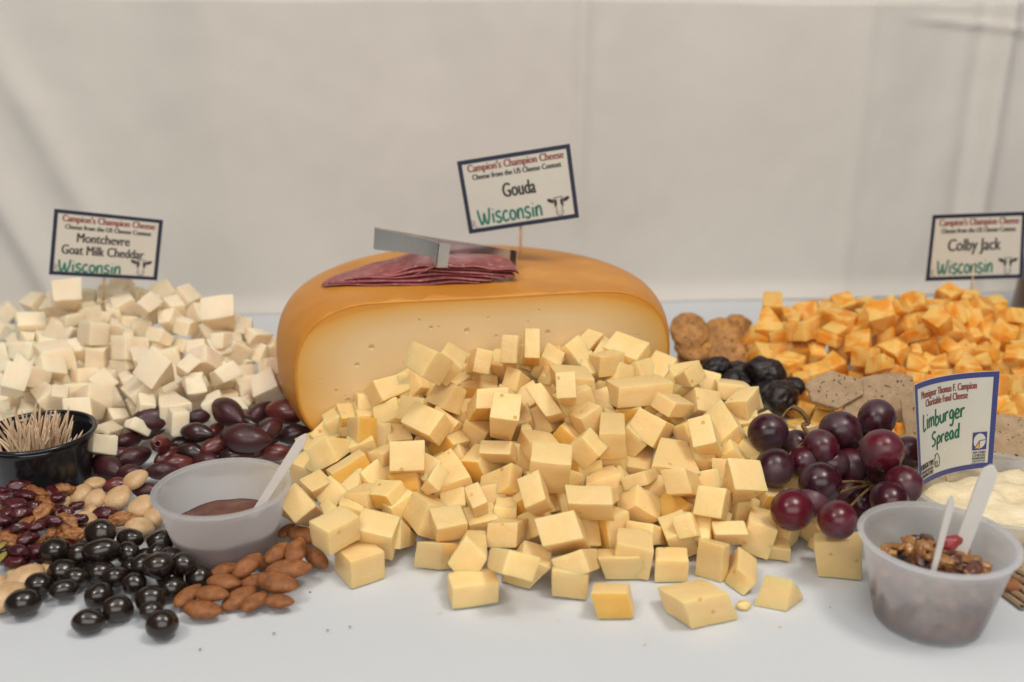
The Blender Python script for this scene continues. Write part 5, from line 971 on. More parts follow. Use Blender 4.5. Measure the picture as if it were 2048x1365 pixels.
# ------------------------------------------------------------------ nuts, olives, dried fruit
def ellipsoid(c, ax, s, sub=3, deform=None):
    bm = bmesh.new(); bmesh.ops.create_icosphere(bm, subdivisions=sub, radius=1.0)
    A, B, Cc_ = frame_of(ax); c = Vector(c)
    for v in bm.verts:
        p = v.co.copy()
        if deform: p = deform(p)
        v.co = c + A * p.x * s[0] + B * p.y * s[1] + Cc_ * p.z * s[2]
    return bm
ITEMS = [('olive', [-25.09, 64.51, 2.26], [0.87, 0.48, 0.113], [1.669, 0.977, 0.977], 0), ('olive', [-27.59, 61.93, 1.68], [0.552, 0.812, 0.191], [1.187, 0.695, 0.695], 1), ('olive', [-26.43, 63.3, 1.24], [0.953, 0.295, 0.069], [0.957, 0.56, 0.56], 1), ('olive', [-26.52, 59.96, 0.83], [0.807, -0.575, -0.135], [1.434, 0.839, 0.839], 0), ('olive', [-25.23, 61.17, 1.01], [0.926, 0.367, 0.086], [1.212, 0.709, 0.709], 1), ('olive', [-23.35, 61.1, 1.98], [0.198, 0.954, 0.225], [1.065, 0.623, 0.623], 2), ('olive', [-21.3, 62.43, 2.2], [0.974, -0.222, -0.052], [1.191, 0.697, 0.697], 0), ('olive', [-21.88, 65.06, 2.3], [0.953, 0.295, 0.069], [0.972, 0.569, 0.569], 1), ('olive', [-19.6, 64.11, 3.0], [0.718, -0.678, -0.159], [1.583, 0.926, 0.926], 0), ('olive', [-20.62, 64.16, 1.6], [0.385, 0.898, 0.211], [0.815, 0.477, 0.477], 0), ('olive', [-17.62, 60.85, 2.46], [0.988, -0.148, -0.035], [1.694, 0.991, 0.991], 0), ('olive', [-21.64, 61.82, 1.06], [0.953, -0.295, -0.069], [1.071, 0.627, 0.627], 0), ('olive', [-19.9, 61.8, 1.46], [0.807, 0.575, 0.135], [1.078, 0.631, 0.631], 0), ('olive', [-18.13, 66.72, 1.93], [0.471, 0.859, 0.202], [1.144, 0.669, 0.669], 0), ('olive', [-16.01, 66.19, 2.2], [0.998, -0.059, -0.014], [1.611, 0.942, 0.942], 0), ('olive', [-16.43, 62.63, 2.4], [0.552, 0.812, 0.191], [1.231, 0.72, 0.72], 1), ('olive', [-15.28, 64.75, 1.1], [0.953, 0.295, 0.069], [1.198, 0.701, 0.701], 0), ('olive', [-15.89, 61.8, 1.01], [0.974, 0.222, 0.052], [1.007, 0.589, 0.589], 0), ('olive', [-22.75, 59.2, 0.9], [0.988, 0.148, 0.035], [1.04, 0.608, 0.608], 0), ('olive', [-25.1, 57.58, 0.67], [0.953, 0.295, 0.069], [0.877, 0.513, 0.513], 0), ('olive', [-22.89, 56.54, 0.79], [1.0, 0.0, 0.0], [0.866, 0.507, 0.507], 0), ('olive', [-22.71, 63.24, 1.0], [0.893, 0.438, 0.103], [1.027, 0.601, 0.601], 0), ('olive', [-26.68, 61.94, 0.7], [0.953, 0.295, 0.069], [1.08, 0.632, 0.632], 0), ('olive', [-24.67, 58.99, 0.8], [0.988, -0.148, -0.035], [1.037, 0.607, 0.607], 0), ('olive', [-22.26, 60.49, 0.82], [0.974, 0.222, 0.052], [1.061, 0.621, 0.621], 0), ('olive', [-20.22, 60.66, 0.87], [0.953, -0.295, -0.069], [1.066, 0.624, 0.624], 0), ('olive', [-18.54, 61.22, 1.05], [0.988, 0.148, 0.035], [1.081, 0.632, 0.632], 0), ('olive', [-17.24, 62.4, 1.08], [0.807, 0.575, 0.135], [1.086, 0.635, 0.635], 0), ('olive', [-17.08, 63.68, 1.34], [0.893, -0.438, -0.103], [1.019, 0.596, 0.596], 0), ('olive', [-23.11, 61.3, 0.98], [0.552, 0.812, 0.191], [1.001, 0.585, 0.585], 0), ('olive', [-21.86, 67.98, 1.4], [0.953, 0.295, 0.069], [1.015, 0.594, 0.594], 0), ('olive', [-18.88, 65.41, 1.67], [0.953, -0.295, -0.069], [1.06, 0.62, 0.62], 0), ('olive', [-25.83, 65.25, 1.1], [0.988, 0.148, 0.035], [1.128, 0.66, 0.66], 0), ('choc', [-22.93, 49.74, 1.6], [0.993, -0.119, -0.014], [0.923, 0.757, 0.757], 0), ('choc', [-21.28, 49.64, 1.29], [0.984, -0.178, -0.021], [0.788, 0.552, 0.552], 0), ('choc', [-24.84, 48.16, 1.34], [0.989, 0.148, 0.017], [0.795, 0.756, 0.756], 0), ('choc', [-23.55, 48.4, 0.96], [0.955, 0.295, 0.035], [0.801, 0.721, 0.721], 0), ('choc', [-22.21, 47.95, 1.48], [0.975, 0.222, 0.026], [1.023, 0.736, 0.736], 0), ('choc', [-21.07, 48.58, 1.0], [0.7, -0.709, -0.083], [0.747, 0.635, 0.635], 0), ('choc', [-20.2, 48.98, 0.51], [1.0, 0.0, 0.0], [0.637, 0.509, 0.509], 0), ('choc', [-19.65, 49.7, 1.09], [0.955, 0.295, 0.035], [0.757, 0.643, 0.643], 0), ('choc', [-19.39, 48.6, 1.04], [0.812, 0.579, 0.068], [0.633, 0.538, 0.538], 0), ('choc', [-23.98, 47.01, 0.77], [0.975, 0.222, 0.026], [0.838, 0.712, 0.712], 0), ('choc', [-22.05, 47.07, 0.66], [0.997, 0.074, 0.009], [0.845, 0.676, 0.676], 0), ('choc', [-24.64, 45.58, 0.86], [0.984, 0.178, 0.021], [0.711, 0.604, 0.604], 0), ('choc', [-23.19, 45.3, 0.74], [0.91, 0.411, 0.048], [0.765, 0.536, 0.536], 0), ('choc', [-24.68, 43.95, 0.82], [0.945, 0.325, 0.038], [0.88, 0.704, 0.704], 0), ('choc', [-20.88, 46.22, 0.9], [0.897, 0.44, 0.052], [0.662, 0.562, 0.562], 0), ('choc', [-21.24, 44.87, 0.66], [0.812, 0.579, 0.068], [0.755, 0.679, 0.679], 0), ('choc', [-19.66, 45.6, 0.9], [0.955, -0.295, -0.035], [0.654, 0.589, 0.589], 0), ('choc', [-19.58, 46.85, 1.27], [0.975, 0.222, 0.026], [0.667, 0.6, 0.6], 0), ('choc', [-18.46, 45.98, 1.74], [0.989, 0.148, 0.017], [0.829, 0.705, 0.705], 0), ('choc', [-17.4, 46.6, 1.49], [0.897, -0.44, -0.052], [0.723, 0.614, 0.614], 0), ('choc', [-16.64, 46.68, 0.62], [0.989, -0.148, -0.017], [0.752, 0.639, 0.639], 0), ('choc', [-17.69, 45.57, 0.65], [0.858, 0.511, 0.06], [0.71, 0.568, 0.568], 0), ('choc', [-19.83, 43.61, 0.69], [1.0, 0.0, 0.0], [0.79, 0.711, 0.711], 0), ('choc', [-18.36, 44.36, 0.78], [0.989, 0.148, 0.017], [0.794, 0.715, 0.715], 0), ('choc', [-18.02, 43.35, 0.74], [0.989, 0.148, 0.017], [0.58, 0.522, 0.522], 0), ('choc', [-20.88, 42.62, 0.61], [0.993, 0.119, 0.014], [0.801, 0.625, 0.625], 0), ('choc', [-17.11, 42.21, 0.72], [1.0, 0.0, 0.0], [0.822, 0.74, 0.74], 0), ('choc', [-18.61, 47.97, 1.04], [0.955, 0.295, 0.035], [0.687, 0.584, 0.584], 0), ('choc', [-18.12, 46.51, 0.6], [1.0, 0.0, 0.0], [0.725, 0.616, 0.616], 0), ('choc', [-20.46, 47.61, 0.62], [1.0, 0.0, 0.0], [0.737, 0.627, 0.627], 0), ('choc', [-23.0, 46.31, 0.82], [1.0, 0.0, 0.0], [0.67, 0.569, 0.569], 0), ('almond', [-14.02, 46.75, 1.3], [0.546, 0.804, 0.236], [0.962, 0.577, 0.404], 0), ('almond', [-15.48, 47.27, 0.69], [0.85, 0.506, 0.149], [0.798, 0.479, 0.335], 0), ('almond', [-12.78, 48.09, 1.26], [0.515, 0.823, 0.242], [0.868, 0.521, 0.364], 0), ('almond', [-11.73, 48.12, 1.38], [0.098, 0.955, 0.281], [0.954, 0.572, 0.401], 0), ('almond', [-11.89, 50.78, 0.84], [0.924, -0.366, -0.108], [1.035, 0.621, 0.435], 0), ('almond', [-10.76, 48.68, 0.6], [0.748, -0.636, -0.187], [0.881, 0.529, 0.37], 0), ('almond', [-11.88, 46.68, 1.08], [0.983, 0.178, 0.052], [1.208, 0.725, 0.507], 0), ('almond', [-12.16, 45.42, 1.09], [0.961, -0.265, -0.078], [1.143, 0.686, 0.48], 0), ('almond', [-13.55, 46.21, 0.67], [0.973, 0.222, 0.065], [0.838, 0.503, 0.352], 0), ('almond', [-15.04, 45.75, 0.9], [0.992, -0.119, -0.035], [0.919, 0.551, 0.386], 0), ('almond', [-14.07, 44.96, 0.45], [0.713, 0.673, 0.198], [1.015, 0.609, 0.426], 0), ('almond', [-15.35, 44.6, 0.92], [0.997, -0.074, -0.022], [0.876, 0.526, 0.368], 0), ('almond', [-16.71, 44.93, 0.6], [0.576, 0.784, 0.231], [0.852, 0.511, 0.358], 0), ('almond', [-15.61, 43.75, 0.56], [0.988, -0.148, -0.044], [1.001, 0.601, 0.42], 0), ('almond', [-13.16, 44.48, 0.55], [0.713, 0.673, 0.198], [0.819, 0.491, 0.344], 0), ('almond', [-11.9, 44.53, 0.54], [0.997, -0.074, -0.022], [0.766, 0.46, 0.322], 0), ('almond', [-12.97, 51.32, 0.86], [0.546, 0.804, 0.236], [0.612, 0.367, 0.257], 0), ('almond', [-13.36, 48.56, 0.5], [0.952, 0.294, 0.087], [0.883, 0.53, 0.371], 0), ('almond', [-14.76, 46.65, 0.41], [0.988, 0.148, 0.044], [0.853, 0.512, 0.358], 0), ('almond', [26.63, 45.89, 0.6], [0.955, -0.295, -0.035], [1.027, 0.616, 0.432], 0), ('marcona', [-26.4, 57.34, 0.87], [0.985, 0.148, 0.087], [0.718, 0.646, 0.395], 0), ('marcona', [-26.84, 56.19, 0.73], [0.505, 0.744, 0.438], [0.808, 0.727, 0.444], 0), ('marcona', [-25.43, 54.97, 1.0], [0.176, 0.848, 0.499], [0.761, 0.685, 0.418], 0), ('marcona', [-24.1, 55.22, 1.0], [0.346, 0.809, 0.476], [0.897, 0.807, 0.493], 0), ('marcona', [-23.41, 56.48, 1.61], [0.712, 0.605, 0.356], [0.844, 0.76, 0.464], 0), ('marcona', [-22.29, 54.02, 0.98], [0.346, 0.809, 0.476], [0.879, 0.791, 0.484], 0), ('marcona', [-21.22, 53.38, 0.71], [0.427, 0.779, 0.458], [0.776, 0.698, 0.427], 0), ('marcona', [-21.76, 52.17, 0.63], [0.985, -0.148, -0.087], [0.889, 0.8, 0.489], 0), ('marcona', [-27.11, 54.31, 1.03], [0.505, 0.744, 0.438], [0.59, 0.531, 0.325], 0), ('marcona', [-24.95, 52.41, 1.01], [0.967, -0.22, -0.13], [0.697, 0.628, 0.384], 0), ('marcona', [-25.19, 53.56, 0.9], [0.176, 0.848, 0.499], [0.518, 0.466, 0.285], 0), ('marcona', [-26.0, 44.71, 0.66], [0.823, 0.49, 0.288], [1.065, 0.959, 0.586], 0), ('marcona', [-25.78, 46.42, 0.65], [0.792, 0.526, 0.309], [1.099, 0.99, 0.605], 0), ('marcona', [-25.0, 47.49, 0.59], [0.909, -0.36, -0.212], [0.558, 0.502, 0.307], 0), ('marcona', [-26.68, 47.26, 0.56], [0.985, 0.148, 0.087], [0.467, 0.42, 0.257], 0), ('marcona', [-27.0, 45.96, 0.75], [0.77, -0.55, -0.323], [0.517, 0.466, 0.285], 0), ('marcona', [-28.03, 48.93, 0.79], [0.941, 0.291, 0.171], [0.42, 0.378, 0.231], 0), ('walnut', [-28.62, 54.18, 1.75], [0.95, -0.294, -0.104], [0.923, 0.572, 0.461], 0), ('walnut', [-27.08, 51.81, 1.73], [0.374, 0.874, 0.309], [0.832, 0.516, 0.416], 0), ('walnut', [-27.57, 50.64, 1.59], [0.374, 0.874, 0.309], [0.666, 0.413, 0.333], 0), ('walnut', [-25.87, 50.2, 1.31], [0.285, 0.904, 0.319], [0.562, 0.349, 0.281], 0), ('walnut', [-25.5, 51.08, 1.59], [0.887, -0.435, -0.154], [0.877, 0.544, 0.439], 0), ('walnut', [-24.7, 50.08, 1.28], [0.988, -0.148, -0.052], [0.815, 0.505, 0.407], 0), ('walnut', [-27.88, 49.59, 1.21], [0.922, -0.365, -0.129], [0.905, 0.561, 0.452], 0), ('walnut', [-22.98, 52.48, 0.98], [0.887, 0.435, 0.154], [0.794, 0.492, 0.397], 0), ('walnut', [-26.44, 49.62, 1.1], [0.743, 0.631, 0.223], [0.452, 0.281, 0.226], 0), ('walnut', [-27.77, 55.81, 1.19], [0.997, 0.074, 0.026], [0.723, 0.448, 0.361], 0), ('walnut', [-27.02, 50.23, 1.45], [0.192, 0.925, 0.327], [0.458, 0.284, 0.229], 0), ('walnut', [-27.04, 48.95, 0.42], [0.539, 0.794, 0.28], [0.545, 0.338, 0.273], 0), ('walnut', [-30.1, 52.64, 1.5], [0.798, 0.569, 0.201], [0.477, 0.296, 0.239], 0), ('walnut', [-26.53, 51.4, 1.35], [0.95, 0.294, 0.104], [0.52, 0.322, 0.26], 0), ('walnut', [-24.28, 48.76, 0.6], [0.374, 0.874, 0.309], [0.448, 0.278, 0.224], 0), ('walnut', [-27.66, 53.38, 1.51], [0.798, -0.569, -0.201], [0.59, 0.366, 0.295], 0), ('cranberry', [-30.07, 55.08, 1.78], [0.953, 0.295, 0.069], [0.819, 0.541, 0.451], 0), ('cranberry', [-29.06, 52.54, 1.84], [0.988, -0.148, -0.035], [0.912, 0.602, 0.501], 0), ('cranberry', [-28.1, 54.92, 1.32], [0.753, -0.64, -0.151], [0.883, 0.583, 0.486], 0), ('cranberry', [-24.09, 53.12, 1.03], [1.0, 0.0, 0.0], [0.729, 0.481, 0.401], 0), ('cranberry', [-25.73, 53.18, 1.48], [0.893, 0.438, 0.103], [0.498, 0.328, 0.274], 0), ('cranberry', [-26.01, 52.48, 1.46], [1.0, 0.0, 0.0], [0.526, 0.347, 0.29], 0), ('cranberry', [-28.2, 51.49, 1.87], [0.974, 0.222, 0.052], [0.713, 0.471, 0.392], 0), ('cranberry', [-29.0, 50.72, 1.84], [0.988, 0.148, 0.035], [0.703, 0.464, 0.386], 0), ('cranberry', [-26.04, 48.57, 1.09], [0.953, 0.295, 0.069], [0.797, 0.526, 0.439], 0), ('cranberry', [-26.74, 47.44, 1.08], [1.0, 0.0, 0.0], [0.61, 0.403, 0.336], 0), ('cranberry', [-28.42, 50.54, 1.2], [1.0, 0.0, 0.0], [0.63, 0.416, 0.347], 0), ('cranberry', [-26.78, 49.15, 1.52], [0.893, 0.438, 0.103], [0.622, 0.411, 0.342], 0), ('cranberry', [-30.47, 54.17, 1.79], [0.893, -0.438, -0.103], [0.74, 0.489, 0.407], 0), ('cranberry', [-27.19, 48.73, 0.93], [1.0, 0.0, 0.0], [0.619, 0.408, 0.34], 0), ('cranberry', [-26.58, 50.85, 1.53], [1.0, 0.0, 0.0], [0.512, 0.338, 0.281], 0), ('cranberry', [-26.64, 48.12, 0.36], [0.974, 0.222, 0.052], [0.673, 0.444, 0.37], 0), ('cranberry', [-25.64, 50.27, 0.79], [1.0, 0.0, 0.0], [0.57, 0.376, 0.314], 0), ('cranberry', [-28.02, 48.37, 1.16], [0.693, 0.702, 0.165], [0.554, 0.366, 0.305], 0), ('cranberry', [-26.86, 52.86, 1.22], [0.953, 0.295, 0.069], [0.729, 0.481, 0.401], 0), ('cranberry', [-24.78, 51.41, 0.8], [1.0, 0.0, 0.0], [0.648, 0.427, 0.356], 0), ('cranberry', [-28.8, 53.36, 1.27], [1.0, 0.0, 0.0], [0.872, 0.576, 0.48], 0), ('cranberry', [-28.95, 51.74, 1.06], [1.0, 0.0, 0.0], [0.778, 0.513, 0.428], 0), ('cranberry', [-25.98, 49.38, 0.66], [0.953, 0.295, 0.069], [0.749, 0.495, 0.412], 0), ('cranberry', [-24.04, 52.42, 0.39], [1.0, 0.0, 0.0], [0.723, 0.477, 0.397], 0), ('cranberry', [-29.95, 53.33, 1.94], [0.953, 0.295, 0.069], [0.725, 0.478, 0.399], 0), ('cranberry', [-28.76, 53.39, 2.06], [0.953, -0.295, -0.069], [0.667, 0.44, 0.367], 0), ('cranberry', [-29.27, 51.51, 1.74], [0.552, 0.812, 0.191], [0.651, 0.43, 0.358], 0), ('cranberry', [-27.8, 52.34, 1.92], [1.0, 0.0, 0.0], [0.584, 0.385, 0.321], 0), ('cranberry', [-29.12, 50.02, 1.32], [0.893, -0.438, -0.103], [0.629, 0.415, 0.346], 0), ('cranberry', [-27.48, 49.92, 1.84], [0.953, 0.295, 0.069], [0.564, 0.372, 0.31], 0), ('cranberry', [-27.39, 48.01, 0.92], [0.988, 0.148, 0.035], [0.611, 0.403, 0.336], 0), ('cranberry', [-26.52, 49.96, 1.83], [0.807, 0.575, 0.135], [0.503, 0.332, 0.277], 0), ('cranberry', [-25.86, 50.46, 1.94], [0.988, -0.148, -0.035], [0.573, 0.378, 0.315], 0), ('cranberry', [-26.68, 47.95, 1.5], [0.953, -0.295, -0.069], [0.613, 0.405, 0.337], 0), ('cranberry', [-27.1, 53.87, 1.65], [0.953, 0.295, 0.069], [0.535, 0.353, 0.294], 0), ('cranberry', [-24.98, 51.75, 1.41], [0.988, 0.148, 0.035], [0.522, 0.345, 0.287], 0), ('cranberry', [-24.9, 49.44, 0.92], [0.988, 0.148, 0.035], [0.564, 0.372, 0.31], 0), ('cranberry', [-25.91, 47.7, 0.68], [1.0, 0.0, 0.0], [0.548, 0.362, 0.302], 0), ('pepita', [-27.52, 47.4, 1.3], [0.293, 0.931, 0.219], [0.621, 0.261, 0.124], 0), ('pepita', [-27.92, 48.23, 1.52], [0.471, 0.859, 0.202], [0.575, 0.241, 0.115], 0), ('prune', [15.81, 72.8, 3.22], [0.887, 0.435, 0.154], [1.211, 0.969, 0.848], 0), ('prune', [17.67, 73.66, 2.53], [0.997, -0.074, -0.026], [1.294, 1.035, 0.906], 0), ('prune', [16.91, 71.07, 2.68], [0.972, -0.221, -0.078], [1.19, 0.952, 0.833], 0), ('prune', [19.27, 71.69, 3.27], [0.846, -0.503, -0.178], [1.516, 1.213, 1.061], 0), ('prune', [19.37, 67.26, 3.0], [0.539, 0.794, 0.28], [1.436, 1.149, 1.006], 0), ('prune', [21.02, 69.72, 2.81], [0.743, -0.631, -0.223], [0.884, 0.707, 0.619], 0), ('prune', [19.39, 69.99, 2.31], [1.0, 0.0, 0.0], [1.257, 1.006, 0.88], 0), ('prune', [18.5, 72.07, 1.59], [0.95, -0.294, -0.104], [1.453, 1.163, 1.017], 0)]
seq = {}
def nth(kind, k, total, ref): return f"{ORD[k] if k < 20 else 'twentieth'} {ref}"
def d_olive(p, q):
    t = p.x; k = 1 - 0.20 * t * t * (1 + 0.5 * t); p = Vector((p.x * (1.02 + 0.14 * max(0, t) ** 6), p.y * k, p.z * k))
    n_ = noise.noise(p * 1.3 + q) * 0.10 - 0.03 * abs(noise.noise(p * 4.0 + q)); return p * (1 + n_)
def d_choc(p, q): return p * (1 + noise.noise(p * 1.1 + q) * 0.10)
def d_almond(p, q):
    t = p.x; k = (1 - 0.26 * max(0, t) ** 1.6)
    r = Vector((p.x * (1 + 0.05 * (t > 0) * t * t), p.y * k, p.z * k)); return r * (1 + noise.noise(p * 1.6 + q) * 0.06)
def d_marc(p, q):
    k = 1 - 0.12 * p.x; gv = 0.05 * gauss(p.y, 0.10) * abs(p.z); r = Vector((p.x, p.y * k, p.z * k)); return r * (1 + noise.noise(p * 1.4 + q) * 0.06 - gv)
def d_wal(p, q):
    n_ = 0.42 * noise.noise(p * 1.5 + q) + 0.22 * abs(noise.noise(p * 3.2 + q)); return p * (0.92 + n_)
def d_cran(p, q):
    n_ = 0.30 * noise.noise(p * 1.4 + q) - 0.22 * abs(noise.noise(p * 2.8 + q)); return p * (1.0 + n_)
def d_prune(p, q):
    n_ = 0.22 * noise.noise(p * 1.3 + q) - 0.24 * abs(noise.noise(p * 2.3 + q)) - 0.10 * abs(noise.noise(p * 5 + q)); return p * (1.08 + n_)
KIND = {
 'olive': ('kalamata_olive', 'olive', 'kalamata olives beside the sauce cup', d_olive, 3),
 'choc': ('chocolate_coated_nut', 'chocolate', 'dark chocolate coated nuts spilled on the cloth', d_choc, 3),
 'almond': ('almond', 'almond', 'whole almonds beside the sauce cup', d_almond, 3),
 'marcona': ('blanched_almond', 'almond', 'blanched almonds among the nut mix', d_marc, 3),
 'walnut': ('walnut_piece', 'walnut', 'walnut pieces in the nut mix', d_wal, 4),
 'cranberry': ('dried_cranberry', 'cranberry', 'dried cranberries in the nut mix', d_cran, 3),
 'pepita': ('pumpkin_seed', 'seed', 'pumpkin seeds in the nut mix', d_choc, 2),
 'prune': ('prune', 'prune', 'prunes between the heaps', d_prune, 4)}
byk = {}
for q, (kind, c, ax, s, hole_) in enumerate(ITEMS):
    nm, cat, grp, df, sub = KIND[kind]; qv = Vector((q * 3.1, q * 1.3, 0))
    mat = M[kind]
    if kind == 'olive': mat = M[['olive', 'olive_dark', 'olive_red', 'olive', 'olive_red'][q % 5]] if hole_ == 0 else M['olive_red' if hole_ == 2 else 'olive']
    if kind == 'olive' and hole_:
        ax = Vector(ax); ax = Vector((0.15, -0.9, 0.38)) if hole_ == 2 else (ax if ax.y < 0 else -ax) + Vector((0, -0.6, 0.15))
    dd = (lambda p, df=df, qv=qv: df(p, qv))
    if kind == 'olive' and hole_:
        base_d = dd
        def dd(p, base_d=base_d):
            r = base_d(p); rho = math.hypot(p.y, p.z)
            if p.x > 0 and rho < 0.36: r = Vector((r.x - 0.75 * (1 - (rho / 0.36) ** 3), r.y, r.z))
            return r
        sub = 4
    bm = ellipsoid(c, ax, s, sub, dd)
    o = build(nm, bm, mat, smooth=True, origin=c)
    if kind == 'olive' and hole_:
        pass
    o['category'] = cat; o['group'] = grp
    byk.setdefault(kind, []).append((o, Vector(c), s, hole_))
REFD = {'olive': ('dark purple olive', 'from the toothpick cup'), 'choc': ('glossy dark chocolate coated nut', 'from the photo\'s edge side'),
        'almond': ('brown whole almond by the sauce cup', 'from the chocolates'), 'marcona': ('pale blanched almond', 'from the toothpick cup side'),
        'walnut': ('brown walnut piece in the nut mix', 'from the cloth edge side'), 'cranberry': ('dark red dried cranberry in the nut mix', ''),
        'pepita': ('green pumpkin seed in the nut mix', ''), 'prune': ('wrinkled black prune', 'from the wheel')}
for kind, L in byk.items():
    bins = {}
    for o, c, s, h in L:
        txt = REFD[kind][0]
        if kind == 'olive':
            txt += ' with its pit hole showing' if h == 2 else (' with a split end' if h == 1 else '')
            txt += ' atop the olive pile' if c.z > 1.75 else (' beside the wheel' if c.x > -11 else (' next to the black cup' if c.x < -23 else ' low in the olive pile'))
        elif kind == 'choc':
            txt += ' alone at the cloth front' if c.y < 46.5 else (' atop the chocolate pile' if c.z > 1.25 else (' by the almonds' if c.x > -18.5 else (' by the nut mix' if c.x < -24 else ' in the chocolate pile')))
        elif kind == 'almond': txt = ('brown almond at the frame edge by the relish cup' if c.x > 10 else txt + (' on top' if c.z > 0.9 else ' on the cloth'))
        elif kind == 'marcona': txt += ' at the frame edge near the chocolates' if c.y < 51 and c.x < -22 else ' between the olives and chocolates'
        elif kind == 'walnut': txt += ' near the blanched almonds' if c.x > -24 else ' near the black cup'
        elif kind == 'cranberry': txt += ' near the blanched almonds' if c.x > -24 else (' behind the chocolates' if c.y < 52.5 else ' below the black cup')
        elif kind == 'prune': txt += ' by the round cookies' if c.x < 16.4 else ' beside the seeded crackers'
        bins.setdefault(txt, []).append((c.x, o))
    for txt, B in bins.items():
        B.sort(key=lambda t: t[0])
        for k, (x, o) in enumerate(B): o['label'] = txt if len(B) == 1 else f"{txt}, {ORD[min(k, 19)]} towards the wheel" if kind != 'prune' else f"{txt}, {ORD[k]} away from the wheel"

# ------------------------------------------------------------------ grapes
GR = [[15.782, 56.892, 4.6, 1.202], [15.493, 53.819, 3.647, 1.18], [15.425, 49.52, 3.136, 1.185], [17.113, 47.097, 3.816, 1.053], [18.612, 55.308, 4.3, 1.084], [17.373, 51.175, 3.965, 1.215], [20.408, 57.353, 4.47, 1.298], [22.874, 58.107, 5.03, 1.197], [21.366, 53.032, 5.096, 1.29], [20.58, 55.559, 2.961, 1.125], [24.441, 56.497, 3.4, 1.048], [22.175, 51.427, 3.748, 1.105], [20.833, 49.846, 3.58, 1.057], [22.278, 54.97, 1.472, 1.067], [17.465, 54.945, 3.545, 0.904], [22.477, 57.615, 1.721, 1.118], [20.235, 54.137, 1.889, 0.886], [17.837, 57.689, 3.305, 1.03], [19.266, 55.061, 3.327, 1.05], [22.594, 59.546, 2.76, 1.146], [16.815, 50.448, 3.18, 0.92], [22.159, 53.917, 3.211, 1.083], [20.641, 53.409, 1.434, 1.002]]
gb = empty('grape_bunch', (GR[5][0], GR[5][1], 0)); tag(gb, 'bunch of dark red grapes lying on the gouda chunks', 'grapes')
node = Vector((18.0, 57.2, 4.9)); hub2 = Vector((21.0, 55.2, 3.2))
for i, (x, y, z, r) in enumerate(GR):
    g_ = Vector((x, y, z)); tgt = node if (g_ - node).length < (g_ - hub2).length else hub2
    ax = (g_ - tgt).normalized()
    bm = ellipsoid(g_, ax, (r * 1.05, r * 0.97, r * 0.97), 4, lambda p, q=Vector((i * 5.3, 0, 0)): p * (1 + 0.018 * noise.noise(p * 1.2 + q)))
    build('grape', bm, M['grape'], gb, smooth=True)
bm = bmesh.new()
main = spline([(17.3, 57.4, 6.1), (17.9, 57.3, 5.75), (18.3, 57.2, 5.1), node, (18.6, 56.6, 4.2), (19.6, 55.9, 3.6), hub2, (21.6, 53.9, 2.6)], 5)
tube(main, [0.16 - 0.06 * i / len(main) for i in range(len(main))], 8, bm)
for i, (x, y, z, r) in enumerate(GR):
    g_ = Vector((x, y, z)); base_ = min(main, key=lambda p: (p - g_).length); d = (g_ - base_)
    endp = g_ - d.normalized() * r * 0.96; mid = (base_ + endp) / 2 + Vector((0, 0, 0.12))
    tube(spline([base_, mid, endp], 4), 0.075, 6, bm)
build('stem', bm, M['stem'], gb, smooth=True)

# ------------------------------------------------------------------ plastic cups and their contents
def cup(name, cx, cy, r0, r1, h, mat, label, wall=0.09, seg=72, lip=0.21, tilt=None):
    t = empty(name, (cx, cy, 0)); tag(t, label, 'cup')
    pr = [(0.01, 0.12), (r0 * 0.80, 0.12), (r0 * 0.86, 0.02), (r0 - 0.12, 0.0), (r0, 0.10)]
    for k in range(1, 9): f = k / 8; pr.append((r0 + (r1 - r0) * f ** 0.92, 0.10 + (h - 0.25) * f))
    inner = [(r - wall, z + 0.0) for r, z in pr[5:]][::-1] + [(r0 - 0.15, 0.22), (0.01, 0.20)]
    bm, rings = lathe(pr + inner, cx, cy, seg); 
    bmesh.ops.remove_doubles(bm, verts=bm.verts, dist=0.02)
    bmesh.ops.recalc_face_normals(bm, faces=bm.faces)
    build('body', bm, mat, t, smooth=True)
    lp = []
    for k in range(12):
        a = 2 * math.pi * k / 12; lp.append((r1 + 0.06 + lip * 0.75 * math.cos(a), h - 0.06 + lip * 0.55 * math.sin(a)))
    bm, rings = lathe(lp, cx, cy, seg, close=True); build('rim', bm, mat, t, smooth=True)
    return t
def liquid(name, cx, cy, r, z, mat, label, amp=0.06, seed=1, dome=0.0, z0=0.24, r0=None):
    bm = bmesh.new(); seg = 56; c0 = bm.verts.new((cx, cy, z + dome + amp)); prev = None
    for k in range(1, 13):
        rr = r * k / 12; ring = []
        for q in range(seg):
            a = 2 * math.pi * q / seg; x = cx + rr * math.cos(a); y = cy + rr * math.sin(a)
            zz = z + dome * (1 - (k / 12) ** 2) + amp * 2 * noise.noise(Vector((x * 0.8, y * 0.8, seed)))
            ring.append(bm.verts.new((x, y, zz)))
        if prev is None:
            for q in range(seg): bm.faces.new((c0, ring[q], ring[(q + 1) % seg]))
        else:
            for q in range(seg): bm.faces.new((prev[q], ring[q], ring[(q + 1) % seg], prev[(q + 1) % seg]))
        prev = ring
    low = [bm.verts.new((cx + (v.co.x - cx) * (r0 or r) / r, cy + (v.co.y - cy) * (r0 or r) / r, z0)) for v in prev]
    for q in range(seg): bm.faces.new((prev[q], low[q], low[(q + 1) % seg], prev[(q + 1) % seg]))
    bm.faces.new(low[::-1]); bmesh.ops.recalc_face_normals(bm, faces=bm.faces)
    o = build(name, bm, mat, smooth=True, origin=(cx, cy, z0)); tag(o, label, name.split('_')[-1]); return o
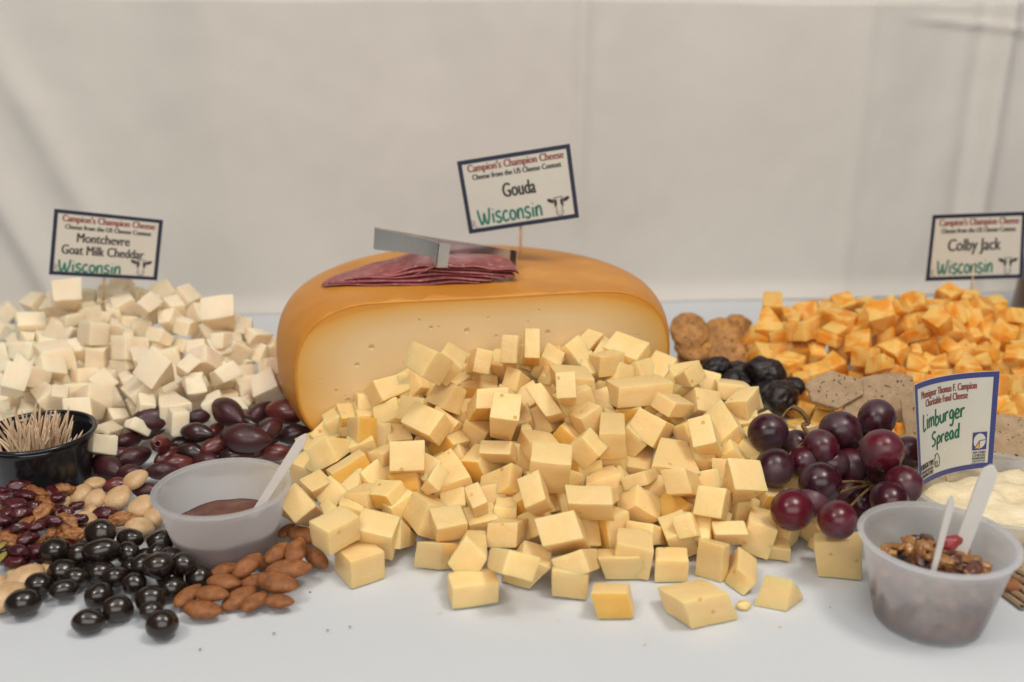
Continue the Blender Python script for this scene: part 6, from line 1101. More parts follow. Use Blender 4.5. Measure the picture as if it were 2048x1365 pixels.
def stick(name, p0, p1, w0, w1, th, mat, label, cat, up=(0, -1, 0.4), rounded=True):
    p0, p1 = Vector(p0), Vector(p1); d = (p1 - p0).normalized(); side = d.cross(Vector(up)).normalized(); nn = side.cross(d)
    bm = bmesh.new(); prof = []
    n_ = 18
    for k in range(n_ + 1):
        f = k / n_; w = w0 + (w1 - w0) * f
        if rounded and f > 0.86: w *= math.sqrt(max(0.02, 1 - ((f - 0.86) / 0.14) ** 2))
        c = p0 + (p1 - p0) * f
        prof.append([bm.verts.new(c + side * sx * w / 2 + nn * sy * th / 2) for sx, sy in ((-1, -1), (1, -1), (1, 1), (-1, 1))])
    for A, B in zip(prof, prof[1:]):
        for q in range(4): bm.faces.new((A[q], A[(q + 1) % 4], B[(q + 1) % 4], B[q]))
    bm.faces.new(prof[0][::-1]); bm.faces.new(prof[-1]); bmesh.ops.recalc_face_normals(bm, faces=bm.faces)
    return tag(build(name, bm, mat, origin=p0), label, cat)
(LX, LY, LR0, LR1, LH), (RX, RY, RR0, RR1, RH), (KX, KY, KR0, KR1, KH) = [[-16.15, 50.46, 2.6, 3.6, 4.1], [21.02, 43.88, 2.6, 3.6, 4.6], [-30.2, 58.76, 2.7, 3.35, 3.9]]
cup('sauce_cup', LX, LY, LR0, LR1, LH, M['cup'], 'frosted plastic cup of brown jam between the almonds and olives')
liquid('brown_jam', LX, LY, 2.98, 1.85, M['jam'], 'brown jam filling the bottom of the frosted cup', 0.10, 3, 0.05, r0=2.55)
stick('spoon_handle', [-14.55, 50.26, 2.28], [-11.34, 50.76, 7.14], 0.42, 0.55, 0.10, M['spoon'], 'white plastic spoon standing in the brown jam', 'spoon')
cup('relish_cup', RX, RY, RR0, RR1, RH, M['cup'], 'frosted plastic cup of nutty relish in front of the spread tub')
liquid('relish_syrup', RX, RY, 2.80, 2.0, M['granola_dark'], 'dark syrupy relish at the bottom of the frosted cup', 0.14, 8, 0.0, r0=2.38)
rr_ = random.Random(11); nb = 0
GB = []
for k in range(170):
    a = rr_.uniform(0, 2 * math.pi); rad_ = 2.72 * math.sqrt(rr_.random()); hump = 2.45 + 0.95 * gauss(rad_ - 0.3, 2.0)
    x = RX + rad_ * math.cos(a); y = RY + rad_ * math.sin(a); z = hump + rr_.uniform(-0.25, 0.35)
    if k >= 96:      # pieces pressed against the wall, seen through the cup
        z = rr_.uniform(0.45, 2.2); rad_ = 2.6 + 1.0 * max(0, (z - 0.1) / 4.35) ** 0.92 - 0.09 - 0.30
        a = rr_.uniform(math.pi * 0.85, math.pi * 2.15); x = RX + rad_ * math.cos(a); y = RY + rad_ * math.sin(a)
    s = rr_.uniform(0.22, 0.42) * (0.62 if k >= 96 else 1); ax = (rr_.uniform(-1, 1), rr_.uniform(-1, 1), rr_.uniform(-.5, .5))
    kind = rr_.random(); mt = M['granola'] if kind < 0.66 else (M['granola_dark'] if kind < 0.97 else M['redbit'])
    qv = Vector((k * 2.7, 1, 0))
    o = build('relish_piece', ellipsoid((x, y, z), ax, (s * rr_.uniform(0.9, 1.7), s, s * rr_.uniform(0.45, 0.8)), 3, lambda p, qv=qv: d_wal(p, qv)), mt, smooth=True, origin=(x, y, z))
    tag(o, ('tan chopped nut piece' if kind < 0.66 else ('dark chopped fruit piece' if kind < 0.97 else 'dull red fruit scrap')) + ' in the frosted relish cup', 'nut piece', 'chopped pieces in the relish cup')
o = build('relish_piece', ellipsoid([21.65, 43.78, 4.32], (1, 0.2, 0.4), (0.55, 0.3, 0.35), 3, lambda p: d_wal(p, Vector((9, 9, 9)))), M['redbit'], smooth=True, origin=[21.65, 43.78, 4.32])
tag(o, 'bright red fruit piece between the two sticks in the relish cup', 'fruit piece')
stick('spoon_handle', [20.39, 42.68, 2.92], [21.11, 43.28, 7.14], 0.22, 0.36, 0.14, M['spoon'], 'thin white plastic stick standing in the relish cup', 'spoon')
stick('spoon_handle', [22.26, 44.18, 3.28], [23.73, 45.08, 7.93], 0.72, 0.85, 0.12, M['spoon'], 'wide white plastic paddle standing in the relish cup', 'spoon')
cup('toothpick_cup', KX, KY, KR0, KR1, KH, M['blackcup'], 'glossy black plastic cup packed with wooden toothpicks', lip=0.22)
rk = random.Random(4)
def toothpick(p0, p1, k):
    p0, p1 = Vector(p0), Vector(p1)
    bm = tube([p0, p0.lerp(p1, .1), p0.lerp(p1, .86), p0.lerp(p1, .95), p1], [0.02, 0.07, 0.075, 0.05, 0.01], 7)
    return tag(build('toothpick', bm, M['wood'], smooth=True, origin=p0), 'pale pointed wooden toothpick standing in the black cup', 'toothpick', 'toothpicks in the black cup')
for k in range(110):
    a = rk.uniform(0, 2 * math.pi); q = math.sqrt(rk.random())
    bx = KX - 0.75 + 1.55 * q * math.cos(a); by = KY + 1.9 * q * math.sin(a)
    lean = rk.gauss(0.30, 0.22) if k % 5 else rk.gauss(-0.55, .25); ly = rk.gauss(-0.06, 0.14)
    L = rk.uniform(4.3, 5.0); d = Vector((lean, ly, 1)).normalized()
    p1 = Vector((bx, by, 0.3)) + d * L
    dx, dy = p1.x - KX, p1.y - KY; rr2 = math.hypot(dx, dy)
    if rr2 > KR1 - 0.3: p1.x = KX + dx * (KR1 - 0.3) / rr2; p1.y = KY + dy * (KR1 - 0.3) / rr2
    if p1.x > KX + 1.5: p1.x -= 1.0
    toothpick((bx, by, 0.3), p1, k)
for k in range(6):
    bx = KX + 0.9 + 0.15 * k; by = KY - 1.6 + 0.12 * k
    toothpick((bx - .9, by + .2, 0.4), (KX + 1.75 + 0.2 * k, KY - 1.75 + 0.42 * k, 3.35 + 0.09 * k), k)

# ------------------------------------------------------------------ tub of spread
TX, TY, TR, THh = 28.8, 53.4, 5.2, 2.5
t = empty('spread_tub', (TX, TY, 0)); tag(t, 'shallow clear round tub behind the relish cup', 'tub')
pr = [(0.01, 0.0), (TR * 0.86, 0.0), (TR * 0.90, 0.1), (TR * 0.97, THh - 0.3), (TR * 0.97, THh - 0.05), (TR * 1.03, THh), (TR * 1.03, THh + 0.08), (TR * 0.94, THh + 0.08), (TR * 0.94, THh - 0.3), (TR * 0.88, 0.12), (0.01, 0.12)]
bm, rings = lathe(pr, TX, TY, 80); bmesh.ops.remove_doubles(bm, verts=bm.verts, dist=0.02); bmesh.ops.recalc_face_normals(bm, faces=bm.faces)
build('body', bm, M['tub'], t, smooth=False)
bm = bmesh.new()
o = liquid('cheese_spread', TX, TY, TR * 0.925, 1.75, M['spread'], 'creamy pale limburger spread heaped in the clear tub', 0.20, 5, 0.35, z0=0.16, r0=TR * 0.86); o['category'] = 'cheese spread'

# ------------------------------------------------------------------ crackers, cookies, wafers
CRK = [([[20.48, 65.46, 4.67], [21.29, 65.95, 5.01], [22.52, 66.4, 5.29], [24.65, 65.84, 4.71], [24.43, 64.97, 4.03], [22.44, 63.93, 3.33], [20.69, 64.3, 3.74]], [0.05, -0.621, 0.782]), ([[24.32, 66.14, 4.75], [25.59, 66.52, 4.95], [27.53, 66.8, 4.96], [28.45, 66.71, 4.73], [28.39, 65.39, 3.42], [26.88, 63.54, 1.79], [22.75, 63.02, 1.86], [22.71, 64.11, 2.96]], [0.101, -0.704, 0.704]), ([[26.65, 64.07, 3.94], [27.99, 64.29, 4.88], [28.54, 61.74, 1.98], [26.72, 62.1, 1.52]], [-0.298, -0.745, 0.596]), ([[31.24, 61.62, 3.76], [32.88, 61.96, 3.84], [34.92, 61.61, 3.55], [33.61, 58.51, 2.07], [29.72, 58.43, 2.25]], [0.05, -0.447, 0.893]), ([[24.54, 59.22, 3.36], [26.83, 60.02, 3.51], [26.25, 57.92, 1.58], [24.54, 57.69, 1.83]], [0.198, -0.693, 0.693]), ([[19.15, 61.38, 2.78], [20.57, 61.81, 3.11], [20.99, 60.71, 2.28], [19.13, 60.53, 2.15]], [0.0, -0.6, 0.8])]
CL = ['seven sided seeded cracker lying on top beside the prunes', 'broad seeded cracker leaning behind the grapes', 'seeded cracker fragment tucked behind the handwritten card', 'seeded cracker at the frame edge behind the spread tub', 'seeded cracker piece low between grapes and card', 'small seeded cracker shard under the grape stem']
for i, (poly, nrm) in enumerate(CRK):
    nrm = Vector(nrm).normalized(); P = [Vector(p) for p in poly]; n_ = len(P); P2 = []
    rc = random.Random(i + 3)
    for k in range(n_):
        a, b2 = P[k], P[(k + 1) % n_]
        for q in range(5): P2.append(a.lerp(b2, q / 5) + Vector((rc.uniform(-1, 1), rc.uniform(-1, 1), 0)) * 0.05)
    c = sum(P2, Vector()) / len(P2); th_ = 0.32
    bm = bmesh.new(); rings = []
    for k_, h_ in ((0.0, -th_), (0.97, -th_), (1.0, -th_ * 0.6), (1.0, -th_ * 0.3), (0.965, 0.0), (0.65, 0.02), (0.3, 0.03), (0.0, 0.03)):
        if k_ == 0: rings.append(bm.verts.new(c + nrm * h_)); continue
        rings.append([bm.verts.new(c + (p - c) * k_ + nrm * (h_ + 0.05 * noise.noise(p * 1.5))) for p in P2])
    for A, B in zip(rings, rings[1:]):
        m_ = len(P2)
        for q in range(m_):
            if not isinstance(A, list): bm.faces.new((A, B[q], B[(q + 1) % m_]))
            elif not isinstance(B, list): bm.faces.new((A[q], A[(q + 1) % m_], B))
            else: bm.faces.new((A[q], A[(q + 1) % m_], B[(q + 1) % m_], B[q]))
    bmesh.ops.recalc_face_normals(bm, faces=bm.faces)
    tag(build('seeded_cracker', bm, M['cracker'], origin=c), CL[i], 'cracker', 'seeded crackers around the grapes')
CK = [([15.07, 80.99, 3.6], (0.1, -0.75, 0.65), 1.68), ([15.39, 80.29, 2.4], (0.05, -0.4, 0.9), 1.67), ([18.04, 81.47, 3.0], (0.05, -0.7, 0.7), 1.74), ([17.57, 76.97, 2.6], (-0.1, -0.85, 0.5), 1.61), ([20.2, 84.86, 2.2], (0.3, -0.75, 0.6), 1.76), ([21.16, 78.61, 3.0], (0.05, -0.35, 0.93), 1.91), ([15.91, 80.47, 1.4], (0.1, -0.5, 0.85), 1.87), ([20.05, 81.45, 1.2], (0.0, -0.3, 0.95), 1.99)]
CKL = ['round brown cookie leaning on the wheel rind, topmost', 'round brown cookie under the topmost one beside the wheel', 'round brown cookie in the middle of the cookie row', 'round brown cookie standing just behind the prunes', 'round brown cookie furthest back in the cookie row', 'round brown cookie beneath the first orange cheese chunks', 'round brown cookie low beside the wheel and gouda', 'round brown cookie lying under the middle one']
for i, (c, nrm, r) in enumerate(CK):
    c = Vector(c); A = Vector(nrm).normalized(); B = A.orthogonal().normalized(); Cc_ = A.cross(B)
    bm = bmesh.new(); seg = 40; rings = []
    for f, h_ in ((0.0, -0.3), (0.9, -0.3), (1.0, -0.15), (1.0, 0.08), (0.9, 0.24), (0.76, 0.22), (0.70, 0.28), (0.45, 0.30), (0.38, 0.22), (0.2, 0.29), (0.0, 0.30)):
        if f == 0: rings.append(bm.verts.new(c + A * h_)); continue
        ring = []
        for k in range(seg):
            a = 2 * math.pi * k / seg; rad_ = r * f * (1 + 0.02 * math.sin(a * 11))
            hh = h_ + (0.05 * math.sin(a * 8) if 0.3 < f < 0.85 and h_ > 0 else 0)
            p = c + (B * math.cos(a) + Cc_ * math.sin(a)) * rad_ + A * hh
            ring.append(bm.verts.new(p + A * 0.04 * noise.noise(p * 2)))
        rings.append(ring)
    for X, Y in zip(rings, rings[1:]):
        for q in range(seg):
            if not isinstance(X, list): bm.faces.new((X, Y[q], Y[(q + 1) % seg]))
            elif not isinstance(Y, list): bm.faces.new((X[q], X[(q + 1) % seg], Y))
            else: bm.faces.new((X[q], X[(q + 1) % seg], Y[(q + 1) % seg], Y[q]))
    bmesh.ops.recalc_face_normals(bm, faces=bm.faces)
    tag(build('round_cookie', bm, M['cookie'], smooth=True, origin=c), CKL[i], 'cookie', 'round brown cookies beside the wheel')
for k in range(5):   # thin crisp edges showing beside the relish cup
    c = Vector((28.0 + 0.15 * k, 47.0 + 0.1 * k, 0.17 + 0.30 * k)); bm = bmesh.new()
    bmesh.ops.create_cube(bm, size=1.0, matrix=Matrix.Translation(c) @ Matrix.Rotation(0.25 + 0.05 * k, 4, 'Z') @ Matrix.Diagonal((5.0, 4.0, 0.24, 1)))
    bmesh.ops.bevel(bm, geom=bm.edges[:], offset=0.06, segments=2, affect='EDGES')
    tag(build('flat_cracker', bm, M['cracker'], origin=c), f"thin flat cracker in the stack beside the relish cup, {ORD[k]} from the bottom", 'cracker', 'stack of thin crackers by the relish cup')
bm, rings = lathe([(0.01, 0), (4.3, 0.0), (4.5, 0.3), (4.2, 4.0), (3.6, 8.0), (3.3, 8.8), (0.01, 9.0)], 55.6, 97.5, 48)
tag(build('brown_container', bm, M['amber'], smooth=True, origin=(55.6, 97.5, 0)), 'dark brown tapered container behind the orange cheese heap', 'container')

# ------------------------------------------------------------------ salami slices on the wheel
SAL = [([-13.54, 68.94, 0.0], [-2.3, 69.61, 0.0], 0.02, 4.4, 0.0), ([-13.12, 69.01, 0.0], [-1.46, 69.71, 0.0], 0.27, 4.4, 1.0), ([-12.41, 69.25, 0.0], [-0.48, 69.97, 0.0], 0.52, 4.2, 2.2), ([-11.57, 69.35, 0.0], [0.22, 70.06, 0.0], 0.75, 4.2, 3.4), ([-10.17, 69.64, 0.0], [0.5, 70.28, 0.0], 0.98, 4.0, 4.3), ([-7.22, 69.62, 0.0], [0.5, 70.08, 0.0], 1.15, 3.4, 5.0)]
for i, (a0, a1, z0, wdt, ph) in enumerate(SAL):
    A0, A1 = Vector(a0), Vector(a1); d = (A1 - A0); L = d.length; d.normalize(); bk = Vector((-d.y, d.x, 0)); nA, nB = 44, 9
    top_, bot_ = [], []
    bm = bmesh.new()
    def z_at(x, y, s):
        r = math.hypot(x - CW.x, y - CW.y); fall = 0
        if r > RW - 3.6: fall = ((r - (RW - 3.6)) / 3.6) ** 2 * 1.5
        return HW + 0.10 * (1 - (r / RW) ** 2) - fall
    for ia in range(nA + 1):
        f = ia / nA; env = max(0.02, 1 - abs(2 * f - 1) ** 2.6) ** 0.5
        rt_, rb_ = [], []
        for ib in range(nB + 1):
            g_ = ib / nB; p = A0 + d * (L * f) + bk * (wdt * env * g_ - 0.15 * env + 0.18 * noise.noise(Vector((f * 5, i * 3.3, 1))))
            hump = 0.22 * math.sin(f * 9 + ph + g_ * 1.6) + 0.14 * math.sin(f * 17 + ph * 2.1) + 0.25 * noise.noise(Vector((f * 4, g_ * 2, i * 2.2)))
            hump *= 0.25 + 0.75 * env
            z = z_at(p.x, p.y, 0) + 0.03 + z0 * (0.35 + 0.65 * env) + hump * (0.26 + 0.07 * i) + 0.22 * g_ * env
            edge_ = min(g_, 1) ; tk = 0.20 * min(1, 0.35 + 2.2 * g_ * (1 - g_) * 2) * (0.4 + 0.6 * env)
            rt_.append(bm.verts.new((p.x, p.y, z + tk / 2 + 0.05))); rb_.append(bm.verts.new((p.x, p.y, z - tk / 2 + 0.05)))
        top_.append(rt_); bot_.append(rb_)
    for ia in range(nA):
        for ib in range(nB):
            bm.faces.new((top_[ia][ib], top_[ia + 1][ib], top_[ia + 1][ib + 1], top_[ia][ib + 1])); bm.faces.new((bot_[ia][ib], bot_[ia][ib + 1], bot_[ia + 1][ib + 1], bot_[ia + 1][ib]))
        for ib in (0, nB): bm.faces.new((top_[ia][ib], bot_[ia][ib], bot_[ia + 1][ib], top_[ia + 1][ib]))
    for ia in (0, nA):
        for ib in range(nB): bm.faces.new((top_[ia][ib], top_[ia][ib + 1], bot_[ia][ib + 1], bot_[ia][ib]))
    bmesh.ops.recalc_face_normals(bm, faces=bm.faces)
    tag(build('salami_slice', bm, M['salami'], smooth=True), f"folded thin salami slice on the wheel, {ORD[i]} from the bottom of its stack", 'salami', 'folded salami slices on the wheel')

# ------------------------------------------------------------------ tongs
TG = {'base': [-8.15, 71.0, 12.14], 'front_top': [[-9.86, 72.0, 14.3], [-8.05, 70.8, 14.18], [-6.16, 69.55, 14.05], [-5.3, 68.95, 13.96], [-5.08, 68.8, 13.89]], 'front_bot': [[-10.03, 72.0, 12.7], [-8.1, 70.8, 12.78], [-6.22, 69.55, 12.85], [-5.51, 68.95, 12.78], [-5.33, 68.8, 12.12]], 'rear_top': [[-9.91, 72.9, 14.12], [-6.13, 73.5, 13.31], [-2.79, 74.1, 12.65], [-0.15, 74.5, 12.13]], 'rear_bot': [[-10.05, 72.9, 12.57], [-6.17, 73.5, 11.9], [-2.81, 74.1, 11.29], [-0.23, 74.5, 10.8]], 'bend_top': [[-9.86, 72.0, 14.3], [-10.05, 72.2, 14.3], [-10.12, 72.7, 14.2], [-9.91, 72.9, 14.12]], 'bend_bot': [[-10.03, 72.0, 12.7], [-10.21, 72.2, 12.69], [-10.28, 72.7, 12.58], [-10.05, 72.9, 12.57]], 'tip': [[-5.08, 68.8, 13.89], [-4.25, 68.9, 13.76], [-4.49, 68.9, 12.1], [-5.33, 68.8, 12.12]], 'rtip_a': [[-0.15, 74.5, 12.13], [0.3, 74.2, 12.12], [0.45, 73.4, 12.23]], 'rtip_b': [[-0.23, 74.5, 10.8], [0.23, 74.2, 10.76], [0.38, 73.4, 10.88]]}
tongs = empty('tongs', TG['base']); tag(tongs, 'small stainless steel tongs with toothed tips lying on the salami', 'tongs')
def plate(name, loop_top, loop_bot, th_=0.15, bump_=None):
    """strip between an upper and a lower edge polyline"""
    bm = bmesh.new(); T_ = [bm.verts.new(p) for p in loop_top]; B_ = [bm.verts.new(p) for p in loop_bot]
    for k in range(len(T_) - 1): bm.faces.new((T_[k], T_[k + 1], B_[k + 1], B_[k]))
    bmesh.ops.recalc_face_normals(bm, faces=bm.faces)
    bmesh.ops.solidify(bm, geom=bm.faces[:], thickness=th_)
    bmesh.ops.recalc_face_normals(bm, faces=bm.faces)
    sharpen(bm)
    return build(name, bm, M['steel'], tongs)
plate('arm', TG['front_top'], TG['front_bot']); plate('arm', TG['rear_top'], TG['rear_bot'])
plate('spring_bend', TG['bend_top'], TG['bend_bot'])
tp = [Vector(p) for p in TG['tip']]   # tl, tr, br, bl
P = [tp[0]]; nt_ = 7
outer = []
for k in range(nt_ * 2 + 1):
    f = k / (nt_ * 2); p = tp[1].lerp(tp[2], f); inn = (tp[0].lerp(tp[3], f) - p).normalized()
    outer.append(p + inn * (0.15 if k % 2 else 0.0))
inner_ = [tp[0].lerp(tp[3], k / (nt_ * 2)) for k in range(nt_ * 2 + 1)]
plate('toothed_tip', outer, inner_, 0.09); plate('toothed_tip', TG['rtip_a'], TG['rtip_b'], 0.09)

# ------------------------------------------------------------------ cards with print
def text_poly(body, offset=0.0):
    cu = bpy.data.curves.new('t', 'FONT'); cu.body = body; cu.offset = offset; cu.resolution_u = 3
    ob = bpy.data.objects.new('t', cu); col.objects.link(ob); bpy.context.view_layer.update()
    me = bpy.data.meshes.new_from_object(ob.evaluated_get(bpy.context.evaluated_depsgraph_get()))
    V = [tuple(v.co[:2]) for v in me.vertices]; Fc = [tuple(p.vertices) for p in me.polygons]
    bpy.data.objects.remove(ob); bpy.data.curves.remove(cu); bpy.data.meshes.remove(me)
    x0 = min(v[0] for v in V); x1 = max(v[0] for v in V)
    return [((v[0] - x0) / (x1 - x0), v[1] / 0.73) for v in V], Fc, (x1 - x0) / 0.73
GL = {  # hand lettering, strokes on a unit height
 'W': (0.95, [[(0, .95), (.08, .35), (.2, 0), (.36, .25), (.44, .7), (.5, .2), (.64, 0), (.8, .5), (.86, 1)]]),
 'i': (0.22, [[(.1, .62), (.08, .3), (.1, 0)], [(.1, .84), (.13, .88)]]),
 's': (0.48, [[(.40, .62), (.22, .70), (.06, .56), (.14, .38), (.34, .28), (.38, .10), (.2, -.02), (.02, .10)]]),
 'c': (0.46, [[(.40, .58), (.22, .66), (.05, .45), (.04, .18), (.2, .0), (.42, .12)]]),
 'o': (0.50, [[(.24, .66), (.07, .5), (.05, .2), (.2, .02), (.38, .12), (.42, .42), (.24, .66)]]),
 'n': (0.52, [[(.06, .64), (.05, .3), (.06, 0), (.08, .35), (.2, .62), (.36, .62), (.42, .35), (.42, 0)]]),
 'L': (0.42, [[(.08, 1), (.03, .5), (.04, .02), (.2, .0), (.36, .10)]]),
 'm': (0.74, [[(.05, .6), (.05, 0), (.08, .4), (.2, .58), (.32, .5), (.33, 0), (.36, .4), (.5, .58), (.62, .48), (.64, 0)]]),
 'b': (0.48, [[(.08, 1), (.06, .5), (.06, 0), (.24, -.02), (.4, .16), (.36, .42), (.2, .5), (.07, .34)]]),
 'u': (0.48, [[(.05, .56), (.06, .16), (.2, 0), (.36, .14), (.40, .56), (.40, .1), (.46, .02)]]),
 'r': (0.40, [[(.06, .58), (.06, 0), (.08, .36), (.2, .56), (.36, .52)]]),
 'g': (0.48, [[(.38, .52), (.2, .6), (.05, .4), (.1, .14), (.3, .14), (.38, .5), (.38, -.1), (.28, -.38), (.06, -.3)]]),
 'e': (0.44, [[(.05, .28), (.3, .32), (.36, .48), (.2, .6), (.05, .4), (.06, .12), (.2, .0), (.40, .1)]]),
 'S': (0.56, [[(.50, .92), (.3, 1.0), (.08, .84), (.12, .6), (.38, .42), (.42, .16), (.2, .0), (.02, .08)]]),
 'p': (0.48, [[(.08, .56), (.07, .1), (.06, -.42), (.08, .3), (.24, .58), (.40, .44), (.36, .14), (.1, .06)]]),
 'a': (0.50, [[(.38, .52), (.2, .6), (.04, .34), (.12, .04), (.3, .1), (.38, .5), (.38, .1), (.48, .02)]]),
 'd': (0.50, [[(.36, .5), (.2, .56), (.04, .32), (.12, .02), (.3, .08), (.38, .5), (.40, 1.05), (.38, .1), (.46, .0)]])}
def hand(word):
    x = 0; out = []
    for ch in word:
        w, st_ = GL[ch]
        for s_ in st_: out.append([(x + a, b2) for a, b2 in s_])
        x += w + 0.05
    return out, x
class Card:
    def __init__(self, name, corners, label, mat, border, bow=0.0, bw=0.058):
        self.c = [Vector(p) for p in corners]     # tl tr br bl
        self.bow = bow; self.w = (self.c[1] - self.c[0]).length; self.h = (self.c[3] - self.c[0]).length
        n_ = (self.c[1] - self.c[0]).cross(self.c[3] - self.c[0]).normalized()
        if n_.y > 0: n_ = -n_
        self.n = n_; base_ = (self.c[2] + self.c[3]) / 2
        self.t = empty(name, (base_.x, base_.y, base_.z)); tag(self.t, label, 'sign')
        bm = bmesh.new(); n1 = 24; A = [[bm.verts.new(self.at(i / n1, j / 8, o_)) for i in range(n1 + 1) for j in range(9)] for o_ in (0.0, -0.03)]
        for i in range(n1):
            for j in range(8):
                q = [i * 9 + j, (i + 1) * 9 + j, (i + 1) * 9 + j + 1, i * 9 + j + 1]
                bm.faces.new([A[0][k] for k in q]); bm.faces.new([A[1][k] for k in q[::-1]])
        rim_ = [i * 9 for i in range(n1 + 1)] + [n1 * 9 + j for j in range(1, 9)] + [i * 9 + 8 for i in range(n1 - 1, -1, -1)] + [j for j in range(7, 0, -1)]
        for k in range(len(rim_)): a, b2 = rim_[k], rim_[(k + 1) % len(rim_)]; bm.faces.new((A[0][a], A[0][b2], A[1][b2], A[1][a]))
        bmesh.ops.recalc_face_normals(bm, faces=bm.faces)
        self.card = build('card', bm, mat, self.t)
        bu = bw * self.h / self.w
        self.k = 0
        self.frame('border', 0.003, 0.004, 1 - 0.003, 1 - 0.004, bu, bw, border)
    def at(self, u, v, off=0.0):
        c = self.c; p = (c[0] * (1 - u) + c[1] * u) * (1 - v) + (c[3] * (1 - u) + c[2] * u) * v
        return p - self.n * (self.bow * 4 * u * (1 - u)) + self.n * off
    def put(self, name, V, Fc, mat, off=0.012, layers=10 ** 9):
        self.k += 1; bm = bmesh.new(); vs_ = [bm.verts.new(self.at(u, v, off + 0.0015 * self.k + 0.0004 * (i // layers))) for i, (u, v) in enumerate(V)]
        for f in Fc:
            try: bm.faces.new([vs_[q] for q in f])
            except ValueError: pass
        return build(name, bm, mat, self.card)
    def frame(self, name, u0, v0, u1, v1, bu, bv, mat):
        V = []; Fc = []; n_ = 24
        def quad(a, b2, c2, d2, nu):
            for i in range(nu):
                ua, ub = a + (c2 - a) * i / nu, a + (c2 - a) * (i + 1) / nu
                k = len(V); V.extend([(ua, b2), (ub, b2), (ub, d2), (ua, d2)]); Fc.append((k, k + 1, k + 2, k + 3))
        quad(u0, v0, u1, v0 + bv, n_); quad(u0, v1 - bv, u1, v1, n_); quad(u0, v0 + bv, u0 + bu, v1 - bv, 1); quad(u1 - bu, v0 + bv, u1, v1 - bv, 1)
        self.put(name, V, Fc, mat)
    def text(self, body, u0, u1, vbase, hh, mat, offset=0.0, bold=0.055):
        V, Fc, asp = text_poly(body, 0.0)
        n_ = len(V); V2 = []; F2 = []
        for q in range(3):   # three struck copies make the print bold
            sh = (q - 1) * hh * self.h / self.w * bold
            V2 += [(u0 + (u1 - u0) * x + sh, vbase - y * hh) for x, y in V]; F2 += [tuple(k + n_ * q for k in f) for f in Fc]
        self.put('lettering', V2, F2, mat, layers=n_)
    def strokes(self, name, polys, u0, u1, vbase, hh, wx, width, mat, slope=0.0):
        V = []; Fc = []; ar = self.w / self.h; k_ = 0
        for line in polys:
            pts = [Vector((x, y, 0)) for x, y in line]; pts = spline(pts, 4) if len(pts) > 2 else pts
            P = [(u0 + (u1 - u0) * p.x / wx, vbase - p.y * hh + slope * p.x / wx) for p in pts]
            Q = [(u * ar, v) for u, v in P]
            for i, q in enumerate(Q):
                a = Q[max(i - 1, 0)]; b2 = Q[min(i + 1, len(Q) - 1)]; dx, dy = b2[0] - a[0], b2[1] - a[1]; l = math.hypot(dx, dy) or 1
                nx_, ny_ = -dy / l * width / 2, dx / l * width / 2
                V.extend([((q[0] + nx_) / ar, q[1] + ny_), ((q[0] - nx_) / ar, q[1] - ny_)])
                if i: n_ = len(V); Fc.append((n_ - 4, n_ - 3, n_ - 1, n_ - 2))
        self.put(name, V, Fc, mat)
    def poly(self, name, polys, mat):
        V = []; Fc = []
        for p in polys: k = len(V); V.extend(p); Fc.append(tuple(range(k, k + len(p))))
        self.put(name, V, Fc, mat)
    def cow(self, u, v, s):
        a = self.h / self.w
        E_ = lambda cx, cy, rx, ry, rot=0, n_=14: [(u + s * a * (cx + rx * math.cos(t) * math.cos(rot) - ry * math.sin(t) * math.sin(rot)), v + s * (cy + rx * math.cos(t) * math.sin(rot) + ry * math.sin(t) * math.cos(rot))) for t in [2 * math.pi * k / n_ for k in range(n_)]]
        self.poly('cow_emblem', [E_(-.62, -.42, .32, .15, .45), E_(.62, -.42, .32, .15, -.45), E_(-.26, -.2, .13, .32, .12), E_(.26, -.2, .13, .32, -.12), E_(-.12, .52, .05, .04), E_(.12, .52, .05, .04)], M['ink'])
        pl = [[(-.36, -.6), (-.34, -.1), (-.2, .3), (-.3, .5), (-.2, .72), (0, .78), (.2, .72), (.3, .5), (.2, .3), (.34, -.1), (.36, -.6), (0, -.64), (-.36, -.6)]]
        self.strokes('cow_outline', [[((x), -y) for x, y in q] for q in pl], u, u + s * a, v, s, 1.0, 0.012, M['grayink'])
    def stick(self, u, p_end):
        b_ = self.at(u, 0.72, -0.08)
        bm = tube([b_, b_.lerp(Vector(p_end), .5), Vector(p_end)], 0.11, 8); build('toothpick_stick', bm, M['wood'], self.t, smooth=True)
def champion(cd, lines, ubig, vbig, hbig, wis=(0.11, 0.69, 0.895, 0.21)):
    cd.text("Campion's Champion Cheese", 0.085, 0.93, 0.175, 0.105, M['redink'], 0.012)
    cd.text("Cheese from the US Cheese Contest", 0.115, 0.90, 0.285, 0.075, M['ink'], 0.010)
    for (s_, (u0, u1), v_, h_) in zip(lines, ubig, vbig, hbig): cd.text(s_, u0, u1, v_, h_, M['ink'], 0.014, 0.035)
    pl, wx = hand('Wisconsin'); cd.strokes('hand_lettering', pl, wis[0], wis[1], wis[2], wis[3], wx, 0.030, M['teal'])
    cd.strokes('pen_mark', [[(.1, 0), (.12, 1), (.6, .8), (.2, .5), (.6, .3), (.8, 0)]], 0.035, 0.085, 0.935, 0.10, 0.8, 0.010, M['grayink'])
    cd.cow(0.835, 0.79, 0.17)
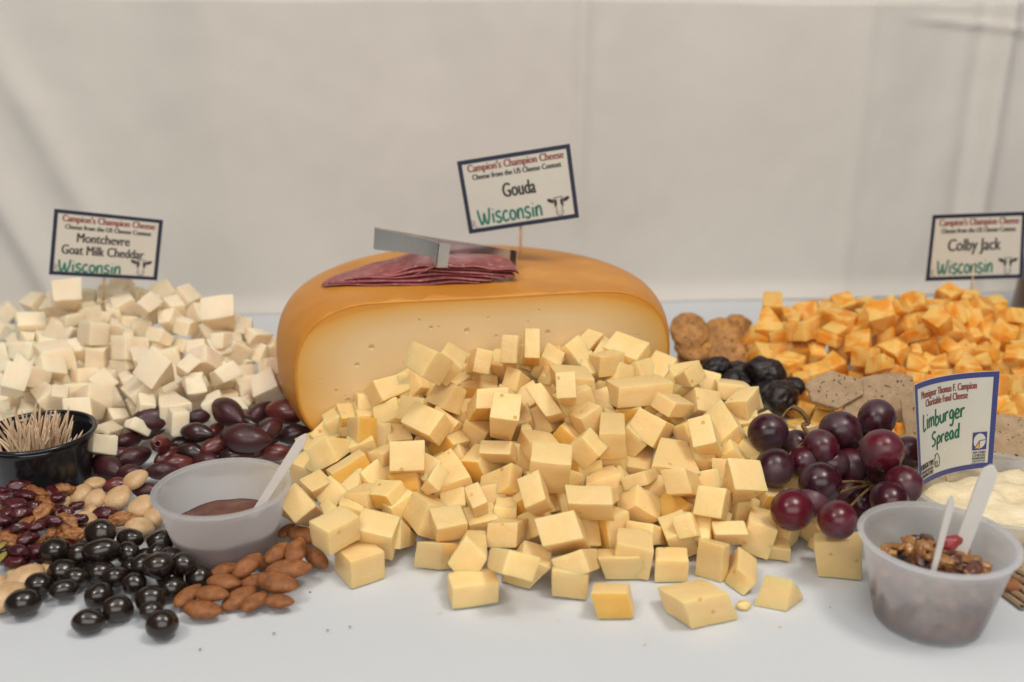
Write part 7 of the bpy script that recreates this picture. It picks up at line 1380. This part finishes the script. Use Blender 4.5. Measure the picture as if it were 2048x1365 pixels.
CARDS = {'gouda': [[-4.22, 76.5, 18.51], [4.36, 76.0, 19.92], [5.15, 75.4, 14.38], [-3.32, 75.9, 13.0]], 'gouda_stick': [0.66, 76.2, 10.91], 'goat': [[-36.1, 78.2, 14.59], [-27.92, 79.2, 13.48], [-28.74, 78.6, 8.6], [-37.02, 77.6, 9.35]], 'goat_stick': [-33.83, 79.5, 6.32], 'colby': [[36.1, 85.0, 12.78], [44.86, 86.5, 12.8], [45.28, 86.0, 6.9], [36.0, 84.5, 7.02]], 'colby_stick': [40.58, 85.2, 5.15], 'limb': [[22.75, 53.0, 9.18], [29.12, 56.2, 8.87], [29.5, 56.0, 2.65], [23.79, 52.8, 2.78]], 'limb_stick': [27.12, 56.0, 0.78]}
cd = Card('cheese_sign', CARDS['gouda'], 'printed card reading Gouda with navy border above the wheel', M['card2'], M['navy'], 0.05)
champion(cd, ['Gouda'], [(0.36, 0.65)], [0.575], [0.20]); cd.stick(0.50, CARDS['gouda_stick'])
cd = Card('cheese_sign', CARDS['goat'], 'printed card reading Montchevre Goat Milk Cheddar above the white heap', M['card'], M['navy'], 0.05)
champion(cd, ['Montchevre', 'Goat Milk Cheddar'], [(0.23, 0.71), (0.10, 0.85)], [0.475, 0.665], [0.15, 0.15], (0.085, 0.66, 0.93, 0.18)); cd.stick(0.50, CARDS['goat_stick'])
cd = Card('cheese_sign', CARDS['colby'], 'printed card reading Colby Jack above the orange heap', M['card'], M['navy'], 0.05)
champion(cd, ['Colby Jack'], [(0.20, 0.75)], [0.555], [0.19]); cd.stick(0.48, CARDS['colby_stick'])
cd = Card('cheese_sign', CARDS['limb'], 'blue bordered card with handwritten Limburger Spread in the tub', M['card2'], M['blue'], 0.7, 0.052)
cd.text('Monsignor Thomas F. Campion', 0.12, 0.80, 0.165, 0.075, M['redink'], 0.010); cd.text('Charitable Fund Cheese', 0.185, 0.715, 0.255, 0.075, M['redink'], 0.010)
pl, wx = hand('Limburger'); cd.strokes('hand_lettering', pl, 0.13, 0.70, 0.475, 0.155, wx, 0.022, M['green'], -0.04)
pl, wx = hand('Spread'); cd.strokes('hand_lettering', pl, 0.27, 0.65, 0.665, 0.135, wx, 0.022, M['green'], -0.03)
cd.text('FOREIGN TYPE', 0.05, 0.29, 0.845, 0.055, M['ink'], 0.008); cd.text('CHEESEMAKERS ASSOCIATION', 0.05, 0.28, 0.885, 0.022, M['ink'], 0.004); cd.text('LABORATORY', 0.06, 0.285, 0.93, 0.040, M['ink'], 0.004)
cd.poly('rule_line', [[(0.05, 0.852), (0.28, 0.852), (0.28, 0.857), (0.05, 0.857)]], M['redink'])
cd.strokes('house_emblem', [[(0, .5), (.5, 1), (1, .5)], [(.12, .5), (.12, 0), (.9, 0), (.9, .5)], [(.3, 0), (.3, .35), (.55, .35), (.55, 0)], [(.2, .62), (.2, .95)]], 0.30, 0.385, 0.875, 0.13, 1.0, 0.008, M['ink'])
u0, u1, v0, v1 = 0.785, 0.925, 0.615, 0.80
cd.poly('logo_square', [[(u0 + (u1 - u0) * k / 8, v0), (u0 + (u1 - u0) * (k + 1) / 8, v0), (u0 + (u1 - u0) * (k + 1) / 8, v1), (u0 + (u1 - u0) * k / 8, v1)] for k in range(8)], M['blue'])
E2 = [(u0 + (u1 - u0) * (0.5 + 0.42 * math.cos(t)), v0 + (v1 - v0) * (0.5 + 0.42 * math.sin(t))) for t in [math.pi * 2 * (k + 0.5) / 28 for k in range(28)]]
cd.poly('logo_disc', [[E2[k], E2[k + 1], E2[27 - k - 1], E2[27 - k]] for k in range(0, 13)], M['card2'])
Q = lambda L: [(u0 + (u1 - u0) * x, v0 + (v1 - v0) * y) for x, y in L]
cd.poly('logo_wedge', [Q([(.2, .9), (.5, .5), (.52, .9)])], M['amberink'])
cd.strokes('logo_lines', [[(.5, .12), (.5, .52)], [(.5, .52), (.95, .55)], [(.15, .1), (.5, .52)]], u0, u1, v1, (v1 - v0), 1.0, 0.009, M['blue'])
cd.text('WISCONSIN', 0.79, 0.92, 0.835, 0.020, M['ink'], 0.003); cd.text('CHEESE', 0.79, 0.92, 0.868, 0.026, M['ink'], 0.003); cd.text('MAKERS', 0.79, 0.92, 0.900, 0.026, M['ink'], 0.003); cd.text('ASSOCIATION', 0.79, 0.92, 0.925, 0.018, M['blue'], 0.003)
cd.poly('rule_line', [[(0.775, 0.935), (0.92, 0.935), (0.92, 0.939), (0.775, 0.939)]], M['blue'])
cd.stick(0.46, CARDS['limb_stick'])

# ------------------------------------------------------------------ crumbs
CR = [(11.91, 44.73, 0.32, 'gouda', 'small yellow gouda crumb on the cloth before the front chunks'), (-11.75, 42.48, 0.06, 'walnut', 'tiny brown crumb on the cloth below the almonds'), (-9.15, 42.74, 0.05, 'cranberry', 'tiny dark crumb on the cloth front of the gouda'), (-8.08, 43.04, 0.05, 'walnut', 'speck of brown crumb on the bare cloth'), (-3.68, 44.36, 0.06, 'gouda', 'tiny pale crumb on the cloth near the front oblong chunk'), (2.3, 43.69, 0.05, 'gouda', 'tiny pale crumb between the front chunks and table edge'), (6.45, 41.58, 0.05, 'gouda', 'tiny pale crumb below the large wedge chunk'), (13.37, 43.04, 0.06, 'gouda', 'tiny pale crumb past the last front chunk'), (-15.01, 41.17, 0.05, 'choc', 'tiny dark speck near the lone chocolates'), (-10.69, 46.22, 0.05, 'almond', 'tiny brown flake beside the almonds'), (16.4, 44.81, 0.05, 'gouda', 'tiny pale crumb beside the relish cup')]
for i, (x, y, r, k, lb) in enumerate(CR):
    o = build('cheese_crumb', ellipsoid((x, y, r * 0.6), (1, 0.3, 0), (r * 1.2, r, r * 0.7), 2, lambda p, q=Vector((i * 4.0, 2, 1)): d_wal(p, q)), M[k], smooth=True, origin=(x, y, 0))
    tag(o, lb, 'crumb')
